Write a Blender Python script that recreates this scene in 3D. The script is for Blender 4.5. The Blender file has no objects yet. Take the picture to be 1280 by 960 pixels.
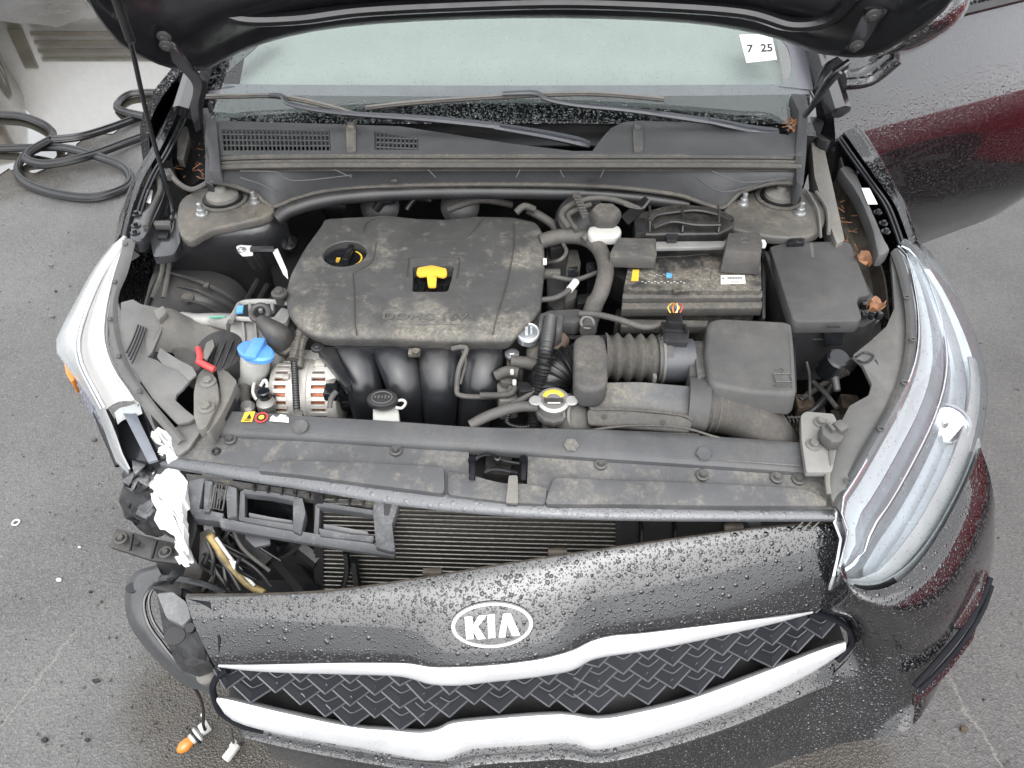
import bpy, bmesh, math, random
from mathutils import Vector, Matrix
random.seed(7)
R = math.radians
scn = bpy.context.scene
COL = scn.collection
# ------------------------------------------------------------------ camera
CAM = Vector((0.0, -0.65, 1.72)); PITCH = R(45.0); F = 924.0
cd = bpy.data.cameras.new('camera'); cam = bpy.data.objects.new('camera', cd); COL.objects.link(cam)
cam.location = CAM; cam.rotation_euler = (R(90) - PITCH, 0, 0)
cd.sensor_width = 36; cd.lens = F / 1280 * 36; cd.clip_start = 0.02; cd.clip_end = 400
scn.camera = cam
# ------------------------------------------------------------------ overcast daylight
SUN_EL, SUN_AZ = R(56), R(176)
w = bpy.data.worlds.new("World"); scn.world = w; w.use_nodes = True
nt = w.node_tree; nt.nodes.clear()
out = nt.nodes.new('ShaderNodeOutputWorld'); bg = nt.nodes.new('ShaderNodeBackground')
sky = nt.nodes.new('ShaderNodeTexSky'); sky.sky_type = 'NISHITA'; sky.sun_disc = False
sky.sun_elevation = SUN_EL; sky.sun_rotation = SUN_AZ; sky.dust_density = 4; sky.air_density = 1
hs = nt.nodes.new('ShaderNodeHueSaturation'); hs.inputs['Saturation'].default_value = 0.10
tc = nt.nodes.new('ShaderNodeTexCoord'); nz = nt.nodes.new('ShaderNodeTexNoise'); nz.inputs['Scale'].default_value = 1.8; nz.inputs['Detail'].default_value = 4
mr = nt.nodes.new('ShaderNodeMapRange'); mr.inputs['From Min'].default_value = .3; mr.inputs['From Max'].default_value = .7
mr.inputs['To Min'].default_value = .75; mr.inputs['To Max'].default_value = 1.2
mx = nt.nodes.new('ShaderNodeMix'); mx.data_type = 'RGBA'; mx.blend_type = 'MULTIPLY'; mx.inputs['Factor'].default_value = 1
nt.links.new(tc.outputs['Generated'], nz.inputs['Vector']); nt.links.new(nz.outputs['Fac'], mr.inputs['Value'])
cl_ = nt.nodes.new('ShaderNodeMix'); cl_.data_type = 'RGBA'; cl_.inputs['Factor'].default_value = .72; cl_.inputs[7].default_value = (3.06, 3.16, 3.3, 1)   # cloud deck over the clear sky
nt.links.new(sky.outputs[0], hs.inputs['Color']); nt.links.new(hs.outputs[0], cl_.inputs[6]); nt.links.new(cl_.outputs[2], mx.inputs[6]); nt.links.new(mr.outputs[0], mx.inputs[7])
nt.links.new(mx.outputs[2], bg.inputs['Color']); bg.inputs['Strength'].default_value = 0.15
nt.links.new(bg.outputs[0], out.inputs['Surface'])
sl = bpy.data.lights.new('sun', 'SUN'); sl.energy = .5; sl.angle = R(75); sl.color = (1, .98, .95)
so = bpy.data.objects.new('sun', sl); COL.objects.link(so)
# direction matches the sky's sun
sd = Vector((math.sin(SUN_AZ) * math.cos(SUN_EL), math.cos(SUN_AZ) * math.cos(SUN_EL), math.sin(SUN_EL)))
so.rotation_euler = sd.to_track_quat('Z', 'Y').to_euler(); so.location = sd * 20
scn.view_settings.view_transform = 'Standard'; scn.view_settings.look = 'None'
scn.view_settings.exposure = 2.22; scn.view_settings.gamma = 1
try:
    scn.cycles.use_denoising = True; scn.cycles.max_bounces = 6; scn.cycles.transparent_max_bounces = 12
    scn.cycles.glossy_bounces = 4; scn.cycles.transmission_bounces = 6; scn.cycles.caustics_reflective = False; scn.cycles.caustics_refractive = False
except Exception: pass

# ------------------------------------------------------------------ measuring helpers
FW = Vector((0, math.cos(PITCH), -math.sin(PITCH))); UP = Vector((0, math.sin(PITCH), math.cos(PITCH)))
def ray(px, py): return FW + Vector(((px - 640) / F, 0, 0)) + UP * ((480 - py) / F)
def P(px, py, z):
    d = ray(px, py); t = (z - CAM.z) / d.z; return CAM + d * t
def PY(px, py, y):
    d = ray(px, py); return CAM + d * ((y - CAM.y) / d.y)
def PD(px, py, dep): return CAM + ray(px, py) * dep
def L(pts, z=None): return [P(p[0], p[1], p[2] if len(p) > 2 else z) for p in pts]
class Plane:
    def __init__(s, a, b, c):
        s.o = P(*a); s.n = (P(*b) - s.o).cross(P(*c) - s.o).normalized()
        if s.n.dot(CAM - s.o) < 0: s.n = -s.n
    def at(s, px, py, off=0):
        d = ray(px, py); t = (s.o + s.n * off - CAM).dot(s.n) / d.dot(s.n); return CAM + d * t
def edge(e, px):
    """smooth value of a measured edge at a column"""
    n = len(e)
    if px <= e[0][0]: i = 0
    elif px >= e[-1][0]: i = n - 2
    else: i = max(k for k in range(n - 1) if e[k][0] <= px)
    a, b = e[i], e[i + 1]; t = (px - a[0]) / (b[0] - a[0]); t = min(1, max(0, t))
    def m(k, c):
        lo, hi = max(0, k - 1), min(n - 1, k + 1); return (e[hi][c] - e[lo][c]) / (e[hi][0] - e[lo][0])
    r = [px]
    for c in (1, 2):
        h = b[0] - a[0]; t2, t3 = t * t, t * t * t
        r.append((2*t3-3*t2+1)*a[c] + (t3-2*t2+t)*h*m(i, c) + (-2*t3+3*t2)*b[c] + (t3-t2)*h*m(i+1, c))
    return tuple(r)
def cr(pts, sub, closed=False):
    """Catmull-Rom through points"""
    pts = [Vector(p) for p in pts]; n = len(pts)
    if sub <= 1 or n < 3: return pts
    o = []
    for i in range(n if closed else n - 1):
        g = lambda k: pts[k % n] if closed else pts[min(n - 1, max(0, k))]
        a, b, c, d = g(i - 1), g(i), g(i + 1), g(i + 2)
        for s in range(sub):
            t = s / sub; t2 = t * t; t3 = t2 * t
            o.append(.5 * ((2 * b) + (c - a) * t + (2*a - 5*b + 4*c - d) * t2 + (3*b - a - 3*c + d) * t3))
    if not closed: o.append(pts[-1])
    return o
def rnd(pts, r, n=3):
    """round the corners of a closed outline"""
    o = []; N = len(pts)
    for i in range(N):
        a, b, c = Vector(pts[i - 1]), Vector(pts[i]), Vector(pts[(i + 1) % N])
        u, v = a - b, c - b; rr = min(r, u.length * .45, v.length * .45)
        p, q = b + u.normalized() * rr, b + v.normalized() * rr
        for k in range(n + 1):
            t = k / n; o.append(p * (1-t)**2 + b * 2*t*(1-t) + q * t*t)
    return o
def resamp(pts, n):
    pts = [Vector(p) for p in pts]; d = [0]
    for a, b in zip(pts, pts[1:]): d.append(d[-1] + (b - a).length)
    o = []; k = 0
    for i in range(n):
        s = d[-1] * i / (n - 1)
        while k < len(pts) - 2 and d[k + 1] < s: k += 1
        t = (s - d[k]) / max(1e-9, d[k + 1] - d[k]); o.append(pts[k].lerp(pts[k + 1], min(1, max(0, t))))
    return o
def frame(d):
    d = d.normalized(); a = Vector((0, 0, 1)) if abs(d.z) < .9 else Vector((0, 1, 0))
    x = a.cross(d).normalized(); return x, d.cross(x), d

class MB:
    def __init__(s): s.v = []; s.f = []
    def add(s, v, f):
        o = len(s.v); s.v += [Vector(p) for p in v]; s.f += [tuple(i + o for i in q) for q in f]; return s
    def from_bm(s, bm):
        bm.verts.index_update(); s.add([v.co.copy() for v in bm.verts], [[v.index for v in f.verts] for f in bm.faces]); bm.free(); return s
    def prism(s, top, h=.01, bev=0, seg=2, bot=None, ang=35, down=None):
        n = len(top); top = [Vector(p) for p in top]
        dn = Vector(down) if down else Vector((0, 0, -h))
        b = [Vector(p) for p in bot] if bot else [p + dn for p in top]
        bm = bmesh.new(); tv = [bm.verts.new(p) for p in top]; bv = [bm.verts.new(p) for p in b]
        bm.faces.new(tv); bm.faces.new(bv[::-1])
        for i in range(n): bm.faces.new((tv[i], bv[i], bv[(i + 1) % n], tv[(i + 1) % n]))
        bmesh.ops.recalc_face_normals(bm, faces=bm.faces)
        if bev:
            es = [e for e in bm.edges if e.calc_face_angle(0) > R(ang)]
            bmesh.ops.bevel(bm, geom=es, offset=bev, segments=seg, profile=.5, affect='EDGES', clamp_overlap=True)
        return s.from_bm(bm)
    def box(s, c, size, rot=None, bev=0, seg=2):
        bm = bmesh.new(); bmesh.ops.create_cube(bm, size=1)
        for v in bm.verts: v.co = Vector((v.co.x * size[0], v.co.y * size[1], v.co.z * size[2]))
        if bev: bmesh.ops.bevel(bm, geom=bm.edges[:], offset=bev, segments=seg, profile=.5, affect='EDGES', clamp_overlap=True)
        m = rot if rot is not None else Matrix.Identity(3)
        for v in bm.verts: v.co = m @ v.co + Vector(c)
        return s.from_bm(bm)
    def sheet(s, rows, th=.003, sr=1, sc=1, side=1):
        g = [cr(r, sc) for r in rows]; nc = len(g[0])
        cols = [cr([g[i][j] for i in range(len(g))], sr) for j in range(nc)]
        nr = len(cols[0]); G = [[cols[j][i] for j in range(nc)] for i in range(nr)]
        def nrm(i, j):
            a = G[min(nr-1, i+1)][j] - G[max(0, i-1)][j]; b = G[i][min(nc-1, j+1)] - G[i][max(0, j-1)]
            n = a.cross(b); return n.normalized() if n.length > 1e-12 else Vector((0, 0, 1))
        V = [p for r in G for p in r]; N = [nrm(i, j) for i in range(nr) for j in range(nc)]
        # thickness goes away from the viewer's side
        sgn = 1 if sum(n.dot(CAM - p) for n, p in zip(N, V)) < 0 else -1
        B = [p + n * th * sgn * side for p, n in zip(V, N)]; K = len(V); f = []
        for i in range(nr - 1):
            for j in range(nc - 1):
                a = i*nc + j; f.append((a, a+1, a+nc+1, a+nc)); f.append((a+K, a+nc+K, a+nc+1+K, a+1+K))
        for i in range(nr - 1):
            for j in (0, nc - 1):
                a = i*nc + j; b = a + nc; f.append((a, b, b+K, a+K) if j == 0 else (b, a, a+K, b+K))
        for j in range(nc - 1):
            for i in (0, nr - 1):
                a = i*nc + j; b = a + 1; f.append((b, a, a+K, b+K) if i == 0 else (a, b, b+K, a+K))
        return s.add(V + B, f)
    def tube(s, pts, r, seg=10, sub=5, rib=None, flat=1.0, cap=True, closed=False):
        """swept tube; r number or list; rib=(pitch, depth) makes corrugations"""
        n0 = len(pts); P_ = cr(pts, sub, closed); rl = r if isinstance(r, (list, tuple)) else None
        tot = sum((b - a).length for a, b in zip(P_, P_[1:]))
        if rib: 
            m = max(8, int(tot / rib[0]) * 6); P2 = resamp(P_, m)
        else: m = len(P_); P2 = P_
        rings = []; x = None; d_ = 0
        for i, p in enumerate(P2):
            a = P2[i - 1] if i or closed else p; b = P2[(i + 1) % len(P2)] if (i < len(P2) - 1 or closed) else p
            d = (b - a).normalized()
            if x is None: x, y, _ = frame(d)
            else: x = (x - d * x.dot(d)).normalized(); y = d.cross(x)
            if i: d_ += (p - P2[i - 1]).length
            t = i / max(1, len(P2) - 1)
            if rl:
                q = t * (len(rl) - 1); k = min(len(rl) - 2, int(q)); rr = rl[k] + (rl[k + 1] - rl[k]) * (q - k)
            else: rr = r
            if rib: rr -= rib[1] * (.5 - .5 * math.cos(2 * math.pi * (i % 6) / 6))
            rings.append([p + x * math.cos(6.28318 * k / seg) * rr + y * math.sin(6.28318 * k / seg) * rr * flat for k in range(seg)])
        f = []; M = len(rings)
        for i in range(M if closed else M - 1):
            for k in range(seg):
                a = i * seg; b = ((i + 1) % M) * seg; f.append((a + k, a + (k+1) % seg, b + (k+1) % seg, b + k))
        if cap and not closed:
            f.append(tuple(range(seg))[::-1]); f.append(tuple((M - 1) * seg + k for k in range(seg)))
        return s.add([p for r_ in rings for p in r_], f)
    def lathe(s, prof, o, axis=(0, 0, 1), seg=24, sx=1, sy=1, spin=0, lobes=None):
        x, y, z = frame(Vector(axis)); o = Vector(o)
        if spin: x, y = x * math.cos(spin) + y * math.sin(spin), y * math.cos(spin) - x * math.sin(spin)
        V = []; f = []
        for r_, h in prof:
            for k in range(seg):
                a = 6.28318 * k / seg; q = r_ * (1 + (lobes[1] * math.cos(lobes[0] * a) if lobes else 0))
                V.append(o + x * math.cos(a) * q * sx + y * math.sin(a) * q * sy + z * h)
        for i in range(len(prof) - 1):
            for k in range(seg):
                a = i * seg; b = a + seg; f.append((a + k, a + (k+1) % seg, b + (k+1) % seg, b + k))
        f.append(tuple(range(seg))[::-1]); f.append(tuple((len(prof) - 1) * seg + k for k in range(seg)))
        return s.add(V, f)
    def torus(s, c, R_, r_, axis=(0, 0, 1), sx=1, sy=1, seg=32, a0=0, a1=6.28318, flat=1):
        x, y, z = frame(Vector(axis)); c = Vector(c); full = abs(a1 - a0) > 6.28
        n = seg if full else seg + 1
        pts = [c + x * R_ * sx * math.cos(a0 + (a1 - a0) * k / seg) + y * R_ * sy * math.sin(a0 + (a1 - a0) * k / seg) for k in range(n)]
        return s.tube(pts, r_, 8, 1, closed=full, flat=flat)
    def text(s, t, o, xd, yd, size, ext=.0006, off=0, spacing=1.0, align='CENTER', ys=1):
        c = bpy.data.curves.new('t', 'FONT'); c.body = t; c.size = 1; c.extrude = 0; c.offset = off; c.space_character = spacing
        c.align_x = align; c.align_y = 'CENTER'; c.resolution_u = 3
        ob = bpy.data.objects.new('t', c); COL.objects.link(ob)
        dg = bpy.context.evaluated_depsgraph_get(); dg.update(); me = bpy.data.meshes.new_from_object(ob.evaluated_get(dg))
        xd, yd = Vector(xd).normalized() * size, Vector(yd).normalized() * size * ys; zd = xd.cross(yd).normalized()
        V = [Vector(o) + xd * v.co.x + yd * v.co.y for v in me.vertices]; Fc = [tuple(p.vertices) for p in me.polygons]
        bpy.data.objects.remove(ob); bpy.data.curves.remove(c); bpy.data.meshes.remove(me)
        bm = bmesh.new(); bv = [bm.verts.new(v) for v in V]
        for q in Fc:
            try: bm.faces.new([bv[i] for i in q])
            except ValueError: pass
        r = bmesh.ops.extrude_face_region(bm, geom=bm.faces[:])
        bmesh.ops.translate(bm, vec=zd * ext, verts=[e for e in r['geom'] if isinstance(e, bmesh.types.BMVert)])
        bmesh.ops.recalc_face_normals(bm, faces=bm.faces)
        return s.from_bm(bm)
    def bolt(s, c, r_=.007, h=.006, axis=(0, 0, 1), washer=True):
        c = Vector(c)
        if washer: s.lathe([(r_*1.7, -.004), (r_*1.7, .0012), (r_*1.5, .002)], c, axis, 16)
        s.lathe([(r_, 0), (r_, h*.85), (r_*.85, h)], c, axis, 6); return s

def build(name, mb, m, parent=None, smooth=38, fix=False, bevel=0):
    me = bpy.data.meshes.new(name); me.from_pydata([tuple(v) for v in mb.v], [], mb.f)
    if fix or bevel:
        bm = bmesh.new(); bm.from_mesh(me)
        if bevel: bmesh.ops.remove_doubles(bm, verts=bm.verts, dist=1e-5)
        bmesh.ops.recalc_face_normals(bm, faces=bm.faces); bm.to_mesh(me); bm.free()
    me.materials.append(m); o = bpy.data.objects.new(name, me); COL.objects.link(o)
    if smooth:
        me.polygons.foreach_set('use_smooth', [True] * len(me.polygons)); me.set_sharp_from_angle(angle=R(smooth))
    if parent: o.parent = parent
    return o
def cut(o, mb, op='DIFFERENCE'):
    me = bpy.data.meshes.new('c'); me.from_pydata([tuple(v) for v in mb.v], [], mb.f)
    bm = bmesh.new(); bm.from_mesh(me); bmesh.ops.recalc_face_normals(bm, faces=bm.faces); bm.to_mesh(me); bm.free()
    c = bpy.data.objects.new('c', me); COL.objects.link(c)
    md = o.modifiers.new('b', 'BOOLEAN'); md.operation = op; md.solver = 'EXACT'; md.object = c
    dg = bpy.context.evaluated_depsgraph_get(); dg.update()
    nm = bpy.data.meshes.new_from_object(o.evaluated_get(dg)); o.modifiers.clear()
    old = o.data; n = old.name; o.data = nm; bpy.data.meshes.remove(old); nm.name = n
    nm.polygons.foreach_set('use_smooth', [True] * len(nm.polygons)); nm.set_sharp_from_angle(angle=R(38))
    bpy.data.objects.remove(c); bpy.data.meshes.remove(me); return o
def tag(o, label=None, cat=None, group=None, kind=None):
    if label: o['label'] = label
    if cat: o['category'] = cat
    if group: o['group'] = group
    if kind: o['kind'] = kind
    return o
def empty(name, loc=(0, 0, 0), parent=None):
    o = bpy.data.objects.new(name, None); COL.objects.link(o); o.location = loc; o.empty_display_size = .1
    if parent: o.parent = parent
    return o

# ------------------------------------------------------------------ materials
def mat(name, col, rough=.5, metal=0, dust=0, dcol=(.24, .20, .155), bump=0, bscale=300, drops=0, dscale=110, coat=0,
        var=.15, vscale=14, spec=.5, dlo=.42, dhi=.68, trans=0, alpha=1, wet=0):
    kf = .68 if max(col) < .5 else .85
    col = tuple(c * kf for c in col); dcol = tuple(c * .9 for c in dcol)     # base and dust colours scaled down evenly
    m = bpy.data.materials.new(name); m.use_nodes = True; n = m.node_tree.nodes; l = m.node_tree.links
    b = n['Principled BSDF']; b.inputs['Metallic'].default_value = metal; b.inputs['Roughness'].default_value = rough
    b.inputs['Specular IOR Level'].default_value = spec; b.inputs['Coat Weight'].default_value = coat
    b.inputs['Coat Roughness'].default_value = .03; b.inputs['Transmission Weight'].default_value = trans
    tc = n.new('ShaderNodeTexCoord')
    def noise(sc, det=4, rg=.6):
        q = n.new('ShaderNodeTexNoise'); q.inputs['Scale'].default_value = sc; q.inputs['Detail'].default_value = det
        q.inputs['Roughness'].default_value = rg; l.new(tc.outputs['Object'], q.inputs['Vector']); return q.outputs['Fac']
    def mrange(v, a, b_, c, d):
        q = n.new('ShaderNodeMapRange'); l.new(v, q.inputs['Value'])
        for k, x in zip(('From Min', 'From Max', 'To Min', 'To Max'), (a, b_, c, d)): q.inputs[k].default_value = x
        return q.outputs[0]
    def mth(op, a, b_):
        q = n.new('ShaderNodeMath'); q.operation = op
        for k, x in ((0, a), (1, b_)):
            if isinstance(x, (int, float)): q.inputs[k].default_value = x
            else: l.new(x, q.inputs[k])
        return q.outputs[0]
    def mixc(f, a, b_):
        q = n.new('ShaderNodeMix'); q.data_type = 'RGBA'
        if isinstance(f, (int, float)): q.inputs['Factor'].default_value = f
        else: l.new(f, q.inputs['Factor'])
        for k, x in ((6, a), (7, b_)):
            if isinstance(x, tuple): q.inputs[k].default_value = (*x[:3], 1)
            else: l.new(x, q.inputs[k])
        return q.outputs[2]
    lo = tuple(c * (1 - var) for c in col); hi = tuple(min(1, c * (1 + var)) for c in col)
    c = mixc(mrange(noise(vscale, 6), .35, .65, 0, 1), lo, hi)
    rough_s = None
    if dust:
        patch = mth('MAXIMUM', mth('MULTIPLY', mrange(noise(5, 9, .7), dlo, dhi, 0, 1), mrange(noise(60, 5, .75), .35, .6, .35, 1)), mrange(noise(31, 6, .75), dlo + .06, dhi + .05, 0, .5)); fine = mrange(noise(170, 4, .7), .35, .65, .25, 1)
        gn = n.new('ShaderNodeNewGeometry'); sx = n.new('ShaderNodeSeparateXYZ'); l.new(gn.outputs['Normal'], sx.inputs[0])
        upf = mrange(sx.outputs['Z'], -.1, .8, .35, 1)
        d = mth('MULTIPLY', mth('MULTIPLY', patch, fine), mth('MULTIPLY', upf, dust))
        c = mixc(d, c, dcol); rough_s = mrange(d, 0, .5, rough, .9)
    if drops:
        dr = []
        for sc, th in ((dscale * .8, .4), (dscale * 1.5, .08), (dscale * 2.5, .05)):
            v = n.new('ShaderNodeTexVoronoi'); v.inputs['Scale'].default_value = sc; v.inputs['Randomness'].default_value = 1
            l.new(tc.outputs['Object'], v.inputs['Vector']); sp = n.new('ShaderNodeSeparateColor'); l.new(v.outputs['Color'], sp.inputs[0])
            rad = mrange(sp.outputs[0], 0, 1, .12, .46)
            dome = mth('SUBTRACT', 1.0, mth('DIVIDE', v.outputs['Distance'], rad)); dome = mth('MAXIMUM', dome, 0)
            dome = mth('POWER', dome, .5); dome = mth('MULTIPLY', dome, mrange(sp.outputs[1], th, th + .02, 0, 1))
            dr.append(mth('MULTIPLY', dome, 110 / sc))
        h = mth('MAXIMUM', mth('MAXIMUM', dr[0], dr[1]), dr[2])
        bp = n.new('ShaderNodeBump'); bp.inputs['Strength'].default_value = drops; bp.inputs['Distance'].default_value = .003
        l.new(h, bp.inputs['Height']); l.new(bp.outputs[0], b.inputs['Normal']); 
        if coat: l.new(bp.outputs[0], b.inputs['Coat Normal'])
    elif bump:
        bp = n.new('ShaderNodeBump'); bp.inputs['Strength'].default_value = bump; bp.inputs['Distance'].default_value = .001
        l.new(noise(bscale, 5, .7), bp.inputs['Height']); l.new(bp.outputs[0], b.inputs['Normal'])
    l.new(c, b.inputs['Base Color'])
    if rough_s is not None: l.new(rough_s, b.inputs['Roughness'])
    else:
        l.new(mrange(noise(vscale * 2, 5), .3, .7, max(0, rough - .06), rough + .08), b.inputs['Roughness'])
    return m
def thin_glass(name, tint=(.95, .97, .96), k=1.0, rough=.02, haze=0.0, drops=0):
    m = bpy.data.materials.new(name); m.use_nodes = True; n = m.node_tree.nodes; l = m.node_tree.links; n.clear()
    o = n.new('ShaderNodeOutputMaterial'); mx = n.new('ShaderNodeMixShader'); tr = n.new('ShaderNodeBsdfTransparent'); gl = n.new('ShaderNodeBsdfGlossy')
    fr = n.new('ShaderNodeFresnel'); fr.inputs['IOR'].default_value = 1.5; ma = n.new('ShaderNodeMath'); ma.operation = 'MULTIPLY'; ma.inputs[1].default_value = k; ma.use_clamp = True
    tr.inputs[0].default_value = (*tint, 1); gl.inputs['Roughness'].default_value = rough
    ge = n.new('ShaderNodeNewGeometry'); cl = n.new('ShaderNodeMath'); cl.operation = 'MULTIPLY'; cl.use_clamp = True
    b2 = n.new('ShaderNodeMath'); b2.operation = 'LESS_THAN'; b2.inputs[1].default_value = .5; l.new(ge.outputs['Backfacing'], b2.inputs[0]); l.new(fr.outputs[0], ma.inputs[0]); l.new(ma.outputs[0], cl.inputs[0]); l.new(b2.outputs[0], cl.inputs[1]); l.new(cl.outputs[0], mx.inputs[0]); l.new(gl.outputs[0], mx.inputs[2])
    if haze:
        df = n.new('ShaderNodeBsdfDiffuse'); df.inputs[0].default_value = (.8, .82, .82, 1); m2 = n.new('ShaderNodeMixShader'); m2.inputs[0].default_value = haze
        l.new(tr.outputs[0], m2.inputs[1]); l.new(df.outputs[0], m2.inputs[2]); l.new(m2.outputs[0], mx.inputs[1])
    else: l.new(tr.outputs[0], mx.inputs[1])
    l.new(mx.outputs[0], o.inputs[0])
    if drops:
        tc = n.new('ShaderNodeTexCoord'); v = n.new('ShaderNodeTexVoronoi'); v.inputs['Scale'].default_value = 120; l.new(tc.outputs['Object'], v.inputs['Vector'])
        sp = n.new('ShaderNodeSeparateColor'); l.new(v.outputs['Color'], sp.inputs[0])
        g = n.new('ShaderNodeMath'); g.operation = 'GREATER_THAN'; g.inputs[1].default_value = .6; l.new(sp.outputs[0], g.inputs[0])
        q = n.new('ShaderNodeMapRange'); q.inputs['From Min'].default_value = 0; q.inputs['From Max'].default_value = .28; q.inputs['To Min'].default_value = 1; q.inputs['To Max'].default_value = 0
        l.new(v.outputs['Distance'], q.inputs['Value']); mm = n.new('ShaderNodeMath'); mm.operation = 'MULTIPLY'; l.new(q.outputs[0], mm.inputs[0]); l.new(g.outputs[0], mm.inputs[1])
        bp = n.new('ShaderNodeBump'); bp.inputs['Strength'].default_value = drops; bp.inputs['Distance'].default_value = .003; l.new(mm.outputs[0], bp.inputs['Height'])
        l.new(bp.outputs[0], gl.inputs['Normal']); l.new(bp.outputs[0], fr.inputs['Normal'])
        tm = n.new('ShaderNodeMix'); tm.data_type = 'RGBA'; tm.inputs[6].default_value = (*tint, 1); tm.inputs[7].default_value = tuple(c * .62 for c in tint) + (1,); l.new(mm.outputs[0], tm.inputs['Factor']); l.new(tm.outputs[2], tr.inputs[0])  # refraction in the drops painted as a darker tint
    return m
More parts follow.
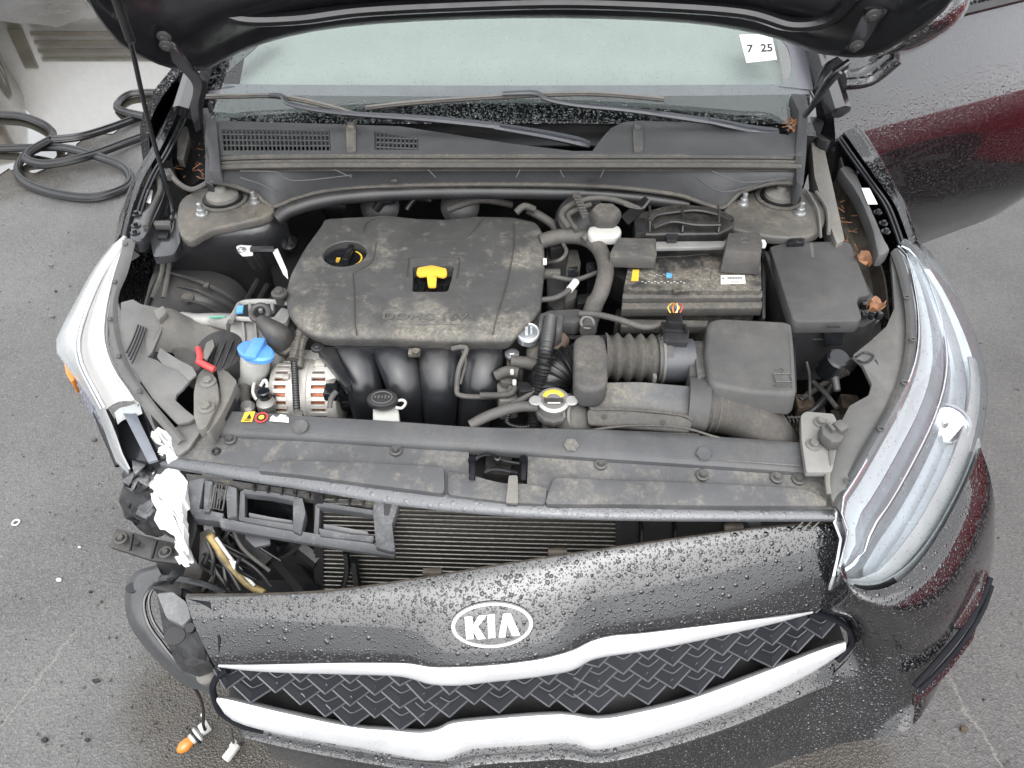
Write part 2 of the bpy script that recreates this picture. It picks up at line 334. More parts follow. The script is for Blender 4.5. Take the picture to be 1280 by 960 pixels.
M = dict(
    paint=mat('black_paint', (.0075, .0075, .009), .13, .0, coat=1, drops=.7, dscale=128, var=.1, spec=.5),
    paint_door=mat('door_paint', (.0075, .0075, .009), .07, .0, coat=1, drops=.42, dscale=150, var=.1, spec=.5),
    paint_dry=mat('black_paint_inner', (.018, .018, .022), .22, coat=.5, var=.2, dust=.25, dlo=.5, dhi=.8),
    inner_paint=mat('bay_paint', (.038, .039, .044), .28, coat=.5, dust=.55, dcol=(.16, .14, .115), dlo=.45, dhi=.75),
    hood_in=mat('hood_underside', (.014, .014, .017), .33, coat=.2, var=.2),
    chrome=mat('satin_silver_trim', (.64, .645, .655), .3, .5, var=.04, drops=.05, dscale=150),
    chrome_s=mat('bright_chrome', (.85, .86, .87), .08, 1, var=.02),
    grille_rim=mat('grille_rim', (.06, .063, .07), .35, spec=.5),
    grille=mat('grille_plastic', (.011, .012, .016), .42, spec=.12, var=.2, bump=.15, bscale=500),
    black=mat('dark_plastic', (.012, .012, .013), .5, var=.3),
    blackg=mat('black_gloss_plastic', (.012, .013, .015), .2, var=.2, spec=.6),
    cowl=mat('cowl_plastic', (.062, .0635, .067), .58, dust=.28, dcol=(.17, .155, .13), dlo=.45, dhi=.8, bump=.35, bscale=700),
    cover=mat('engine_cover_plastic', (.082, .081, .079), .60, dust=1.0, dcol=(.25, .23, .19), dlo=.49, dhi=.60, bump=.4, bscale=600),
    dusty=mat('dusty_plastic', (.075, .075, .074), .66, dust=.8, dcol=(.25, .215, .17), dlo=.47, dhi=.62, bump=.4, bscale=500),
    support=mat('support_cover_plastic', (.085, .086, .09), .6, dust=1.0, dcol=(.26, .24, .20), dlo=.47, dhi=.60, bump=.4, bscale=500),
    supfront=mat('support_lip', (.06, .062, .07), .25, coat=.5, drops=.2, dscale=130, var=.1),
    batt=mat('battery_case', (.03, .029, .028), .6, dust=1.0, dcol=(.25, .225, .18), dlo=.48, dhi=.56, bump=.5, bscale=300),
    duct=mat('rubber_duct', (.062, .061, .059), .7, dust=.7, dcol=(.245, .215, .17), dlo=.35, dhi=.65, bump=.4),
    hose=mat('rubber_hose', (.085, .083, .08), .65, dust=.6, dlo=.4, dhi=.7, bump=.3),
    rubber=mat('black_rubber', (.011, .011, .012), .38, var=.3, bump=.2, spec=.6),
    runner=mat('manifold_plastic', (.018, .019, .022), .30, dust=.5, dcol=(.14, .12, .1), dlo=.5, dhi=.8, spec=.6),
    alu=mat('cast_aluminium', (.48, .475, .46), .42, .65, dust=.4, dcol=(.35, .3, .24), bump=.5, bscale=250, var=.15),
    steel=mat('zinc_bolt', (.55, .56, .57), .3, .8, var=.2, dust=.3),
    dsteel=mat('dusty_bolt', (.11, .11, .11), .5, .4, dust=.5),
    bracket=mat('grey_bracket', (.17, .165, .155), .55, dust=.7, dcol=(.3, .27, .21), bump=.3),
    filler=mat('grey_filler_plastic', (.15, .148, .145), .6, dust=.5, dcol=(.26, .24, .2), dlo=.4, dhi=.75, bump=.3),
    lampw=mat('lamp_white', (.46, .465, .465), .3, coat=.5, var=.05),
    whitep=mat('white_plastic', (.72, .72, .69), .45, var=.05, dust=.2, dcol=(.5, .46, .4)),
    milky=mat('milky_plastic', (.55, .55, .52), .4, var=.08, dust=.35, dcol=(.35, .31, .25)),
    white=mat('white_paper', (.85, .85, .85), .6, var=.02),
    foam=mat('white_foam', (.88, .88, .87), .6, var=.02, bump=.6, bscale=90),
    lensw=mat('sky_white_lens', (.47, .485, .49), .25, coat=.5, var=.04, drops=.08, dscale=160),  # white base paints the sky's reflection on a clear lens
    lensin=mat('lens_inner_band', (.45, .445, .43), .35, coat=.4, var=.06),
    silver=mat('lamp_reflector', (.72, .735, .75), .2, .45, var=.06),
    silvd=mat('lamp_bezel', (.34, .36, .38), .22, .4, var=.12),
    blue=mat('blue_cap', (.09, .30, .70), .4, var=.1, dust=.2, dcol=(.4, .45, .5)),
    yellow=mat('yellow_plastic', (.80, .50, .05), .4, var=.08, dust=.15),
    orange=mat('amber_plastic', (.65, .20, .02), .25, var=.1, coat=.5),
    redw=mat('red_sleeve', (.60, .06, .06), .45, var=.1),
    redp=mat('red_print', (.65, .05, .05), .5, var=.02),
    bluep=mat('blue_print', (.10, .35, .70), .5, var=.02),
    copper=mat('copper_winding', (.60, .20, .10), .4, .4, var=.3, vscale=200),
    green=mat('green_mark', (.10, .45, .30), .6, var=.1),
    blackp=mat('black_print', (.015, .015, .015), .5, var=.02),
    ltprint=mat('pale_relief', (.12, .117, .11), .6, var=.1),
    leaf=mat('dead_leaf', (.26, .115, .05), .6, var=.35, vscale=90),
    fin=mat('radiator_fins', (.05, .046, .038), .6, .2, var=.3, bump=.8, bscale=900),
    rtube=mat('radiator_tube', (.26, .25, .23), .4, .6, var=.3, vscale=120),
    shroud=mat('shroud_plastic', (.022, .023, .026), .4, var=.3, dust=.2),
    drop_plastic=mat('scuffed_plastic', (.07, .072, .078), .45, dust=.9, dcol=(.30, .30, .31), dlo=.48, dhi=.6, bump=.5, bscale=200),
    frit=mat('glass_frit', (.008, .008, .01), .05, coat=.6, drops=.5, dscale=90, var=.1, spec=.7),
    tyre=mat('tyre_rubber', (.02, .02, .02), .75, bump=.4),
    rim=mat('alloy_rim', (.45, .46, .47), .3, .8),
    dirt=mat('dirt_debris', (.10, .075, .05), .9, bump=1, var=.5, vscale=60),
    sky_band=mat('sky_reflection_grey', (.22, .218, .25), .6, var=.1),  # grey for the sky's reflection painted under the glass
    liner=mat('cloth_white', (.40, .425, .415), .8, var=.03, bump=.3),
    wire=mat('amber_wire_tape', (.34, .25, .10), .5, var=.5, vscale=60),
    glass=thin_glass('windshield_glass', (.925, .955, .94), 1.5, .01, drops=.4),
    lens=thin_glass('lamp_lens', (.93, .955, .97), .75, .03, haze=.03, drops=.25),
)
# ================================================================== the setting
def ground_mat():
    m = bpy.data.materials.new('wet_asphalt'); m.use_nodes = True; n = m.node_tree.nodes; l = m.node_tree.links; b = n['Principled BSDF']
    tc = n.new('ShaderNodeTexCoord')
    def noise(sc, det=4, rg=.6, v=None):
        q = n.new('ShaderNodeTexNoise'); q.inputs['Scale'].default_value = sc; q.inputs['Detail'].default_value = det; q.inputs['Roughness'].default_value = rg
        l.new(v or tc.outputs['Object'], q.inputs['Vector']); return q.outputs['Fac']
    def mr(v, a, b_, c, d):
        q = n.new('ShaderNodeMapRange'); l.new(v, q.inputs['Value'])
        for k, x in zip(('From Min', 'From Max', 'To Min', 'To Max'), (a, b_, c, d)): q.inputs[k].default_value = x
        return q.outputs[0]
    def mth(op, a, b_):
        q = n.new('ShaderNodeMath'); q.operation = op
        for k, x in ((0, a), (1, b_)):
            if isinstance(x, (int, float)): q.inputs[k].default_value = x
            else: l.new(x, q.inputs[k])
        return q.outputs[0]
    def mixc(f, a, b_):
        q = n.new('ShaderNodeMix'); q.data_type = 'RGBA'; l.new(f, q.inputs['Factor'])
        for k, x in ((6, a), (7, b_)):
            if isinstance(x, tuple): q.inputs[k].default_value = (*x[:3], 1)
            else: l.new(x, q.inputs[k])
        return q.outputs[2]
    def blob(x, y, r):      # wet stain round a spot on the ground
        vm = n.new('ShaderNodeVectorMath'); vm.operation = 'DISTANCE'; l.new(tc.outputs['Object'], vm.inputs[0]); vm.inputs[1].default_value = (x, y, 0)
        d = mth('ADD', vm.outputs['Value'], mth('MULTIPLY', mth('SUBTRACT', noise(5, 6, .7), .5), r * 1.3)); return mr(d, r * .45, r, 1, 0)
    wet = None
    for (px, py, r) in ((300, 930, .30), (235, 870, .2), (60, 60, 1.1), (180, 40, 1.3), (30, 200, .5), (1260, 180, .5), (1040, 955, .22)):
        g = P(px, py, 0); q = blob(g.x, g.y, r); wet = q if wet is None else mth('MAXIMUM', wet, q)
    wet = mth('MAXIMUM', wet, mr(noise(1.6, 5, .6), .62, .78, 0, .35))
    peb = n.new('ShaderNodeTexVoronoi'); peb.inputs['Scale'].default_value = 210; l.new(tc.outputs['Object'], peb.inputs['Vector'])
    sp = n.new('ShaderNodeSeparateColor'); l.new(peb.outputs['Color'], sp.inputs[0])
    c = mixc(mr(noise(2.2, 6, .6), .35, .65, 0, 1), (.078, .078, .078), (.110, .109, .107))
    c = mixc(mr(sp.outputs[0], .55, 1, 0, .32), c, (.22, .205, .185)); c = mixc(mr(sp.outputs[1], .8, 1, 0, .5), c, (.05, .038, .036))
    pits = mr(noise(150, 3, .65), .58, .68, 0, .55); c = mixc(pits, c, (.038, .036, .033))
    c = mixc(mth('MULTIPLY', wet, .75), c, (.035, .028, .018))
    # a crack running towards the camera on the right, one at the left
    def crack(a, b_, wd):
        a, b_ = P(*a, 0), P(*b_, 0); d = (b_ - a).normalized(); nn = Vector((-d.y, d.x, 0))
        vm = n.new('ShaderNodeVectorMath'); vm.operation = 'DOT_PRODUCT'; l.new(tc.outputs['Object'], vm.inputs[0]); vm.inputs[1].default_value = nn
        s = mth('ADD', mth('SUBTRACT', vm.outputs['Value'], a.dot(nn)), mth('MULTIPLY', mth('SUBTRACT', noise(9, 5, .7), .5), .09))
        k = mr(mth('ABSOLUTE', s, 0), 0, wd, 1, 0)
        vm2 = n.new('ShaderNodeVectorMath'); vm2.operation = 'DOT_PRODUCT'; l.new(tc.outputs['Object'], vm2.inputs[0]); vm2.inputs[1].default_value = d
        t = mth('SUBTRACT', vm2.outputs['Value'], a.dot(d)); ln = (b_ - a).length
        lim = mth('MULTIPLY', mr(t, -.05, .02, 0, 1), mr(t, ln, ln + .06, 1, 0)); return mth('MULTIPLY', k, lim)
    ck = mth('MAXIMUM', crack((1185, 850), (1250, 958), .006), crack((95, 790), (5, 900), .004))
    c = mixc(mth('MULTIPLY', ck, .7), c, (.2, .19, .175)); l.new(c, b.inputs['Base Color'])
    l.new(mr(wet, 0, 1, .62, .13), b.inputs['Roughness'])
    h = mth('ADD', mth('MULTIPLY', peb.outputs['Distance'], 1.2), mth('MULTIPLY', noise(260, 3, .7), .7)); h = mth('SUBTRACT', h, mth('MULTIPLY', pits, 1.2))
    bp = n.new('ShaderNodeBump'); bp.inputs['Strength'].default_value = .6; bp.inputs['Distance'].default_value = .003; l.new(h, bp.inputs['Height'])
    l.new(bp.outputs[0], b.inputs['Normal']); return m
M['asphalt'] = ground_mat()
g = MB(); N = 40
g.add([(-60, -60, 0), (60, -60, 0), (60, 60, 0), (-60, 60, 0)], [(0, 1, 2, 3)])
tag(build('ground', g, M['asphalt'], smooth=0), kind='structure')
# puddle: a shallow sheet of water with a ragged shore
M['water'] = mat('puddle_water', (.05, .045, .035), .015, var=.2, vscale=3, coat=1, spec=1)
sh = [(-40, 235), (10, 212), (52, 214), (75, 200), (108, 172), (140, 166), (165, 150), (205, 152), (228, 130), (250, 90), (250, 60), (215, 44), (150, 30), (110, 22), (70, 34), (20, 28), (-40, 40)]
pts = cr([P(x, y, .004) for x, y in sh], 6, True)
pts = [p + Vector((random.uniform(-.012, .012), random.uniform(-.02, .02), 0)) for p in pts]
tag(build('puddle', MB().prism(pts, .003), M['water'], smooth=0), kind='structure')

# ================================================================== the damaged car
car = empty('damaged_car')
tag(car, 'black car with its hood up, front bumper torn loose and engine bay open', 'car')
def part(name, mb, m, parent=None, label=None, **k):
    o = build(name, mb, M[m] if isinstance(m, str) else m, parent or car, **k)
    if label: o['label'] = label
    return o

# ---- shell round the engine bay (what lies dark behind and below everything)
mb = MB(); mb.box((0, .5, .27), (1.36, .95, .02)); part('under_tray', mb, 'black')
mb = MB(); mb.box((0, 1.02, .60), (1.46, .03, .66)); part('firewall', mb, 'black')
for s in (-1, 1): part('bay_side', MB().box((s * .76, .70, .47), (.02, .56, .34)), 'black')

# ---- body beyond the bay, so the car is whole from the side too
def side_pts(s, y, z): return Vector((s * y, 0, z))
mb = MB()
for s in (-1, 1):
    prof = [(.80, .99), (.865, .90), (.90, .72), (.905, .50), (.87, .27)]
    ys = [1.02, 1.25, 1.6, 2.2, 2.9, 3.6, 4.1]
    if s > 0: ys = [2.15, 2.6, 2.9, 3.6, 4.1]
    rows = [[Vector((s * (x - (.10 if y > 4 else 0)), y, z)) for x, z in prof] for y in ys]
    mb = MB(); mb.sheet(rows, .02, sr=2, sc=4); part('body_side', mb, 'paint')
mb = MB(); rows = [[Vector((x, y, z - .03 * (abs(x) / .6) ** 2)) for x in (-.56, -.3, 0, .3, .56)] for y, z in ((1.70, 1.385), (2.2, 1.45), (2.8, 1.42), (3.3, 1.33))]
mb.sheet(rows, .02, 3, 3); mb.sheet([[Vector((x * (1.15 if y > 3.8 else 1), y, z)) for x in (-.56, 0, .56)] for y, z in ((3.3, 1.33), (3.75, 1.14), (3.95, 1.02), (4.35, 1.0), (4.45, .7), (4.42, .3))], .02, 3, 3)
part('roof', mb, 'paint')
mb = MB()
for s in (-1, 1): mb = MB(); mb.tube([(s * .745, .98, .965), (s * .66, 1.35, 1.2), (s * .57, 1.72, 1.375), (s * .57, 2.4, 1.42), (s * .58, 3.2, 1.33), (s * .68, 3.8, 1.1)], .028, 8); part('pillar', mb, 'paint_dry')
mb = MB()
for s in (-1, 1): mb = MB(); mb.sheet([[Vector((s * .83, y, .985)), Vector((s * .62, y2, z))] for y, y2, z in ((1.3, 1.6, 1.3), (2.0, 2.1, 1.38), (2.8, 2.8, 1.37), (3.5, 3.2, 1.28))], .004); part('side_window', mb, 'frit')
for s in (-1, 1):
    for y in (.86, 3.5):
        if True:
            t = MB(); t.lathe([(.20, -.10), (.30, -.10), (.322, -.07), (.322, .07), (.30, .10), (.20, .10)], (s * .78, y, .322), (1, 0, 0), 40)
            wo = part('wheel', t, 'tyre')
            q = MB(); q.lathe([(.21, -.02), (.21, .02)], (s * .84, y, .322), (1, 0, 0), 30)
            for k in range(10):
                a = k * .628; q.box((s * .87, y + math.cos(a) * .11, .322 + math.sin(a) * .11), (.02, .19, .03), Matrix.Rotation(a, 3, 'X'))
            build('rim', q, M['rim'], wo)

# ---- hood, hinged up
low = [(104, -12), (122, 22), (150, 56), (182, 74), (215, 86), (245, 89), (262, 86), (280, 76), (310, 62), (360, 46), (430, 34), (520, 27), (640, 23), (760, 24), (860, 29), (925, 38), (975, 50), (1012, 64), (1042, 70), (1078, 72), (1110, 62), (1150, 38), (1180, 14), (1198, -12)]
def hy(px):   # distance of the hood's rear edge
    u = abs(px - 640) / 540; return 1.04 - .10 * u ** 2 - .22 * max(0, u - .72) / .28
E0 = [PY(x, y, hy(x)) for x, y in low]; E0 = cr(E0, 2)
tilt = Vector((0, -.47, .88))
def hrow(base, s, sx, dn=0): return [Vector((p.x * sx, p.y, p.z)) + tilt * s + Vector((0, -.88, -.47)) * dn for p in base]
# upper rows flatten out the rear edge's curve
def blend(base, s, sx, k, dn):
    o = []
    for p in base:
        zt = 1.12 + .0 * p.x; q = Vector((p.x * sx, p.y * (1 - k) + k * .97, p.z * (1 - k) + k * zt)); o.append(q + tilt * s + Vector((0, -.88, -.47)) * dn)
    return o
rows = [hrow(E0, 0, 1, 0), hrow(E0, .022, .985, .010), hrow(E0, .055, .975, .006), blend(E0, .10, .97, .2, .022), blend(E0, .15, .97, .4, .030), blend(E0, .20, .965, .6, .006), blend(E0, .35, .95, .9, .0), blend(E0, .7, .93, 1, .02), blend(E0, 1.02, .82, 1, .0)]
mb = MB(); mb.sheet(rows, .012, 3, 1); hood = part('hood', mb, 'hood_in', label='raised hood seen from below')
out_ = Vector((0, .88, .47)) * .045
rows = [hrow(E0, -.002, .99, -.020), hrow(E0, .06, .965, -.04), blend(E0, .2, .955, .5, -.045), blend(E0, .6, .96, 1, -.05), blend(E0, 1.03, .83, 1, -.03)]
mb = MB(); mb.sheet(rows, .003, 3, 1); build('hood_skin', mb, M['paint'], hood)
# ridge pressed into the underside, highlights along it
mb = MB(); mb.tube([PY(x, y, hy(x) - .065) for x, y in ((262, 2), (300, 22), (370, 22), (450, 12), (560, 6), (700, 2), (830, 6), (930, 14), (990, 30), (1040, 22), (1075, -10))], .020, 10, 6, flat=.7)
build('stiffening_ridge', mb, M['hood_in'], hood)
for x, y in ((205, 47), (208, 58)): mb = MB(); mb.bolt(PY(x, y, .86), .008, .006, (0, -.88, -.47)); build('hinge_bolt', mb, M['dsteel'], hood)
for x, y, d in ((1091, 20, .812), (1071, 57, .845)): mb = MB(); mb.bolt(PY(x, y, d), .008, .006, (0, -.88, -.47)); build('hinge_bolt', mb, M['dsteel'], hood)
mb = MB(); mb.sheet([[PY(x, y, .818) for x, y in ((1082, 12), (1097, 10), (1108, 16))], [PY(x, y, .838) for x, y in ((1066, 45), (1085, 47), (1100, 30))], [PY(x, y, .852) for x, y in ((1056, 60), (1068, 66), (1078, 58))]], .006, 4, 4); build('hinge_plate', mb, M['paint_dry'], hood)
# hinges
mb = MB()
for pts, ws in (([(200, 43, .90), (214, 62, .90), (232, 84, .905), (250, 106, .91), (246, 135, .92), (250, 165, .935)], (10, 12, 9, 9, 8, 5)),):
    A = [PY(x - w_, y + 1, d) for (x, y, d), w_ in zip(pts, ws)]; B = [PY(x + w_ * .2, y - 3, d - .012) for (x, y, d), w_ in zip(pts, ws)]; C = [PY(x + w_, y - 1, d) for (x, y, d), w_ in zip(pts, ws)]
    mb.sheet([A, B, C], .006, 2, 5)
part('hood_hinge', mb, 'paint_dry')
mb = MB()
mb.tube([PY(1062, 76, .90), PY(1052, 83, .90), PY(1040, 92, .905), PY(1028, 108, .915), PY(1012, 136, .93), PY(1005, 145, .935)], .008, 8, 5, flat=.6)
mb.tube([PY(1050, 90, .90), PY(1034, 108, .91), PY(1018, 130, .925), PY(1008, 142, .935)], .006, 8, 5)
mb.sheet([[PY(1048, 72, .93), PY(1030, 84, .93), PY(1018, 112, .94)], [PY(1062, 84, .93), PY(1048, 96, .935), PY(1030, 118, .945)]], .006, 2, 3)
part('hood_hinge', mb, 'paint_dry')
# prop rod
mb = MB(); mb.tube([PY(138, -20, .65), PY(160, 40, .69), PY(185, 150, .755), P(213, 250, .87), P(215, 272, .855), P(211, 277, .855), P(196, 278, .855)], .0045, 8, 5)
pr = part('prop_rod', mb, 'blackg'); mb = MB(); mb.tube([PY(132, -40, .645), PY(160, 40, .69), PY(163, 50, .692)], .0085, 10, 2); build('rod_sleeve', mb, M['rubber'], pr)
mb = MB(); mb.prism(rnd(L([(192, 276), (213, 276), (213, 281), (192, 281)], .862), .002), .012, .001); build('rod_clip', mb, M['dsteel'], pr)

# ---- windshield, with wiper zone below
wb = [(262, 150), (400, 150), (640, 150), (880, 150), (1012, 146)]
def wrow(s, n=9):     # point on the glass: s metres up from its base
    o = []
    for k in range(n):
        u = k / (n - 1) * 2 - 1; hw = .70 - .15 * s / .78
        o.append(Vector((u * hw - .003, .995 + s * .875 - .05 * u * u, .945 + s * .50 - .02 * u * u)))
    return o
mb = MB(); mb.sheet([wrow(s) for s in (0, .2, .4, .6, .80)], .005, 3, 2); ws = part('windshield', mb, 'glass')
def W(px, py, off=0):    # meet the glass along a sight line
    d = ray(px, py); t0, t1 = .8, 3.5
    def f(t):
        p = CAM + d * t; u = max(-1, min(1, p.x / .7)); s = (p.y - .995 + .05 * u * u) / .875; return p.z - (.945 + s * .50 - .02 * u * u)
    for _ in range(40):
        m_ = (t0 + t1) / 2
        if f(m_) > 0: t0 = m_
        else: t1 = m_
    return CAM + d * t0 + Vector((0, -.5, .875)) * off
# black ceramic border under the glass
def frit_rows(pxs, ya, yb, off=-.008): return [[W(x, ya(x), off) for x in pxs], [W(x, (ya(x) + yb(x)) / 2, off) for x in pxs], [W(x, yb(x), off) for x in pxs]]
pxs = [258, 290, 340, 420, 530, 640, 750, 860, 940, 980, 1014]
mb = MB(); mb.sheet(frit_rows(pxs, lambda x: 118 - 3 * ((x - 640) / 380) ** 2, lambda x: 152), .003, 1, 3); build('black_border', mb, M['frit'], ws)
mb = MB(); mb.sheet([[W(x, y, -.007) for x, y in ((255, 110), (262, 90), (300, 55), (320, 30))], [W(x, y, -.007) for x, y in ((292, 105), (276, 96), (320, 55), (345, 30))]], .003, 1, 4)
build('black_border', mb, M['frit'], ws); mb = MB(); mb.sheet([[W(x, y, -.007) for x, y in ((975, 105), (990, 88), (985, 55), (955, 30))], [W(x, y, -.007) for x, y in ((1018, 110), (1014, 80), (1004, 50), (985, 25))]], .003, 1, 4); build('sky_reflection_band', mb, M['sky_band'], ws)  # right corner sheet paints a grey sky reflection on the border
mb = MB(); mb.sheet(frit_rows(pxs, lambda x: 103 - 2 * ((x - 640) / 380) ** 2, lambda x: 121, -.011), .002, 1, 3); build('sky_reflection_band', mb, M['sky_band'], ws)  # lavender-grey sheet paints the sky reflected along the glass base
# pale sunshade-like cloth lying on the dashboard, behind the glass
mb = MB(); mb.sheet([[Vector((x, y, z)) for x in (-.66, -.3, 0, .3, .66)] for y, z in ((1.10, .955), (1.35, 1.06), (1.60, 1.19), (1.80, 1.27))], .01, 3, 3); part('dashboard_cover', mb, 'liner')
# inspection sticker
a, b_, c_, d_ = W(925, 44, -.004), W(964, 43, -.004), W(971, 75, -.004), W(934, 79, -.004)
st = part('inspection_sticker', MB().prism([W(924, 44, .0016), W(964, 43, .0016), W(971, 75, .0016), W(933, 79, .0016)], .001, down=(0, .0006, -.001)), 'white', ws, smooth=0)
xd = W(964, 60, .002) - W(930, 61, .002); yd = W(948, 50, .002) - W(950, 74, .002)
mb = MB(); mb.text('7', W(937, 62, .0022), xd, yd, .030, .0004, .02); mb.text('25', W(958, 61, .0022), xd, yd, .030, .0004, .02); part('sticker_digits', mb, 'blackp', st, smooth=0)
# wipers
def wiper(arm, arm_w, thick, blade, bz=.995):
    e = MB(); pts = [PY(x, y, d) for x, y, d in arm]
    e.tube(pts, arm_w, 8, 6, flat=.55); o = part('wiper_arm', e, mat('wiper_arm_paint', (.03, .034, .043), .4, coat=.1, var=.1))
    e = MB(); e.tube([PY(x, y, d) for x, y, d in thick], [.012, .014, .015, .016, .013], 10, 6, flat=.6); build('arm_base', e, M['supfront'] if 0 else o.data.materials[0], o)
    e = MB(); e.tube([PY(x, y, d) for x, y, d in blade], .0052, 6, 6, flat=.8); build('blade', e, M['duct'], o)
    e = MB(); e.tube([PY(x, y - 2.5, d - .002) for x, y, d in blade], .0028, 6, 6); build('blade_spine', e, M['bracket'], o)
    return o
wiper([(337, 119, .985), (352, 120, .98), (362, 130, .97), (400, 138, .96), (450, 143, .95), (540, 149, .935), (625, 158, .92)], [.008, .008, .007, .008, .009, .012, .013],
      [(618, 158, .92), (650, 163, .915), (690, 170, .905), (722, 177, .90), (736, 181, .90)],
      [(252, 122, 1.0), (300, 121, .995), (345, 121, .99), (400, 131, .98), (455, 147, .96)])
wiper([(628, 117, 1.0), (668, 116, 1.0), (684, 124, .985), (720, 131, .975), (790, 138, .965), (888, 152, .95)], [.007, .009, .008, .009, .010, .012],
      [(886, 151, .95), (915, 157, .94), (940, 162, .935), (962, 165, .93), (972, 165, .93)],
      [(457, 136, 1.0), (520, 129, 1.005), (640, 121, 1.005), (740, 118, 1.0), (830, 125, .99)])

# ---- cowl
cz = .948
poly = [(270, 193), (262, 166), (263, 150), (300, 151), (440, 155), (500, 157), (570, 168), (640, 179), (716, 188), (740, 188), (752, 172), (764, 159), (780, 152), (800, 150), (860, 152), (930, 160), (985, 168), (996, 160), (1004, 152), (1010, 160), (1004, 194)]
cw = part('cowl_panel', MB().prism(L(poly, cz), .022, .003), 'cowl', label='grey cowl panel with vent grilles')
cutm = MB(); cutm.prism([p + Vector((0, 0, .03)) for p in rnd(L([(276, 161), (412, 163), (414, 189), (280, 189)], cz), .006)], .08); cut(cw, cutm)
cutm = MB(); cutm.prism([p + Vector((0, 0, .03)) for p in L([(468, 164), (523, 172), (523, 187), (468, 187)], cz)], .08); cut(cw, cutm)
mb = MB()
for k in range(27):
    x = 277 + k * 5.15; a, b_ = P(x, 160, cz - .003), P(x + 2, 190, cz - .003); mb.tube([a, b_], .0019, 4, 1)
for k in range(5): mb.tube([P(274, 161 + k * 7, cz - .004), P(414, 163 + k * 6.5, cz - .004)], .0018, 4, 1)
for k in range(11): mb.tube([P(470 + k * 5.2, 163, cz - .003), P(470 + k * 5.2, 187, cz - .003)], .0022, 4, 1)
for k in range(4): mb.tube([P(468, 166 + k * 6, cz - .004), P(523, 168 + k * 6, cz - .004)], .0022, 4, 1)
build('vent_grid', mb, M['cowl'], cw)
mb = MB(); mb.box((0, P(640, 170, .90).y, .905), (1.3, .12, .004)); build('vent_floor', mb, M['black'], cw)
for x0 in (439, 798):
    mb = MB(); mb.prism(rnd(L([(x0 - 7, 155), (x0 + 6, 154), (x0 + 6, 187), (x0 - 6, 188)], cz + .006), .003), .012, .002)
    mb.prism(rnd(L([(x0 - 5, 152), (x0 + 4, 152), (x0 + 4, 159), (x0 - 5, 159)], cz + .012), .003), .012, .002); build('panel_clip', mb, M['dusty'], cw)
# right end horn and left end of the cowl
mb = MB(); mb.prism(rnd(L([(988, 117, .985), (1008, 118, .99), (1010, 140, .98), (1008, 190, .95), (1004, 232, .93), (996, 228, .93), (994, 190, .95), (999, 140, .97)]), .006), .05, .003)
build('cowl_end', mb, M['cowl'], cw); mb = MB(); mb.prism(rnd(L([(258, 148), (270, 150), (274, 196), (276, 214), (262, 214), (262, 196), (256, 170)], .957), .006), .03, .003); build('cowl_end', mb, M['cowl'], cw)
# double lip seal
mb = MB()
for dy, r_ in ((197, .006), (203, .0045), (208, .006)): mb.tube([P(262, dy + 6, .935), P(290, dy + 1, .94), P(400, dy - 1, .942), P(640, dy - 1, .943), P(880, dy - 1, .942), P(985, dy, .94), P(1000, dy + 2, .935)], r_, 8, 6)
mb.sheet([[P(x, 194, .938) for x in (262, 400, 640, 880, 1002)], [P(x, 212, .932) for x in (262, 400, 640, 880, 1002)]], .004, 1, 4); build('hood_seal', mb, M['duct'], cw)
# drop panel in front of the cowl
tp = [(262, 212, .93), (300, 210, .932), (400, 208, .933), (520, 208, .934), (640, 208, .934), (760, 208, .934), (880, 208, .933), (970, 210, .93), (1002, 212, .93)]
bt = [(263, 226, .91), (285, 230, .90), (305, 236, .885), (322, 244, .87), (341, 258, .855), (364, 250, .858), (400, 240, .865), (440, 235, .873), (520, 231, .882), (640, 230, .885), (760, 233, .882), (850, 244, .868), (882, 255, .855), (905, 259, .852), (922, 243, .875), (945, 233, .895), (975, 228, .905), (1002, 230, .91)]
cols = [263, 275, 285, 295, 305, 314, 322, 331, 341, 352, 364, 380, 400, 430, 480, 520, 580, 640, 700, 760, 810, 850, 868, 882, 894, 905, 914, 922, 933, 945, 960, 975, 1002]
mb = MB(); T = [edge(tp, x) for x in cols]; B = [edge(bt, x) for x in cols]
rows = [[P(*t).lerp(P(*b), k) + Vector((0, 0, bul)) for t, b in zip(T, B)] for k, bul in ((0, 0), (.25, .003), (.55, .008), (.85, .004), (1, 0))]
mb.sheet(rows, .006, 2, 2); dp = part('cowl_front_panel', mb, 'cowl')
mb = MB(); mb.tube([P(*edge(bt, x)) + Vector((0, -.002, 0)) for x in cols], .005, 8, 3); build('lower_lip', mb, M['duct'], dp)
mb = MB()
for xs in ((535, 545), (650, 645), (700, 705), (755, 750), (418, 440)): mb.tube([P(xs[0], 212, .937), P(xs[1], 222, .925)], .0012, 4, 1)
for pl in ([(300, 214, .9345), (345, 215, .934), (355, 222, .929), (375, 226, .925), (440, 219, .929)], [(890, 214, .935), (930, 228, .915), (985, 222, .92)], [(300, 222, .92), (330, 232, .90), (345, 242, .885)], [(870, 222, .924), (905, 240, .89), (960, 226, .91)]): mb.tube([P(*q) for q in pl], .0014, 4, 4)
build('moulded_line', mb, M['cowl'], dp)
mb = MB()
for x, y in ((492, 226), (740, 227)): mb.box(P(x, y, .903), (.014, .006, .004))
build('clip_slot', mb, M['batt'], dp)
# insulation and pipes below that panel
mb = MB(); mb.tube([P(345, 275, .84), P(365, 262, .85), (P(420, 248, .86)), P(520, 241, .862), P(640, 240, .862), P(760, 244, .855), P(860, 256, .84)], .016, 10, 6); part('insulation_edge', mb, 'shroud')

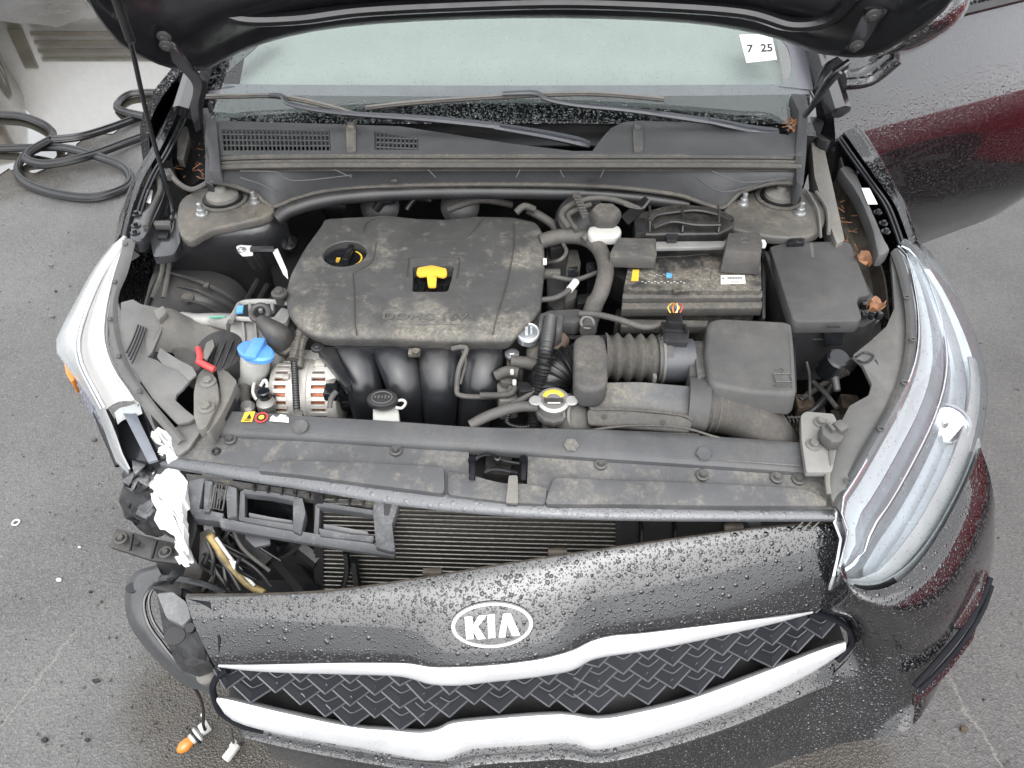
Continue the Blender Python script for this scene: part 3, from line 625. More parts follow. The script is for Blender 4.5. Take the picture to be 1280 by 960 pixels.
# ---- strut towers
M['tower'] = mat('tower_paint', (.085, .083, .079), .5, dust=.65, dcol=(.25, .215, .16), dlo=.42, dhi=.6)
def tower(cx, cy, bolts, topol, z=.86):
    e = MB(); e.prism(cr(L(topol, z), 3, True), .022, .006, 3); o = part('strut_tower', e, M['tower'])
    c = P(cx, cy, z)
    e = MB(); e.lathe([(.052, 0), (.052, .004), (.045, .006), (.040, .001)], c, seg=32); build('tower_ring', e, M['duct'], o)
    e = MB(); e.lathe([(.041, .001), (.041, .0075)], c, seg=32); build('ring_gap', e, M['black'], o)
    e = MB(); e.lathe([(.035, .004), (.034, .013), (.027, .018), (.014, .021), (.011, .030), (.006, .031)], c + Vector((0, 0, .002)), seg=28); build('mount_cap', e, M['bracket'], o)
    for x, y in bolts:
        e = MB(); e.lathe([(.013, 0), (.013, .003), (.010, .004), (.0085, .004), (.0085, .013), (.0055, .014), (.0055, .026), (.004, .027)], P(x, y, z), seg=10); build('tower_bolt', e, M['steel'], o)
    return o
tower(280, 250, ((277, 238), (319, 253), (253, 268)), [(222, 258), (232, 244), (260, 233), (290, 230), (325, 238), (342, 255), (336, 268), (300, 278), (262, 287), (236, 300), (222, 285)])
tower(974, 248, ((979, 234), (929, 255), (999, 267)), [(905, 262), (925, 246), (960, 233), (995, 232), (1022, 244), (1032, 262), (1028, 285), (1010, 295), (975, 296), (935, 290), (908, 280)])

# ---- left apron: tower wall, rail and wheelhouse
cA = [(222, 288, .84), (236, 300, .842), (262, 288, .845), (300, 279, .845), (338, 268, .845), (352, 258, .84)]
cB = [(205, 300, .80), (222, 318, .80), (262, 312, .80), (300, 306, .80), (335, 300, .80), (362, 290, .78)]
cC = [(196, 318, .74), (215, 345, .70), (262, 350, .68), (300, 352, .66), (340, 350, .64), (372, 340, .62)]
cD = [(190, 350, .62), (212, 372, .58), (260, 395, .54), (300, 405, .50), (345, 405, .48), (380, 400, .46)]
mb = MB(); mb.sheet([L(q) for q in (cA, cB, cC, cD)], .004, 4, 4); ap = part('inner_apron', mb, 'inner_paint')
mb = MB()   # wheelhouse dome in front of it
mb.sheet([L(q) for q in ([(196, 326, .73), (225, 330, .73), (262, 338, .715), (296, 352, .68), (318, 380, .62)], [(192, 340, .735), (222, 348, .735), (258, 358, .725), (290, 374, .69), (312, 398, .63)], [(186, 356, .71), (214, 368, .72), (246, 378, .715), (274, 390, .68), (298, 410, .62)], [(180, 385, .66), (212, 396, .67), (240, 402, .665), (262, 410, .63), (286, 425, .58)])], .004, 4, 4)
wh = part('wheelhouse', mb, mat('wheelhouse_plastic', (.075, .075, .076), .45, dust=.5, dcol=(.16, .14, .12)))
mb = MB()
for q, r_ in (([(208, 340, .738), (232, 347, .742), (260, 357, .738), (288, 372, .706), (300, 382, .675)], .004), ([(222, 358, .734), (248, 364, .734), (272, 376, .712), (292, 390, .67)], .003), ([(214, 334, .736), (200, 344, .735), (190, 362, .712), (184, 382, .672)], .006), ([(228, 376, .722), (252, 380, .72), (274, 392, .69)], .003)):
    mb = MB(); mb.tube([p + Vector((0, 0, .002)) for p in L(q)], r_, 6, 4); build('pressed_rib', mb, wh.data.materials[0], wh)
for q in ([(300, 388, .66), (322, 350, .67)], [(312, 394, .64), (334, 356, .65)], [(324, 398, .62), (346, 362, .63)]): mb = MB(); mb.tube(L(q), .006, 6, 1); part('apron_brace', mb, 'inner_paint')
for q in ([(205, 305, .80), (202, 340, .77), (190, 372, .74)], [(212, 312, .79), (210, 340, .76), (204, 372, .73)]): mb = MB(); mb.tube(L(q), .005, 6, 3); part('seam_fold', mb, 'bracket')
mb = MB(); mb.lathe([(.014, 0), (.013, .004), (.006, .005)], P(235, 373, .722), (0, -.3, 1), 20); build('drain_plug', mb, M['dusty'], wh)
mb = MB(); mb.box(P(258, 357, .742), (.012, .014, .008), bev=.002); build('clip', mb, M['dusty'], wh)
# dark body behind engine at left
mb = MB(); mb.prism(L([(345, 268), (400, 250), (420, 300), (390, 345), (350, 380), (335, 330)], .70), .2, .01); part('timing_side_cover', mb, 'black')
mb = MB(); mb.lathe([(.02, 0), (.02, .01), (.012, .012)], P(362, 305, .74), (0, -.5, 1), 20); mb.tube(L([(335, 290, .77), (358, 288, .77), (358, 305, .765)]), .002, 5, 3); part('grommet', mb, 'blackg')

# ---- rails with holes, fender edges
def rail(outer, inner, z, name, m, h=.03): 
    e = MB(); e.sheet([L(outer, z), [a.lerp(b, .5) + Vector((0, 0, .004)) for a, b in zip(L(outer, z), L(inner, z))], L(inner, z)], .02, 2, 4); return part(name, e, m)
lo = [(228, 98, .94), (211, 138, .925), (191, 181, .91), (173, 212, .895), (160, 250, .875), (149, 294, .85)]
li = [(236, 106, .94), (220, 144, .925), (200, 187, .91), (182, 217, .895), (167, 254, .875), (156, 297, .85)]
mb = MB(); A, B = L(lo), L(li); C = [a + Vector((-.055, .01, -.075)) for a in A]; D = [a + Vector((-.085, .02, -.20)) for a in A]; G_ = [a + Vector((-.09, .02, -.38)) for a in A]
mb.sheet([B, [a.lerp(b, .5) + Vector((0, 0, .003)) for a, b in zip(A, B)], A, C, D, G_], .003, 3, 3); part('left_fender'.replace('left_', ''), mb, 'paint')
ro = [(1030, 92, .95), (1062, 142, .925), (1084, 170, .91), (1102, 198, .90), (1116, 226, .89), (1131, 252, .88), (1143, 284, .86), (1149, 302, .85)]
ri = [(1018, 98, .95), (1044, 148, .925), (1064, 178, .91), (1083, 205, .90), (1101, 230, .89), (1119, 256, .88), (1131, 286, .86), (1137, 304, .85)]
mb = MB(); A, B = L(ro), L(ri); C = [a + Vector((.055, .01, -.075)) for a in A]; D = [a + Vector((.085, .02, -.20)) for a in A]; G_ = [a + Vector((.09, .02, -.38)) for a in A]
mb.sheet([B, [a.lerp(b, .5) + Vector((0, 0, .003)) for a, b in zip(A, B)], A, C, D, G_], .003, 3, 3); part('fender', mb, 'paint')
# dark channel lips inside each fender
for (a, b) in ((li, -1), (ri, 1)):
    for off, r_ in ((10, .004), (16, .003)):
        e = MB(); e.tube([P(x - b * off * .8, y + 2, z - .008) for x, y, z in a], r_, 6, 4); part('fender_lip', e, 'blackg')
# left rail plate (grey-black with holes, white sticker)
pl = [(196, 226), (207, 231), (203, 250), (194, 270), (184, 290), (176, 300), (163, 298), (166, 275), (176, 248)]
rl_ = part('fender_rail', MB().prism(cr(L(pl, .862), 2, True), .03, .003), 'inner_paint')
for x, y in ((171, 268), (170, 282), (169, 291)):
    e = MB(); e.lathe([(.010, 0), (.010, .002), (.006, .002)], P(x, y, .863), seg=12); e.lathe([(.005, .001), (.004, .008)], P(x, y, .863), seg=8); build('rail_bolt', e, M['blackg'], rl_)
build('rail_sticker', MB().prism(L([(180, 236), (191, 238), (188, 254), (175, 251)], .8645), .001), M['white'], rl_, smooth=0)
e = MB(); e.tube(L([(195, 216, .875), (199, 226, .872), (200, 240, .868), (190, 262, .868), (182, 284, .866)]), .006, 8, 4); e.tube(L([(190, 220, .87), (204, 214, .88), (212, 222, .88)]), .008, 8, 4); part('cable_conduit', e, 'dusty')
e = MB(); e.tube(L([(211, 213, .88), (222, 228, .875), (240, 237, .87), (260, 228, .88)]), .006, 8, 5); part('washer_hose', e, 'hose')
pk = L([(192, 282), (215, 280), (220, 262), (226, 300), (218, 318), (192, 322), (188, 300)], .84); part('rail_pocket', MB().prism(rnd(pk, .01), .018, .004), 'inner_paint')
part('pocket_hole', MB().prism(rnd(L([(197, 288), (212, 287), (209, 297), (196, 297)], .846), .004), .01, .001), 'black')
# right rail plate
pl = [(1050, 210), (1062, 208), (1072, 220), (1082, 245), (1094, 272), (1106, 300), (1112, 312), (1098, 318), (1092, 290), (1080, 258), (1066, 232)]
rr_ = part('fender_rail', MB().prism(cr(L(pl, .875), 2, True), .03, .003), mat('rail_grey', (.10, .102, .105), .45, dust=.3))
for x, y in ((1072, 216), (1097, 266), (1104, 280), (1107, 290)):
    e = MB(); e.lathe([(.009, 0), (.009, .002), (.006, .002)], P(x, y, .876), seg=12); e.lathe([(.0055, .001), (.004, .008)], P(x, y, .876), seg=8); build('rail_bolt', e, M['blackg'], rr_)
build('rail_sticker', MB().prism(L([(1077, 235), (1087, 235), (1097, 255), (1085, 255)], .8775), .001), M['white'], rr_, smooth=0)
# right apron slope between tower and rail (dusty, with a deep dirty trough)
mb = MB(); mb.sheet([L([(1024, 180, .88), (1028, 240, .86), (1034, 280, .85), (1056, 330, .82), (1070, 380, .80)]), L([(1036, 180, .86), (1044, 240, .80), (1056, 290, .78), (1080, 335, .76), (1088, 385, .75)]), L([(1048, 190, .87), (1066, 250, .84), (1088, 300, .80), (1104, 345, .80), (1110, 400, .78)])], .004, 4, 4); part('dirty_trough', mb, mat('trough_grime', (.075, .063, .05), .85, var=.5, vscale=35, bump=.8, bscale=120))
part('rail_beam', MB().prism(rnd(L([(1014, 176, .88), (1028, 174, .88), (1042, 236, .87), (1056, 300, .855), (1046, 305, .855), (1030, 262, .86), (1018, 220, .87)]), .006), .04, .004), 'bracket')
part('hinge_mount', MB().prism(rnd(L([(1020, 150), (1044, 148), (1048, 170), (1036, 178), (1022, 172)], .90), .006), .03, .004), 'shroud')
part('tower_edge_rib', MB().tube(L([(1020, 240, .868), (1034, 262, .866), (1036, 292, .864)]), .004, 6, 4).tube(L([(1008, 238, .868), (1022, 262, .867), (1026, 296, .864)]), .003, 6, 4), 'bracket')
mb = MB()
for k in range(70):
    x, y = random.choice(((random.uniform(228, 256), random.uniform(172, 228)), (random.uniform(985, 996), random.uniform(150, 166)), (random.uniform(1046, 1076), random.uniform(240, 330))))
    p = P(x, y, .83 if x < 300 else (.955 if y < 170 else .82)); mb.tube([p, p + Vector((random.uniform(-.02, .02), random.uniform(-.02, .02), random.uniform(0, .01)))], .0012, 4, 1)
tag(build('pine_needles', mb, M['leaf']), 'brown pine needles caught in the gaps beside the cowl', 'pine needles', kind='stuff')
# left gap beside hinge: deep black box, plus inner metal
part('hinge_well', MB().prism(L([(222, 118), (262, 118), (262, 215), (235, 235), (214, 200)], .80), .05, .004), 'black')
part('hinge_bracket', MB().prism(rnd(L([(222, 160, .88), (234, 158, .88), (236, 172, .88), (229, 200, .87), (221, 198, .87)]), .004), .02, .003).tube(L([(232, 128, .93), (228, 140, .92), (240, 143, .92)]), .006, 8, 4), 'dusty')
part('cowl_side_wall', MB().prism(rnd(L([(252, 135, .955), (268, 135, .955), (272, 200, .93), (266, 232, .90), (256, 228, .90), (257, 190, .93)]), .005), .05, .003), 'shroud')

# ---- open front door on the right
hinge = Vector((.83, 1.03, 0)); ddir = Vector((math.sin(R(62)), math.cos(R(62)), 0)); dn = Vector((ddir.y, -ddir.x, 0))
prof = [(.42, .0), (.50, .03), (.60, .05), (.74, .052), (.84, .045), (.92, .012), (1.02, -.06), (1.07, -.10)]
mb = MB(); rows = []
for s in (-.13, .1, .35, .65, .9, 1.05, 1.10):
    rows.append([hinge + ddir * (s - (.05 if z < .45 else 0) + .10 * (z - .6)) + dn * (o - (.02 if s > 1 else 0)) + Vector((0, 0, z + (.02 if s > .9 else 0) * s)) for z, o in prof])
mb.sheet(rows, .05, 3, 4); door = part('front_door', mb, 'paint_door', label='open front door')
mb = MB(); mb.tube([hinge + ddir * s + dn * -.105 + Vector((0, 0, 1.075)) for s in (.05, .5, 1.08)], .012, 8, 3); build('window_strip', mb, M['rubber'], door)
mb = MB(); mb.sheet([[hinge + ddir * s - dn * (.13 + q * .3) + Vector((0, 0, 1.07 + q)) for s in (.05 + q * .8, .6, 1.05)] for q in (0, .2, .38)], .004); build('door_window', mb, M['frit'], door)
mb = MB(); mb.tube([hinge + ddir * .80 + dn * .045 + Vector((0, 0, .885)), hinge + ddir * .86 + dn * .075 + Vector((0, 0, .89)), hinge + ddir * .98 + dn * .075 + Vector((0, 0, .895)), hinge + ddir * 1.02 + dn * .04 + Vector((0, 0, .895))], .012, 10, 5, flat=.7); build('door_handle', mb, M['paint'], door)
# mirror
m0 = PY(1155, 32, 1.02)
mb = MB(); mb.sheet([[PY(x, y, d) for x, y, d in ((1085, 76, 1.0), (1105, 50, .98), (1140, 12, .97), (1175, -14, .98), (1205, -22, 1.0))],
                     [PY(x, y, d) for x, y, d in ((1100, 70, .95), (1125, 58, .92), (1165, 28, .91), (1195, 2, .93), (1210, -8, .96))],
                     [PY(x, y, d) for x, y, d in ((1112, 68, .96), (1145, 60, .94), (1185, 36, .94), (1206, 14, .96), (1214, -2, .98))],
                     [PY(x, y, d) for x, y, d in ((1112, 72, 1.02), (1140, 66, 1.04), (1180, 44, 1.05), (1205, 20, 1.05), (1214, 0, 1.04))]], .006, 5, 5); part('side_mirror', mb, 'paint')
mb = MB(); mb.tube([PY(1050, 100, 1.02), PY(1085, 95, 1.03), PY(1120, 68, 1.02)], .03, 12, 5, flat=.7); part('mirror_stalk', mb, 'frit')
# ================================================================== engine bay
def PR(pts, z=None, r=.006, h=.03, bev=.003, n=3): return MB().prism(rnd(L(pts, z), r, n), h, bev)
# ---- engine cover
oc = [(402, 279), (404, 273), (462, 270), (478, 268), (520, 273), (560, 274), (598, 270), (645, 271), (672, 277), (680, 290), (682, 330), (677, 384), (668, 396), (652, 411), (641, 424), (560, 424), (470, 421), (397, 420), (372, 408), (358, 390), (356, 364), (362, 342), (378, 312)]
top = rnd(L(oc, .832), .012, 2); c0 = sum(top, Vector()) / len(top)
def inset(pts, k, dz): return [c0 + (p - c0) * k + Vector((0, 0, dz)) for p in pts]
mb = MB(); V = top[:]; n_ = len(top)
rings = [inset(top, .975, -.022), inset(top, .995, -.010), inset(top, .995, -.005), inset(top, .985, -.001), inset(top, .96, .003), inset(top, .90, .006), inset(top, .5, .008)]
bot = inset(top, .95, -.035)
vv = [p for r_ in [bot] + rings for p in r_]; ff = []
for i in range(len(rings)):
    for k in range(n_): a = i*n_; b = a+n_; ff.append((a+k, a+(k+1) % n_, b+(k+1) % n_, b+k))
ff.append(tuple(range(n_))[::-1]); ff.append(tuple(len(rings)*n_ + k for k in range(n_))); mb.add(vv, ff)
ec = part('engine_cover', mb, 'cover', label='dusty grey engine cover', fix=True)
CP = P(432, 321, .832)
cutm = MB(); cutm.lathe([(.046, -.022), (.046, .02)], CP, seg=40); cut(ec, cutm)
cutm = MB(); cutm.prism([p + Vector((0, 0, .03)) for p in rnd(L([(516, 334), (568, 334), (565, 349), (560, 366), (515, 366), (516, 349)], .838), .008)], .08); cut(ec, cutm)
mb = MB(); mb.torus(CP + Vector((0, 0, .006)), .049, .005, flat=.6, seg=40); mb.torus(CP + Vector((.006, 0, .0055)), .066, .004, flat=.5, seg=30, a0=-1.4, a1=1.6); build('cap_collar', mb, M['cover'], ec)
mb = MB(); mb.lathe([(.047, -.03), (.047, -.028)], CP, seg=30); build('cap_well', mb, M['black'], ec)
mb = MB(); mb.lathe([(.042, -.022), (.042, -.006), (.039, -.003), (.034, -.006)], CP, seg=30); mb.box(CP + Vector((.006, .004, .002)), (.012, .055, .018), Matrix.Rotation(-.1, 3, 'Z'), bev=.003); ocap = build('oil_cap', mb, M['blackg'], ec)
mb = MB(); mb.torus(CP + Vector((.004, 0, -.0045)), .028, .0018, a0=-.9, a1=1.1, flat=.4, seg=14)
mb.box(CP + Vector((-.016, -.004, -.005)), (.008, .003, .001)); mb.box(CP + Vector((-.016, .002, -.005)), (.008, .003, .001)); mb.box(CP + Vector((-.016, -.010, -.005)), (.006, .002, .001)); build('cap_marking', mb, M['yellow'], ec)
# yellow dipstick handle
mb = MB(); mb.prism(rnd(L([(517, 366), (516, 340), (568, 340), (564, 366)], .815), .005), .01, .001); build('handle_well', mb, M['blackg'], ec)
mb = MB(); mb.prism(rnd(L([(522, 334), (540, 331), (558, 335), (559, 342), (555, 345), (540, 342), (524, 344), (520, 341)], .845), .004), .008, .002)
mb.prism(rnd(L([(533, 341), (546, 341), (545, 357), (535, 357)], .843), .004), .007, .002); build('dipstick_handle', mb, M['yellow'], ec)
mb = MB(); mb.tube([P(540, 356, .84), P(541, 364, .82), P(542, 367, .80)], .005, 8, 2)
for k in range(5): mb.box(P(520 + k * 9, 361, .820), (.002, .02, .008))
build('dipstick_tube', mb, M['black'], ec)
# raised middle panel and creases
mb = MB()
zz = .8402
for pl in ([(441, 342), (443, 372), (443, 400), (446, 419)], [(642, 279), (642, 310), (634, 352), (622, 392), (616, 418)], [(455, 290), (457, 280), (468, 273), (480, 271)], [(455, 290), (470, 296), (520, 300), (575, 298), (590, 290), (603, 273)], [(444, 340), (462, 330), (468, 318), (470, 304)],
           [(509, 346), (511, 328), (516, 322), (568, 322), (574, 328), (571, 348)]):
    mb.tube([P(x, y, zz - (.003 if y > 410 else 0)) for x, y in pl], .0016, 5, 4)
build('moulded_line', mb, mat('cover_crease', (.05, .049, .047), .7, dust=.5), ec)
mb = MB(); xd, yd = Vector((1, -.02, 0)), Vector((0, 1, 0))
mb.text('DOHC 16V', P(531, 397, .8393), xd, yd, .0325, .0028, .006, 1.0, ys=.8)
mb.tube([P(480, 405, .8403), P(583, 405, .8403)], .0008, 4, 1); build('raised_lettering', mb, mat('lettering', (.15, .147, .14), .6), ec, smooth=0)
# head and block under the cover
mb = MB(); mb.prism(rnd(L([(372, 410), (400, 285), (670, 285), (678, 400), (640, 430), (400, 428)], .775), .01), .3, .004); blk = part('engine_block', mb, mat('engine_metal', (.10, .098, .092), .5, .4, dust=.5, bump=.4))
# ---- intake manifold
im = part('intake_manifold', MB().prism(rnd(L([(402, 424), (624, 426), (628, 436), (400, 434)], .80), .006), .06, .004).prism(rnd(L([(425, 505), (612, 508), (606, 545), (430, 540)], .60), .02), .1, .01), 'runner')
for pts in ([(432, 396, .75), (433, 416, .765), (438, 434, .778), (447, 458, .768), (457, 490, .73), (462, 522, .66), (462, 548, .58)],
            [(484, 396, .75), (487, 416, .765), (489, 434, .778), (500, 460, .768), (509, 492, .73), (512, 522, .66), (512, 550, .58)],
            [(547, 396, .75), (547, 416, .765), (547, 434, .778), (549, 460, .768), (550, 492, .73), (550, 524, .66), (550, 550, .58)],
            [(608, 396, .75), (607, 416, .765), (606, 434, .778), (602, 460, .768), (597, 492, .73), (592, 524, .66), (590, 550, .58)]):
    mb = MB(); mb.tube(L(pts), [.036, .038, .039, .038, .035, .032, .030], 22, 6, flat=.66); build('runner', mb, M['runner'], im)
mb = MB(); mb.prism(rnd(L([(398, 424), (416, 428), (426, 452), (440, 480), (432, 484), (414, 458), (396, 436)], .80), .004), .02, .003); mb.bolt(P(397, 434, .80), .007, .006); build('flange', mb, M['runner'], im)
mb = MB(); mb.tube(L([(565, 436, .815), (575, 434, .82), (583, 437, .82), (574, 460, .80), (571, 485, .77), (575, 494, .76), (600, 496, .755), (630, 494, .755), (640, 482, .77)]), .0048, 8, 5); part('vacuum_hose', mb, 'hose')
mb = MB(); mb.tube(L([(578, 438, .812), (582, 452, .80), (575, 480, .775)]), .003, 6, 4); part('wire', mb, 'duct')
mb = MB(); mb.box(P(518, 441, .80), (.022, .016, .01), bev=.002); mb.lathe([(.007, 0), (.007, .008)], P(520, 442, .803), seg=10); build('bracket_clip', mb, M['batt'], im)
# ---- alternator (axis runs across the car)
ax = Vector((1, 0, 0)); A0 = P(388, 492, .70); rad = .066
def slot_ring(e, x0, x1, step=9):
    for k in range(0, 360, 360 // 26):
        a = R(k); e.box(A0 + Vector(((x0 + x1) / 2, math.cos(a) * rad * .97, math.sin(a) * rad * .97)), (x1 - x0 + .002, .0085, .006), Matrix.Rotation(a - math.pi / 2, 3, 'X'), bev=.0008, seg=1)
mb = MB()
mb.lathe([(.040, -.064), (.058, -.062), (.064, -.056), (rad, -.050), (.056, -.050)], A0, ax, 40); mb.lathe([(rad, -.028), (rad, -.012), (rad * 1.03, -.010), (rad * 1.03, .008), (rad, .010), (rad, .018)], A0, ax, 40)
mb.lathe([(rad, .044), (.064, .056), (.058, .062), (.04, .064)], A0, ax, 40); slot_ring(mb, -.052, -.026); slot_ring(mb, .016, .046)
mb.box(A0 + Vector((-.028, -.02, rad - .001)), (.012, .012, .006), bev=.002); mb.box(A0 + Vector((.030, .01, rad + .002)), (.02, .016, .012), bev=.002)
mb.prism(rnd([A0 + Vector(v) for v in ((-.07, .03, .055), (.07, .03, .055), (.08, .06, .06), (-.08, .06, .06))], .006), .02, .003)
alt = part('alternator', mb, mat('alternator_aluminium', (.60, .585, .54), .42, .45, dust=.4, dcol=(.4, .35, .28), bump=.3), label='silver finned alternator with copper windings')
mb = MB(); mb.lathe([(.052, -.05), (.054, -.049), (.054, .048), (.052, .05)], A0, ax, 30); build('copper_winding', mb, M['copper'], alt)
mb = MB(); mb.prism(rnd(L([(412, 452), (426, 458), (430, 486), (420, 490), (412, 476)], .755), .006), .03, .003); mb.lathe([(.03, 0), (.03, .03), (.026, .034)], A0 + Vector((.060, -.005, 0)), ax, 24); mb.box(P(414, 490, .762), (.024, .03, .02), bev=.004); build('rear_cap', mb, M['blackg'], alt)
mb = MB(); mb.box(P(413, 466, .775), (.020, .034, .0016), Matrix.Rotation(.25, 3, 'Z') ); build('type_label', mb, M['milky'], alt)
mb = MB(); mb.tube(L([(370, 392, .80), (371, 420, .80), (368, 445, .785), (369, 475, .775), (371, 512, .765), (372, 520, .76)]), .0068, 10, 6, rib=(.0055, .0014)); part('wiring_conduit', mb, 'rubber')
part('conduit_tip', PR([(366, 512, .772), (378, 512, .772), (378, 520, .772), (366, 520, .772)], r=.002, h=.015, bev=.002), 'dusty')
mb = MB(); mb.tube(L([(412, 510, .77), (414, 498, .782), (420, 490, .785)]), .005, 8, 4); part('wire', mb, 'hose')
for pts, r_ in (([(385, 400, .80), (377, 412, .81), (372, 425, .80), (366, 450, .79)], .009), ([(392, 412, .80), (382, 420, .80), (376, 436, .79), (374, 460, .775)], .008), ([(340, 430, .79), (356, 440, .79), (368, 428, .80)], .007)):
    mb = MB(); mb.tube(L(pts), r_, 8, 5, rib=(.006, .001)); part('wiring_conduit', mb, 'duct')
part('connector', PR([(357, 400, .815), (368, 400, .815), (370, 420, .81), (359, 422, .81)], r=.002, h=.025, bev=.002), 'rubber')
# ---- engine mount: cast arm, ribbed block, open frame
mb = MB()
mb.tube(L([(226, 396, .79), (245, 399, .79), (268, 400, .79), (292, 404, .795)]), [.012, .013, .016, .022], 10, 5, flat=.8)
mb.prism(rnd(L([(287, 404), (296, 398), (340, 398), (352, 410), (352, 432), (338, 438), (300, 432), (286, 424)], .80), .008), .07, .005)
mb.tube(L([(288, 402, .815), (296, 388, .815), (303, 379, .815), (330, 377, .815), (362, 379, .815)]), .006, 8, 4); mb.tube(L([(362, 390, .812), (350, 398, .812), (330, 400, .812), (296, 398, .81)]), .005, 8, 4)
for x in (303, 318, 332): mb.tube(L([(x, 400, .803), (x + 2, 415, .804), (x + 3, 434, .80)]), .0028, 6, 3)
for x in (312, 325, 340): mb.tube(L([(x, 376, .815), (x + 1, 390, .812)]), .004, 6, 2)
mb.prism(rnd(L([(341, 398), (352, 384), (364, 388), (358, 402), (346, 406)], .825), .004), .03, .003)
mt = part('engine_mount', mb, 'alu', label='cast aluminium engine mount')
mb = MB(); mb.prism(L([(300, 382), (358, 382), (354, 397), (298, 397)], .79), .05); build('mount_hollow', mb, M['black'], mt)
mb = MB(); mb.box(P(300, 387, .82), (.012, .02, .004), Matrix.Rotation(.15, 3, 'Z')); build('paint_mark', mb, M['bluep'], mt)
mb = MB(); mb.tube([P(262, 397, .8065), P(282, 396, .8095)], .002, 5, 2); build('green_mark', mb, M['green'], mt)
mb = MB(); mb.bolt(P(349, 366, .84), .009, .01); mb.lathe([(.010, -.02), (.010, .0)], P(349, 368, .835), seg=10); build('mount_bolt', mb, M['dsteel'], mt)
mb = MB(); c = P(325, 391, .845); mb.torus(c, .016, .0055, (0, -.4, 1), seg=20); mb.tube([c + Vector((.006, -.018, -.004)), P(336, 409, .84), P(348, 420, .82), P(352, 432, .78)], [.012, .017, .024, .026], 14, 5); part('filler_neck', mb, mat('neck_rubber', (.045, .045, .046), .45, dust=.3))
# ground strap
mb = MB(); mb.prism(rnd(L([(295, 308), (300, 306), (316, 307), (316, 318), (303, 319), (297, 314)], .82), .003), .004, .001); mb.prism(L([(340, 313, .825), (347, 310, .825), (359, 338, .82), (360, 348, .815), (354, 342, .82)]), .004, .001)
gs = part('ground_strap', mb, 'whitep'); mb = MB(); mb.tube(L([(315, 312, .822), (328, 312, .825), (343, 312, .825)]), .008, 8, 3); build('strap_sleeve', mb, M['rubber'], gs)
mb = MB(); mb.bolt(P(302, 312, .823), .005, .005); build('strap_bolt', mb, M['steel'], gs)
# ---- washer reservoir with blue cap
o = P(320, 440, .815); axv = Vector((.10, .12, 1)).normalized()
mb = MB(); mb.tube([P(320, 444, .80), P(318, 458, .765), P(314, 474, .73), P(312, 490, .70)], [.026, .028, .025, .019], 20, 5)
wr = part('washer_reservoir', mb, 'milky')
mb = MB(); mb.lathe([(.022, -.010), (.033, -.006), (.0345, .002), (.031, .006), (.012, .008)], o, (.12, .15, 1), 32, sx=1.05, sy=.78, spin=-.55, lobes=(2, .05)); mb.box(o + Vector((.001, -.001, .008)), (.024, .052, .013), Matrix.Rotation(-.12, 3, 'Z'), bev=.004)
build('blue_cap', mb, M['blue'], wr)
mb = MB(); mb.tube(L([(306, 484, .735), (304, 498, .73), (308, 508, .725)]), [.012, .013, .012], 12, 4); part('washer_hose', mb, 'duct')
part('hose_fitting', MB().lathe([(.014, 0), (.015, .008), (.010, .014)], P(310, 512, .725), seg=16), 'alu')
mb = MB(); mb.lathe([(.016, -.02), (.017, -.005), (.011, -.003), (.011, .016), (.009, .018)], P(332, 497, .75), seg=16); part('valve', mb, 'blackg')
mb = MB(); mb.lathe([(.014, -.01), (.018, 0), (.017, .012), (.010, .016)], P(334, 508, .735), seg=16); part('hose_fitting', mb, 'alu')
for pts in ([(318, 478, .745), (316, 490, .745), (321, 500, .74)], [(326, 482, .75), (331, 475, .76), (334, 482, .75), (328, 492, .75)]):
    mb = MB(); mb.tube(L(pts), .0035, 6, 5, rib=(.005, .001)); part('hose_clamp', mb, 'whitep')
# ---- coolant reservoir
mb = MB(); mb.prism(rnd(L([(466, 505), (498, 508), (500, 540), (466, 540)], .755), .012), .10, .006); cr_ = part('coolant_reservoir', mb, 'milky')
mb = MB(); o = P(478, 499, .775); mb.lathe([(.024, -.012), (.027, -.008), (.028, 0), (.026, .004), (.02, .005)], o, (0, -.15, 1), 28, sx=1, sy=.72); build('black_cap', mb, mat('cap_plastic', (.028, .028, .030), .45, bump=.3), cr_)
mb = MB(); mb.tube(L([(494, 502, .768), (503, 500, .768), (507, 504, .766), (502, 510, .766), (495, 509, .766)]), .0026, 6, 4); build('cap_strap', mb, M['milky'], cr_)
mb = MB(); mb.torus(o + Vector((0, -.001, .006)), .018, .0012, (0, -.15, 1), sy=.7, seg=24)
for k in range(5): mb.box(o + Vector((-.012 + k * .006, 0, .0062)), (.0035, .006 + .003 * (k % 2), .001))
build('cap_relief', mb, M['ltprint'], cr_)
# ---- radiator cap and neck
mb = MB(); mb.tube(L([(688, 508, .755), (704, 515, .75), (716, 524, .745), (718, 545, .72)]), [.030, .033, .034, .034], 20, 5); mb.tube(L([(700, 510, .74), (700, 540, .72)]), [.034, .036], 20, 4); rn = part('filler_neck', mb, 'duct')
o = P(692, 500, .795); mb = MB(); mb.lathe([(.026, -.02), (.027, -.010), (.029, -.003), (.028, .0), (.022, .002)], o, (0, -.25, 1), 30, sy=.9)
for s in (-1, 1): mb.lathe([(.009, -.004), (.010, .001), (.008, .003)], o + Vector((s * .031, -.001, -.0005)), (0, -.25, 1), 14, sx=1.2)
rc = part('radiator_cap', mb, 'alu'); mb = MB(); mb.lathe([(.022, .002), (.022, .0032)], o, (0, -.25, 1), 24, sy=.85); build('cap_label', mb, M['bracket'], rc)
mb = MB(); mb.torus(o + Vector((0, .001, .0035)), .0165, .0045, (0, -.25, 1), sy=.82, seg=16, a0=.25, a1=2.9, flat=.25); build('cap_label', mb, M['yellow'], rc)
mb = MB(); mb.box(o + Vector((0, -.005, .0048)), (.034, .012, .0012), Matrix.Rotation(-.25, 3, 'X')); build('label_panel', mb, M['dsteel'], rc)
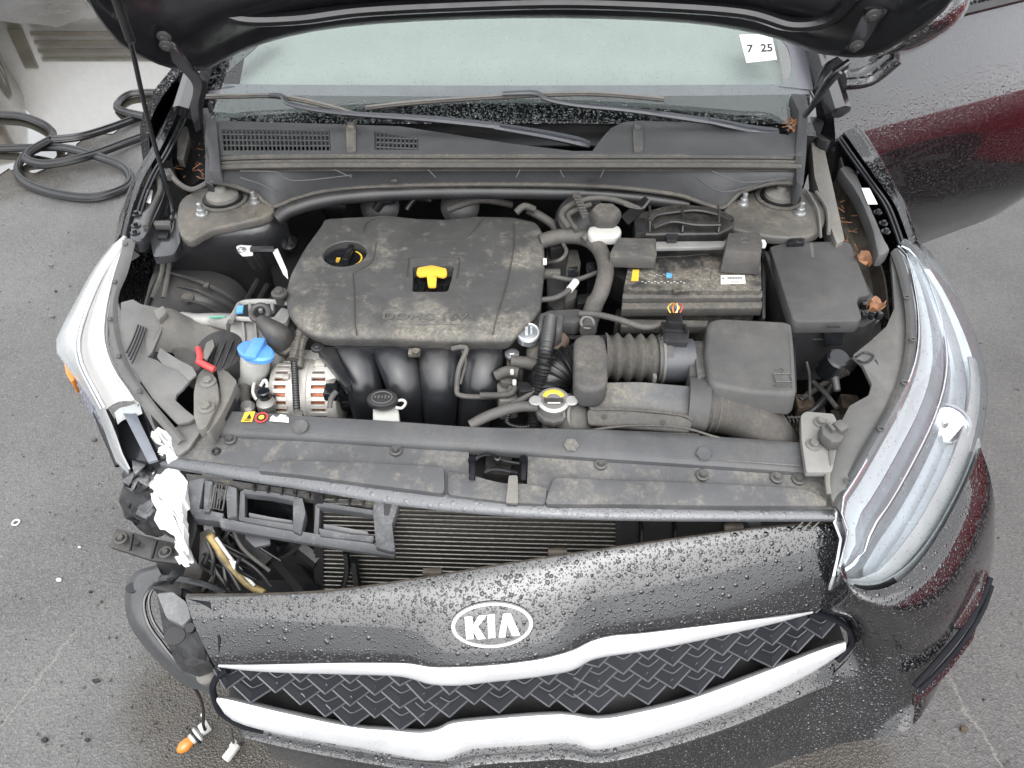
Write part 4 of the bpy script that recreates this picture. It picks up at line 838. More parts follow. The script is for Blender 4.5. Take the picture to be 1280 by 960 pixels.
mb = MB(); mb.box(o + Vector((0, -.0088, .0042)), (.022, .006, .0022), Matrix.Rotation(-.25, 3, 'X')); build('label_panel', mb, M['whitep'], rc)
mb = MB(); mb.torus(P(712, 512, .765), .026, .003, (.8, -.3, .3), seg=24); mb.torus(P(718, 518, .76), .027, .003, (.8, -.3, .3), seg=24); part('hose_clamp', mb, 'bracket')
mb = MB(); mb.lathe([(.03, -.02), (.032, -.004), (.030, .0)], o + Vector((0, 0, -.018)), (0, -.25, 1), 24, lobes=(12, .03)); build('neck_ring', mb, M['hose'], rn)
# ---- hoses and harness right of the cover
def hose(pts, r, m='hose', rib=None, name='hose', seg=12): return part(name, MB().tube(L(pts), r, seg, 6, rib=rib), m)
hose([(676, 302, .83), (700, 296, .838), (728, 297, .84), (748, 310, .84), (757, 335, .84), (752, 362, .83), (744, 380, .81), (738, 400, .79)], .0165, name='heater_hose')
hose([(744, 376, .812), (738, 395, .80), (735, 410, .78)], .0175, 'duct', name='hose_end')
hose([(688, 400, .82), (682, 440, .825), (676, 475, .79), (670, 508, .755), (668, 545, .72)], .0145, 'rubber', rib=(.0058, .0028), name='corrugated_conduit', seg=14)
part('conduit_head', PR([(674, 392), (690, 386), (704, 392), (703, 410), (694, 416), (672, 412)], .825, r=.006, h=.04, bev=.004), 'dusty')
hose([(588, 532, .765), (610, 520, .775), (645, 509, .78), (672, 508, .78)], .0095, name='overflow_hose')
hose([(640, 505, .76), (655, 498, .77), (668, 487, .78)], .006, name='small_hose')
hose([(660, 502, .745), (640, 512, .745), (634, 528, .74), (650, 534, .735), (668, 532, .735)], .005, 'rubber', rib=(.005, .001), name='wiring_conduit')
hose([(724, 392, .82), (745, 393, .822), (775, 400, .825), (805, 409, .825), (832, 405, .83)], .0065, rib=(.005, .0007), name='harness')
part('harness_box', PR([(690, 388), (725, 386), (735, 396), (718, 404), (704, 402), (700, 410), (690, 406)], .812, r=.006, h=.03, bev=.004), 'dusty')
hose([(676, 375, .82), (695, 372, .825), (712, 362, .828), (722, 350, .83)], .0055, 'hose', name='small_hose'); hose([(712, 362, .829), (720, 352, .832)], .0075, 'whitep', name='hose_sleeve')
hose([(690, 345, .83), (716, 350, .82), (735, 345, .82), (748, 340, .82)], .005, name='wire')
hose([(684, 330, .80), (700, 325, .835), (708, 315, .835), (704, 305, .83)], .004, name='wire')
# throttle body area
for pts, z, m in (([(682, 300), (704, 300), (712, 310), (708, 330), (706, 385), (694, 388), (684, 380)], .80, 'shroud'), ([(700, 312), (722, 312), (726, 330), (720, 372), (704, 380)], .79, 'duct'), ([(686, 302), (702, 300), (706, 308), (688, 312)], .825, 'rubber'), ([(733, 328), (744, 327), (745, 340), (735, 343)], .82, 'blackg'),
                  ([(710, 334), (722, 332), (724, 342), (712, 345)], .83, 'blackg'), ([(722, 368), (742, 366), (744, 378), (722, 380)], .80, 'rubber')):
    part('throttle_housing', PR(pts, z, r=.005, h=.05, bev=.003), m)
mb = MB(); mb.box(P(681, 327, .835), (.008, .014, .008), bev=.001); part('white_clip', mb, 'whitep')
hose([(678, 343, .80), (700, 343, .80)], .012, name='pipe_stub'); hose([(735, 404, .80), (735, 414, .80)], .016, 'hose', name='pipe_stub')
mb = MB(); mb.torus(P(734, 403, .812), .012, .003, (0, -.5, 1), seg=16); part('hose_clamp', mb, 'bracket')
# clear sight cap
mb = MB(); o = P(660, 418, .815); mb.lathe([(.022, -.01), (.022, .004), (.019, .006)], o, (0, -.2, 1), 26); sc_ = part('purge_valve', mb, 'silvd'); mb = MB(); mb.box(o + Vector((-.003, 0, .008)), (.006, .022, .006), bev=.001); mb.box(o + Vector((.006, .003, .008)), (.004, .016, .006), bev=.001); mb.torus(o + Vector((0, 0, .006)), .0195, .0018, (0, -.2, 1)); build('valve_rib', mb, M['silver'], sc_)
# sensor cluster below it
for pts, z, m in (([(632, 440), (656, 446), (654, 460), (634, 458)], .77, 'duct'), ([(622, 460), (642, 462), (646, 480), (626, 478)], .77, 'duct'), ([(646, 476), (662, 478), (668, 488), (650, 490)], .785, 'rubber'), ([(620, 476), (644, 474), (648, 500), (624, 502)], .755, 'bracket')):
    part('sensor_body', PR(pts, z, r=.006, h=.05, bev=.003), m)
hose([(620, 470, .775), (634, 464, .785), (648, 466, .785)], .010, 'duct', name='pipe_stub'); hose([(638, 452, .78), (660, 454, .775), (676, 458, .77)], .012, 'hose', name='pipe_stub')
for x, y in ((640, 465), (643, 478)):
    mb = MB(); mb.box(P(x, y, .80), (.007, .010, .008), bev=.002); part('metal_clip', mb, 'milky')
mb = MB(); mb.bolt(P(640, 442, .785), .008, .006); part('mount_bolt', mb, 'steel')
hose([(600, 494, .757), (636, 493, .762), (645, 482, .775)], .006, 'duct', name='small_hose')
hose([(665, 400, .79), (672, 420, .79), (668, 450, .77), (690, 470, .76)], .016, 'duct', name='coolant_pipe')
hose([(700, 424, .77), (690, 444, .77), (694, 468, .765)], .02, mat('rusty_pipe', (.15, .10, .075), .7, dust=.6), name='coolant_pipe')
# ---- intake duct: elbow, resonator, bellows, MAF tube, air box
hose([(722, 455, .775), (700, 462, .772), (686, 480, .765), (690, 505, .74)], .040, 'rubber', rib=(.010, .005), name='intake_elbow', seg=24)
res = part('resonator_box', MB().prism(rnd(L([(717, 423), (727, 416), (750, 416), (757, 422), (760, 440), (760, 478), (750, 486), (727, 486), (718, 478)], .832), .014, 4), .05, .010, 3), 'dusty')
mb = MB(); mb.prism(rnd(L([(716, 476), (761, 476), (761, 487), (726, 490), (716, 483)], .800), .008), .012, .004); build('resonator_lip', mb, M['dusty'], res)
hose([(756, 447, .785), (790, 448, .785), (826, 449, .785)], .047, 'duct', rib=(.0185, .010), name='bellows', seg=28)
hose([(820, 449, .785), (836, 449, .785)], .044, 'dusty', name='duct_collar', seg=28)
mb = MB(); mb.torus(P(826, 449, .785), .045, .003, (1, 0, 0), seg=30); mb.box(P(818, 473, .80), (.006, .01, .014)); part('duct_clamp', mb, 'bracket')
hose([(828, 451, .785), (864, 451, .785)], .041, mat('sensor_tube', (.07, .074, .085), .42, dust=.4), name='air_meter_tube', seg=30)
mf = part('air_meter_connector', PR([(829, 410), (862, 412), (860, 428), (830, 426)], .838, r=.004, h=.04, bev=.002), 'shroud')
mb = MB(); mb.prism(rnd(L([(826, 402), (856, 404), (857, 414), (828, 412)], .845), .004), .02, .002); mb.prism(rnd(L([(834, 390), (852, 390), (854, 404), (834, 402)], .850), .004), .02, .002)
for x in (829, 857): mb.box(P(x, 411, .85), (.004, .02, .006))
build('plug', mb, M['rubber'], mf)
for k, (c_, x) in enumerate((('yellow', 838), ('orange', 842), ('whitep', 846), ('redp', 850), ('yellow', 844))):
    mb = MB(); mb.tube(L([(x, 391, .852), (x - 3 + k * 2, 384, .858), (x + 2 - k, 379, .85)]), .0012, 5, 4); build('signal_wire', mb, M[c_], mf)
# air box
mb = MB(); mb.prism(rnd(L([(884, 406, .835), (888, 400, .836), (900, 397, .837), (980, 401, .838), (990, 404, .838), (993, 430, .837), (996, 488, .832), (990, 492, .83), (940, 489, .83), (893, 480, .83), (886, 474, .83), (881, 440, .832)]), .012), .045, .010, 3, bot=[p + Vector((0, -.012 if p.y < P(900, 470, .83).y else .006, -.045)) for p in rnd(L([(884, 406, .835), (888, 400, .836), (900, 397, .837), (980, 401, .838), (990, 404, .838), (993, 430, .837), (996, 488, .832), (990, 492, .83), (940, 489, .83), (893, 480, .83), (886, 474, .83), (881, 440, .832)]), .012)])
ab = part('air_filter_box', mb, mat('air_box_plastic', (.083, .083, .082), .6, dust=.55, dcol=(.2, .175, .14), bump=.4, bscale=500))
mb = MB(); mb.prism(rnd(L([(862, 426), (886, 426), (886, 484), (862, 482)], .808), .005), .04, .004); mb.prism(rnd(L([(868, 430), (880, 428), (884, 470), (872, 474)], .816), .005), .04, .004); build('lid_flange', mb, M['dusty'], ab)
mb = MB(); q = L([(890, 478), (997, 490), (994, 408), (960, 404), (900, 404)], .79); mb.prism(q, .20, .004, bot=[p + Vector((0, -.004, -.2)) for p in q]); build('filter_housing', mb, M['black'], ab)
mb = MB()
for k in range(9): mb.box(P(962 + k * 4.6, 528, .68) , (.002, .016, .020))
mb.box(P(978, 522, .69), (.07, .003, .003)); mb.box(P(978, 534, .67), (.07, .003, .003)); build('housing_rib', mb, M['dusty'], ab)
mb = MB(); a = [P(967, 467, .8345), P(988, 467, .8345), P(990, 477, .834), P(970, 477, .834)]
for i in range(4): mb.tube([a[i], a[(i+1) % 4]], .001, 4, 1)
mb.tube([P(970, 462, .836), P(976, 459, .836), P(980, 463, .836), P(977, 467, .835)], .001, 4, 3)
for k in range(5): mb.torus(P(970 + k * 4.4, 481, .8335), .0022, .0007, seg=8)
build('relief_symbol', mb, M['ltprint'], ab)
# snorkel
q = L([(742, 482, .80), (752, 477, .805), (800, 476, .808), (868, 482, .808), (878, 488, .805), (880, 512, .795), (870, 524, .78), (735, 512, .775), (737, 496, .79)])
sn = part('air_snorkel', MB().prism(rnd(q, .014), .05, .010, 3), mat('snorkel_plastic', (.088, .09, .096), .58, dust=.9, dcol=(.25, .225, .175), dlo=.45, dhi=.60, bump=.4, bscale=400))
mb = MB(); mb.prism(rnd(L([(734, 512, .785), (790, 514, .787), (850, 520, .787), (866, 526, .785), (862, 540, .765), (780, 534, .765), (735, 530, .765)]), .006), .005, .0015); build('snorkel_flange', mb, M['duct'], sn)
mb = MB(); mb.tube(L([(738, 511, .788), (790, 512, .79), (848, 518, .79), (866, 525, .787)]), .0028, 6, 4); build('flange_seam', mb, M['duct'], sn)
for x, y in ((755, 521), (829, 528)): build('flange_hole', MB().lathe([(.004, 0), (.004, .0012)], P(x, y, .7785), (0, -.5, 1), 12), M['black'], sn)
mb = MB(); mb.tube(L([(858, 503, .775), (876, 505, .775), (884, 506, .775)]), .052, 30, 3, flat=.85); build('snorkel_collar', mb, M['dusty'], sn)
hose([(872, 506, .768), (900, 509, .765), (928, 518, .76), (952, 536, .745), (966, 556, .72), (975, 580, .67)], [.047, .046, .045, .044, .043, .043], mat('elbow_rubber', (.045, .043, .041), .68, dust=.8, dcol=(.18, .155, .12)), name='snorkel_elbow', seg=28)
mb = MB()
for x in (886, 894, 902): mb.torus(P(x, 508, .765), .0465, .0022, (1, -.1, -.05), seg=34, sy=.98)
part('elbow_rib', mb, 'duct')
hose([(735, 538, .765), (790, 532, .77), (850, 534, .772), (890, 545, .77), (915, 552, .765)], .0022, 'duct', name='wire')
part('snorkel_bracket', PR([(780, 538), (875, 542), (872, 550), (782, 547)], .762, r=.003, h=.006, bev=.001), 'support')
# ---- battery
bp = [(800, 312), (908, 310), (951, 314), (952, 363), (779, 363), (785, 334)]
bt = part('battery', MB().prism(rnd(L(bp, .835), .005), .20, .003), 'batt', label='dust covered car battery')
mb = MB(); mb.prism(rnd(L([(779, 363, .828), (953, 363, .828), (953, 372, .822), (778, 373, .822)]), .003), .02, .002); mb.prism(L([(778, 376, .812), (953, 376, .812), (953, 385, .806), (777, 386, .806)]), .02, .002); build('case_ledge', mb, M['duct'], bt)
mb = MB()
for x, y in ((872, 337), (905, 337), (925, 336), (835, 345)): mb.torus(P(x, y, .8355), .011, .0013, flat=.8, seg=20)
mb.tube(L([(812, 322), (860, 320), (884, 318), (890, 330), (888, 348)], .8355), .0012, 4, 2); build('vent_plug', mb, M['batt'], bt)
mb = MB(); mb.box(P(845, 364, .838), (.012, .010, .008), bev=.001); mb.box(P(853, 363, .838), (.03, .008, .005), bev=.001); build('handle_lug', mb, M['batt'], bt)
T = .8362
lb = build('rating_label', MB().prism(L([(901, 344), (931, 344), (932, 354), (901, 355)], T), .0008), M['whitep'], bt, smooth=0)
mb = MB()
for k in range(16): mb.box(P(910 + k * 1.15, 347.5, T + .0003), (.0007 + .0006 * (k % 3 == 0), .005, .0004))
mb.box(P(919, 352.5, T + .0003), (.018, .0018, .0004)); mb.box(P(904, 348, T + .0003), (.003, .004, .0004)); build('label_print', mb, M['blackp'], bt)
build('warning_label', MB().prism(L([(791, 337), (799, 337), (798, 351), (789, 351)], T), .0006), M['yellow'], bt, smooth=0)
build('warning_label', MB().prism(L([(833, 341), (840, 341), (840, 347), (833, 347)], T), .0006), M['bluep'], bt, smooth=0)
mb = MB()
for k in range(14): mb.box(P(803 + k * 4.0, 352 + (k % 2) * 1.6, T), (.004, .0016, .0006))
for k in range(9): mb.box(P(812 + k * 3, 343 + (k % 3), T), (.003, .001, .0006))
build('label_print', mb, M['milky'], bt)
mb = MB(); mb.prism(rnd(L([(956, 316, .84), (961, 318, .84), (990, 400, .80), (984, 404, .80)]), .002), .10, .002); mb.prism(rnd(L([(953, 312, .825), (957, 312, .825), (957, 398, .79), (953, 398, .79)]), .002), .12, .002); part('battery_tray_wall', mb, 'shroud')
part('battery_tray', MB().prism(L([(770, 385), (956, 385), (956, 405), (768, 405)], .70), .05, .004), 'duct')
part('tray_edge', MB().prism(L([(775, 398, .775), (886, 400, .775), (884, 408, .77), (776, 408, .77)]), .02, .003), 'duct')
mb = MB(); mb.prism(rnd(L([(820, 302), (908, 301), (906, 308), (820, 310)], .872), .003), .008, .002); hd = part('hold_down_bar', mb, 'alu')
mb = MB(); mb.bolt(P(911, 303, .855), .006, .008); build('clamp_bolt', mb, M['steel'], hd)
tc_ = part('terminal_cover', MB().prism(rnd(L([(773, 297), (820, 298), (821, 318), (820, 323), (762, 321), (763, 315)], .868), .005), .022, .003, bot=[p + Vector((0, 0, -.025)) for p in rnd(L([(773, 297), (820, 298), (821, 318), (820, 323), (762, 321), (763, 315)], .868), .005)]), 'dusty')
part('fusible_box', MB().prism(rnd(L([(758, 321), (800, 324), (798, 346), (780, 350), (762, 340)], .82), .005), .06, .003), 'black')
def emblem_relief(x, y, z, r_, par):
    e = MB(); e.torus(P(x, y, z), r_, .0008, sy=.85, seg=20, flat=.6); e.tube(L([(x - 5, y, z), (x, y - 2, z), (x + 5, y, z)]), .0012, 5, 3); e.tube(L([(x - 3, y + 3, z), (x + 3, y + 3, z)]), .001, 5, 1); build('relief_symbol', e, M['ltprint'], par)
emblem_relief(793, 307, .8685, .010, tc_)
pc = part('terminal_cover', MB().prism(rnd(L([(911, 291), (949, 290), (952, 296), (952, 316), (906, 313)], .885), .004), .045, .004, bot=[p + Vector((.002 if p.x > P(930, 300, .885).x else -.004, -.010 if p.y < P(930, 305, .885).y else 0, -.045)) for p in rnd(L([(911, 291), (949, 290), (952, 296), (952, 316), (906, 313)], .885), .004)]), mat('pos_cover', (.058, .057, .056), .55, dust=.45))
emblem_relief(930, 300, .8858, .012, pc)
mb = MB(); mb.box(P(954, 305, .875), (.008, .016, .012), bev=.002); part('terminal_nut', mb, 'whitep')
# black cable bundle behind battery
bd = part('cable_cover', MB().prism(rnd(L([(793, 265, .875), (808, 263, .88), (830, 257, .885), (855, 254, .885), (880, 257, .885), (905, 263, .88), (918, 270, .875), (918, 283, .87), (900, 292, .868), (800, 293, .868), (794, 284, .872)]), .006), .05, .006, 3), mat('cable_wrap', (.018, .018, .018), .38, dust=.5, bump=1, bscale=120))
mb = MB()
for pts in ([(812, 276), (820, 268), (845, 264), (872, 262), (900, 268), (915, 276)], [(816, 284), (840, 276), (870, 280), (900, 280)]): mb.tube([P(x, y, .888) for x, y in pts], .006, 8, 5, flat=.6)
for x in (853, 812, 898): mb.tube(L([(x, 258, .889), (x + 1, 272, .890), (x, 290, .872)]), .0025, 6, 3)
build('cable_ridge', mb, bd.data.materials[0], bd)
for pts in ([(793, 274), (806, 272), (808, 290), (795, 292)], [(832, 292), (848, 292), (846, 300), (834, 300)]): part('connector', PR(pts, .88, r=.003, h=.03, bev=.002), 'black')
# brake fluid reservoir
br = part('brake_fluid_reservoir', MB().prism(rnd(L([(737, 282), (774, 281), (778, 289), (772, 296), (740, 296), (734, 289)], .866), .008), .022, .005, 3), 'milky')
mb = MB(); o = P(757, 267, .888); mb.lathe([(.030, -.02), (.032, -.006), (.030, .004), (.026, .010), (.012, .011)], o, (0, -.12, 1), 30, lobes=(6, .045), sy=.82); build('reservoir_cap', mb, M['duct'], br)
mb = MB(); mb.prism(rnd(L([(715, 240), (725, 240), (735, 268), (728, 270)], .90), .003), .008, .002)
for k in range(7): mb.box(P(720 + k * 2, 246 + k * 3.5, .904), (.013, .003, .002))
part('ladder_strap', mb, 'hose')
for pts, r_ in (([(712, 285, .86), (702, 268, .87), (716, 255, .875), (740, 248, .88), (768, 250, .88), (800, 262, .875)], .0065), ([(722, 288, .86), (710, 270, .865), (726, 260, .87), (738, 256, .87)], .006), ([(780, 256, .88), (800, 262, .878), (812, 250, .885)], .003), ([(728, 300, .85), (742, 292, .855), (760, 300, .85)], .008)): hose(pts, r_, name='brake_hose')
part('booster_bracket', PR([(776, 270), (806, 245), (812, 250), (806, 262), (786, 280)], .88, r=.002, h=.003, bev=0), 'black')
mb = MB(); mb.lathe([(.05, -.03), (.06, -.01), (.055, .005), (.03, .015)], P(728, 272, .83), (0, -.5, .9), 30); part('brake_booster', mb, 'shroud')
# ---- fuse box
fp = [(962, 308), (986, 302), (1058, 301), (1064, 304), (1078, 340), (1088, 368), (1074, 371), (1072, 378), (1078, 396), (1074, 401), (996, 402), (990, 398), (975, 350)]
fb = part('fuse_box', MB().prism(rnd(L(fp, .845), .005), .03, .004), mat('fuse_lid', (.066, .066, .067), .6, dust=.5, dcol=(.16, .145, .125), bump=.4, bscale=500))
bpq = L([(958, 312), (1060, 306), (1094, 372), (1098, 398), (1080, 408), (992, 410)], .815); mb = MB(); mb.prism(bpq, .14, .004); build('fuse_tray', mb, M['shroud'], fb)
mb = MB()
mb.tube(L([(1000, 413), (1040, 414), (1082, 410), (1098, 400)], .80), .0025, 5, 2); mb.tube(L([(1000, 422), (1030, 424), (1075, 420), (1080, 412)], .785), .0025, 5, 2); mb.tube(L([(958, 316), (975, 360), (992, 408)], .825), .0035, 5, 2)
build('tray_ridge', mb, M['dusty'], fb)
for x in (1030, 1062):
    mb = MB(); mb.prism(rnd(L([(x, 402, .835), (x + 24, 402, .835), (x + 24, 430, .79), (x + 2, 430, .79)]), .003), .008, .002); mb.tube(L([(x + 4, 408, .84), (x + 20, 408, .84)]), .002, 5, 1) if x < 1060 else None; 
    if x < 1060: build('lid_clip', mb, M['blackg'], fb)
mb = MB(); mb.prism(rnd(L([(985, 298), (1006, 297), (1006, 303), (985, 304)], .855), .002), .012, .002); mb.tube(L([(988, 299, .858), (1003, 298, .858)]), .002, 5, 1); build('lid_clip', mb, M['blackg'], fb)
mb = MB(); mb.prism(L([(1012, 304), (1016, 304), (1018, 322), (1014, 322)], .8455), .0008); build('lid_seam', mb, M['ltprint'], fb)
mb = MB()
for k in range(6): mb.box(P(1080 + (k % 3) * 9, 382 + (k // 3) * 12, .835), (.012, .012, .014), Matrix.Rotation(k, 3, 'Z'), bev=.002)
build('fuse_plug', mb, M['blackg'], fb)
# dead leaves
def leaf(name_, x, y, z, s, lab, a):
    e = MB(); rows = []
    for i in range(4):
        rows.append([P(x, y, z) + Matrix.Rotation(a, 3, 'Z') @ Vector(((j - 2) * s * .5 * (1.2 - abs(i - 1.5) * .5), (i - 1.5) * s * .55 * (1 + .3 * random.random()), .006 * math.sin(j * 2 + i) + .012 * random.random())) for j in range(5)])
    e.sheet(rows, .0012, 2, 2); o = build(name_, e, M['leaf']); tag(o, lab, 'leaf', 'dead leaves in the engine bay'); return o
leaf('dead_leaf', 1080, 326, .84, .018, 'orange dead leaf beside the right edge of the fuse box, farther from the bumper', .3)
leaf('dead_leaf', 1094, 384, .85, .016, 'crumpled orange dead leaf at the notched corner of the fuse box', 1.9)
# ---- dark gap between air box, fuse box and right filler: relay, rods, pipes
mb = MB(); mb.lathe([(.020, -.03), (.022, -.028), (.022, .02), (.018, .024)], P(1042, 455, .775), (.1, -.3, 1), 24); hn = part('horn_motor', mb, 'blackg'); mb = MB(); mb.lathe([(.008, 0), (.006, .03)], P(1043, 470, .755), (0, -1, -.4), 10); build('motor_shaft', mb, M['dsteel'], hn)
for pts, r_, m in (([(1016, 477, .70), (1030, 490, .70), (1046, 510, .70)], .005, 'dusty'), ([(1000, 500, .66), (1030, 480, .68), (1060, 465, .72)], .006, 'duct'), ([(1052, 462, .77), (1060, 450, .78), (1072, 448, .79)], .002, 'hose'), ([(1005, 520, .64), (1025, 505, .66), (1040, 480, .68)], .008, 'shroud'), ([(1008, 452, .74), (1012, 470, .72), (1012, 500, .68)], .003, 'dusty')): hose(pts, r_, m, name='rod' if r_ > .004 else 'wire')
for x, y, z in ((1006, 500, .66), (1020, 512, .64), (1050, 520, .64), (1062, 500, .66), (1000, 525, .62)): part('clutter_bracket', PR([(x - 12, y - 8), (x + 10, y - 6), (x + 14, y + 8), (x - 8, y + 10)], z, r=.004, h=.03, bev=.003), random.choice(('duct', 'shroud', 'dirt')))
# background clutter under the cowl: pipes, brackets
for pts, r_, m in (([(360, 262, .80), (400, 256, .80), (430, 258, .78)], .012, 'shroud'), ([(470, 262, .80), (478, 252, .82), (492, 250, .83)], .010, 'shroud'), ([(560, 262, .80), (600, 250, .82), (640, 256, .80)], .008, 'hose'), ([(645, 266, .83), (655, 258, .84), (668, 262, .83)], .008, 'duct'),
                   ([(700, 300, .78), (690, 280, .80), (660, 262, .82)], .010, 'hose'), ([(508, 262, .80), (520, 248, .82), (540, 250, .82)], .007, 'shroud')): hose(pts, r_, m, name='bulkhead_pipe')
for x in (475, 575): 
    mb = MB(); mb.lathe([(.04, -.02), (.045, 0), (.03, .01), (.01, .012)], P(x, 258, .80), (0, -.8, .6), 24); part('bulkhead_boss', mb, 'shroud')
# lower clutter under intake / in front of engine
for pts, z in (([(330, 440), (420, 440), (424, 560), (320, 560)], .58), ([(610, 440), (740, 430), (760, 560), (610, 560)], .60)): part('lower_housing', PR(pts, z, r=.01, h=.2, bev=.006), 'black')
# ================================================================== front end
# ---- radiator support cover: rear strip, front deck, lip
r0 = [(262, 513, .765), (300, 514, .766), (385, 520, .768), (500, 527, .77), (600, 534, .77), (735, 536, .77), (885, 545, .768), (1000, 553, .765)]
r1 = [(262, 541, .758), (300, 544, .758), (385, 548, .76), (500, 556, .76), (600, 562, .76), (735, 572, .76), (885, 582, .758), (1008, 591, .755)]
r2 = [(200, 572, .735), (280, 583, .735), (400, 599, .735), (500, 613, .733), (600, 626, .732), (735, 634, .731), (885, 639, .731), (1062, 641, .733)]
r3 = [(202, 584, .722), (280, 597, .722), (400, 616, .722), (500, 632, .720), (600, 643, .719), (735, 650, .719), (885, 652, .719), (1064, 652, .722)]
xs = [262 + k * (1000 - 262) / 14 for k in range(15)]
mb = MB(); a = [P(*edge(r0, x)) for x in xs]; b = [P(*edge(r1, x + (8 if x > 990 else 0))) for x in xs]
mb.sheet([[p + Vector((0, .004, -.03)) for p in a], a, [p.lerp(q, .25) + Vector((0, 0, .005)) for p, q in zip(a, b)], [p.lerp(q, .75) + Vector((0, 0, .005)) for p, q in zip(a, b)], b, [p + Vector((0, -.001, -.012)) for p in b]], .004, 2, 2); rs = part('radiator_support_cover', mb, mat('support_strip', (.074, .076, .081), .52, dust=.4, dcol=(.2, .185, .155), bump=.3, bscale=500), label='long grey plastic cover over the radiator')
xs2 = [200 + k * (1062 - 200) / 18 for k in range(19)]
r1x = [(236, 537, .752)] + [(x, y + 1, z - .006) for x, y, z in r1[1:-1]] + [(1045, 592, .748)]
mb = MB(); 
def u_edge(e, u): return P(*edge(e, e[0][0] + (e[-1][0] - e[0][0]) * u))
U = [k / 22 for k in range(23)]
A = [u_edge(r1x, u) for u in U]; B = [u_edge(r2, u) for u in U]; Cc = [u_edge(r3, u) for u in U]
rows = [[p + Vector((0, 0, -.012)) for p in A], A, [p.lerp(q, .5) for p, q in zip(A, B)], [p.lerp(q, .92) for p, q in zip(A, B)]]
mb.sheet(rows, .005, 1, 2); dk = part('radiator_support_deck', mb, 'support')
cutm = MB(); cutm.prism([p + Vector((0, 0, .04)) for p in rnd(L([(586, 565), (660, 571), (659, 603), (640, 606), (592, 598), (586, 590)], .748), .003)], .12); cut(dk, cutm)
mb = MB(); mb.sheet([[p.lerp(q, .90) + Vector((0, 0, -.001)) for p, q in zip(A, B)], B, [p.lerp(q, .5) + Vector((0, -.003, .001)) for p, q in zip(B, Cc)], Cc, [p + Vector((0, .01, -.010)) for p in Cc]], .004, 2, 2); lip = part('deck_lip', mb, mat('lip_paint', (.10, .104, .112), .22, .2, coat=.5, drops=.25, dscale=130))
# raised pads on the deck
def dz(px, py):
    u = (px - 220) / 820; a = edge(r1x, 236 + (1045 - 236) * min(1, max(0, u))); b_ = edge(r2, 200 + 862 * min(1, max(0, u)))
    t = min(1.2, max(-.1, (py - a[1]) / (b_[1] - a[1]))); return a[2] + (b_[2] - a[2]) * t
def onD(pts, off=.0): return [P(x, y, dz(x, y) + off) for x, y in pts]
for q in ([(325, 581), (352, 575), (440, 577), (552, 583), (555, 588), (556, 617), (470, 606), (380, 594), (322, 588)], [(692, 596), (760, 599), (900, 604), (1000, 610), (1030, 620), (1036, 632), (900, 632), (780, 630), (680, 630)]):
    top_ = rnd(onD(q, .009), .01); e = MB(); e.prism(top_, .02, .005, 3); build('deck_pad', e, M['support'], dk)
for q in ([(560, 588), (585, 592), (612, 600), (632, 604), (652, 604), (684, 608), (682, 630), (640, 628), (560, 618)],):
    e = MB(); e.prism(rnd(onD(q, .006), .006), .02, .004); build('latch_apron', e, M['support'], dk)
for x, y in ((287, 566), (271, 549), (495, 563), (751, 580), (878, 594), (996, 600)): pass
for x, y, k in ((288, 549, 1), (495, 563, 0), (751, 580, 0), (878, 594, 0), (971, 597, 1), (998, 599, 0)):
    e = MB(); e.lathe([(.011, -.002), (.011, .002), (.0085, .003), (.006, .002)], P(x, y, dz(x, y) + .002), (0, -.1, 1), 16); e.lathe([(.0055, 0), (.005, .006)], P(x, y, dz(x, y) + .002), (0, -.1, 1), 6); build('push_clip', e, M['dsteel'], dk)
e = MB(); e.torus(P(270, 564, dz(270, 564) + .002), .006, .002, seg=12); e.lathe([(.006, 0), (.006, .003)], P(263, 545, .757), seg=10); build('clip_hole', e, M['black'], dk)
e = MB()
for x, y in ((375, 533), (714, 556), (880, 567)): e = MB(); e.lathe([(.014, 0), (.013, .0015), (.009, .001)], P(x, y, .7725 - (y - 540) * .0001), (0, -.15, 1), 6 if x > 700 else 18); build('pressed_boss', e, M['support'], rs)
e = MB()
for pl in ([(300, 536), (440, 547), (600, 556), (740, 565), (900, 575), (1000, 582)], ): e.tube([P(x, y, .7645) for x, y in pl], .0012, 4, 4)
build('moulded_line', e, M['support'], rs)
# warning labels on the strip
zl = .7715
def lab(pts, m, off=0): return build('warning_label', MB().prism([P(x, y, zl + off) for x, y in pts], .0008), M[m], rs, smooth=0)
lab([(306, 515), (319, 514), (315, 527), (301, 527)], 'yellow'); 
e = MB(); e.lathe([(.0115, 0), (.0115, .0008)], P(327, 522, zl - .0002), (0, -.05, 1), 24); build('warning_label', e, M['redp'], rs); e = MB(); e.lathe([(.0085, 0), (.0085, .0012)], P(327, 522, zl - .0002), (0, -.05, 1), 24); build('warning_label', e, M['blackp'], rs); e = MB(); e.lathe([(.005, 0), (.005, .0016)], P(327, 522, zl - .0002), (0, -.05, 1), 14); build('warning_label', e, M['yellow'], rs)
e = MB(); e.prism(L([(308, 523), (312, 517), (314, 523)], zl + .0012), .0008); e.box(P(309, 525, zl + .001), (.01, .0016, .0008)); build('label_print', e, M['blackp'], rs, smooth=0)
e = MB(); e.prism(L([(337, 526), (361, 528), (361, 526), (352, 524), (358, 519), (350, 518), (346, 522), (341, 519), (338, 522)], zl + .0006), .0008); e.prism(L([(353, 521), (360, 521), (361, 525), (354, 525)], zl + .0012), .0008); build('warning_label', e, M['white'], rs, smooth=0)
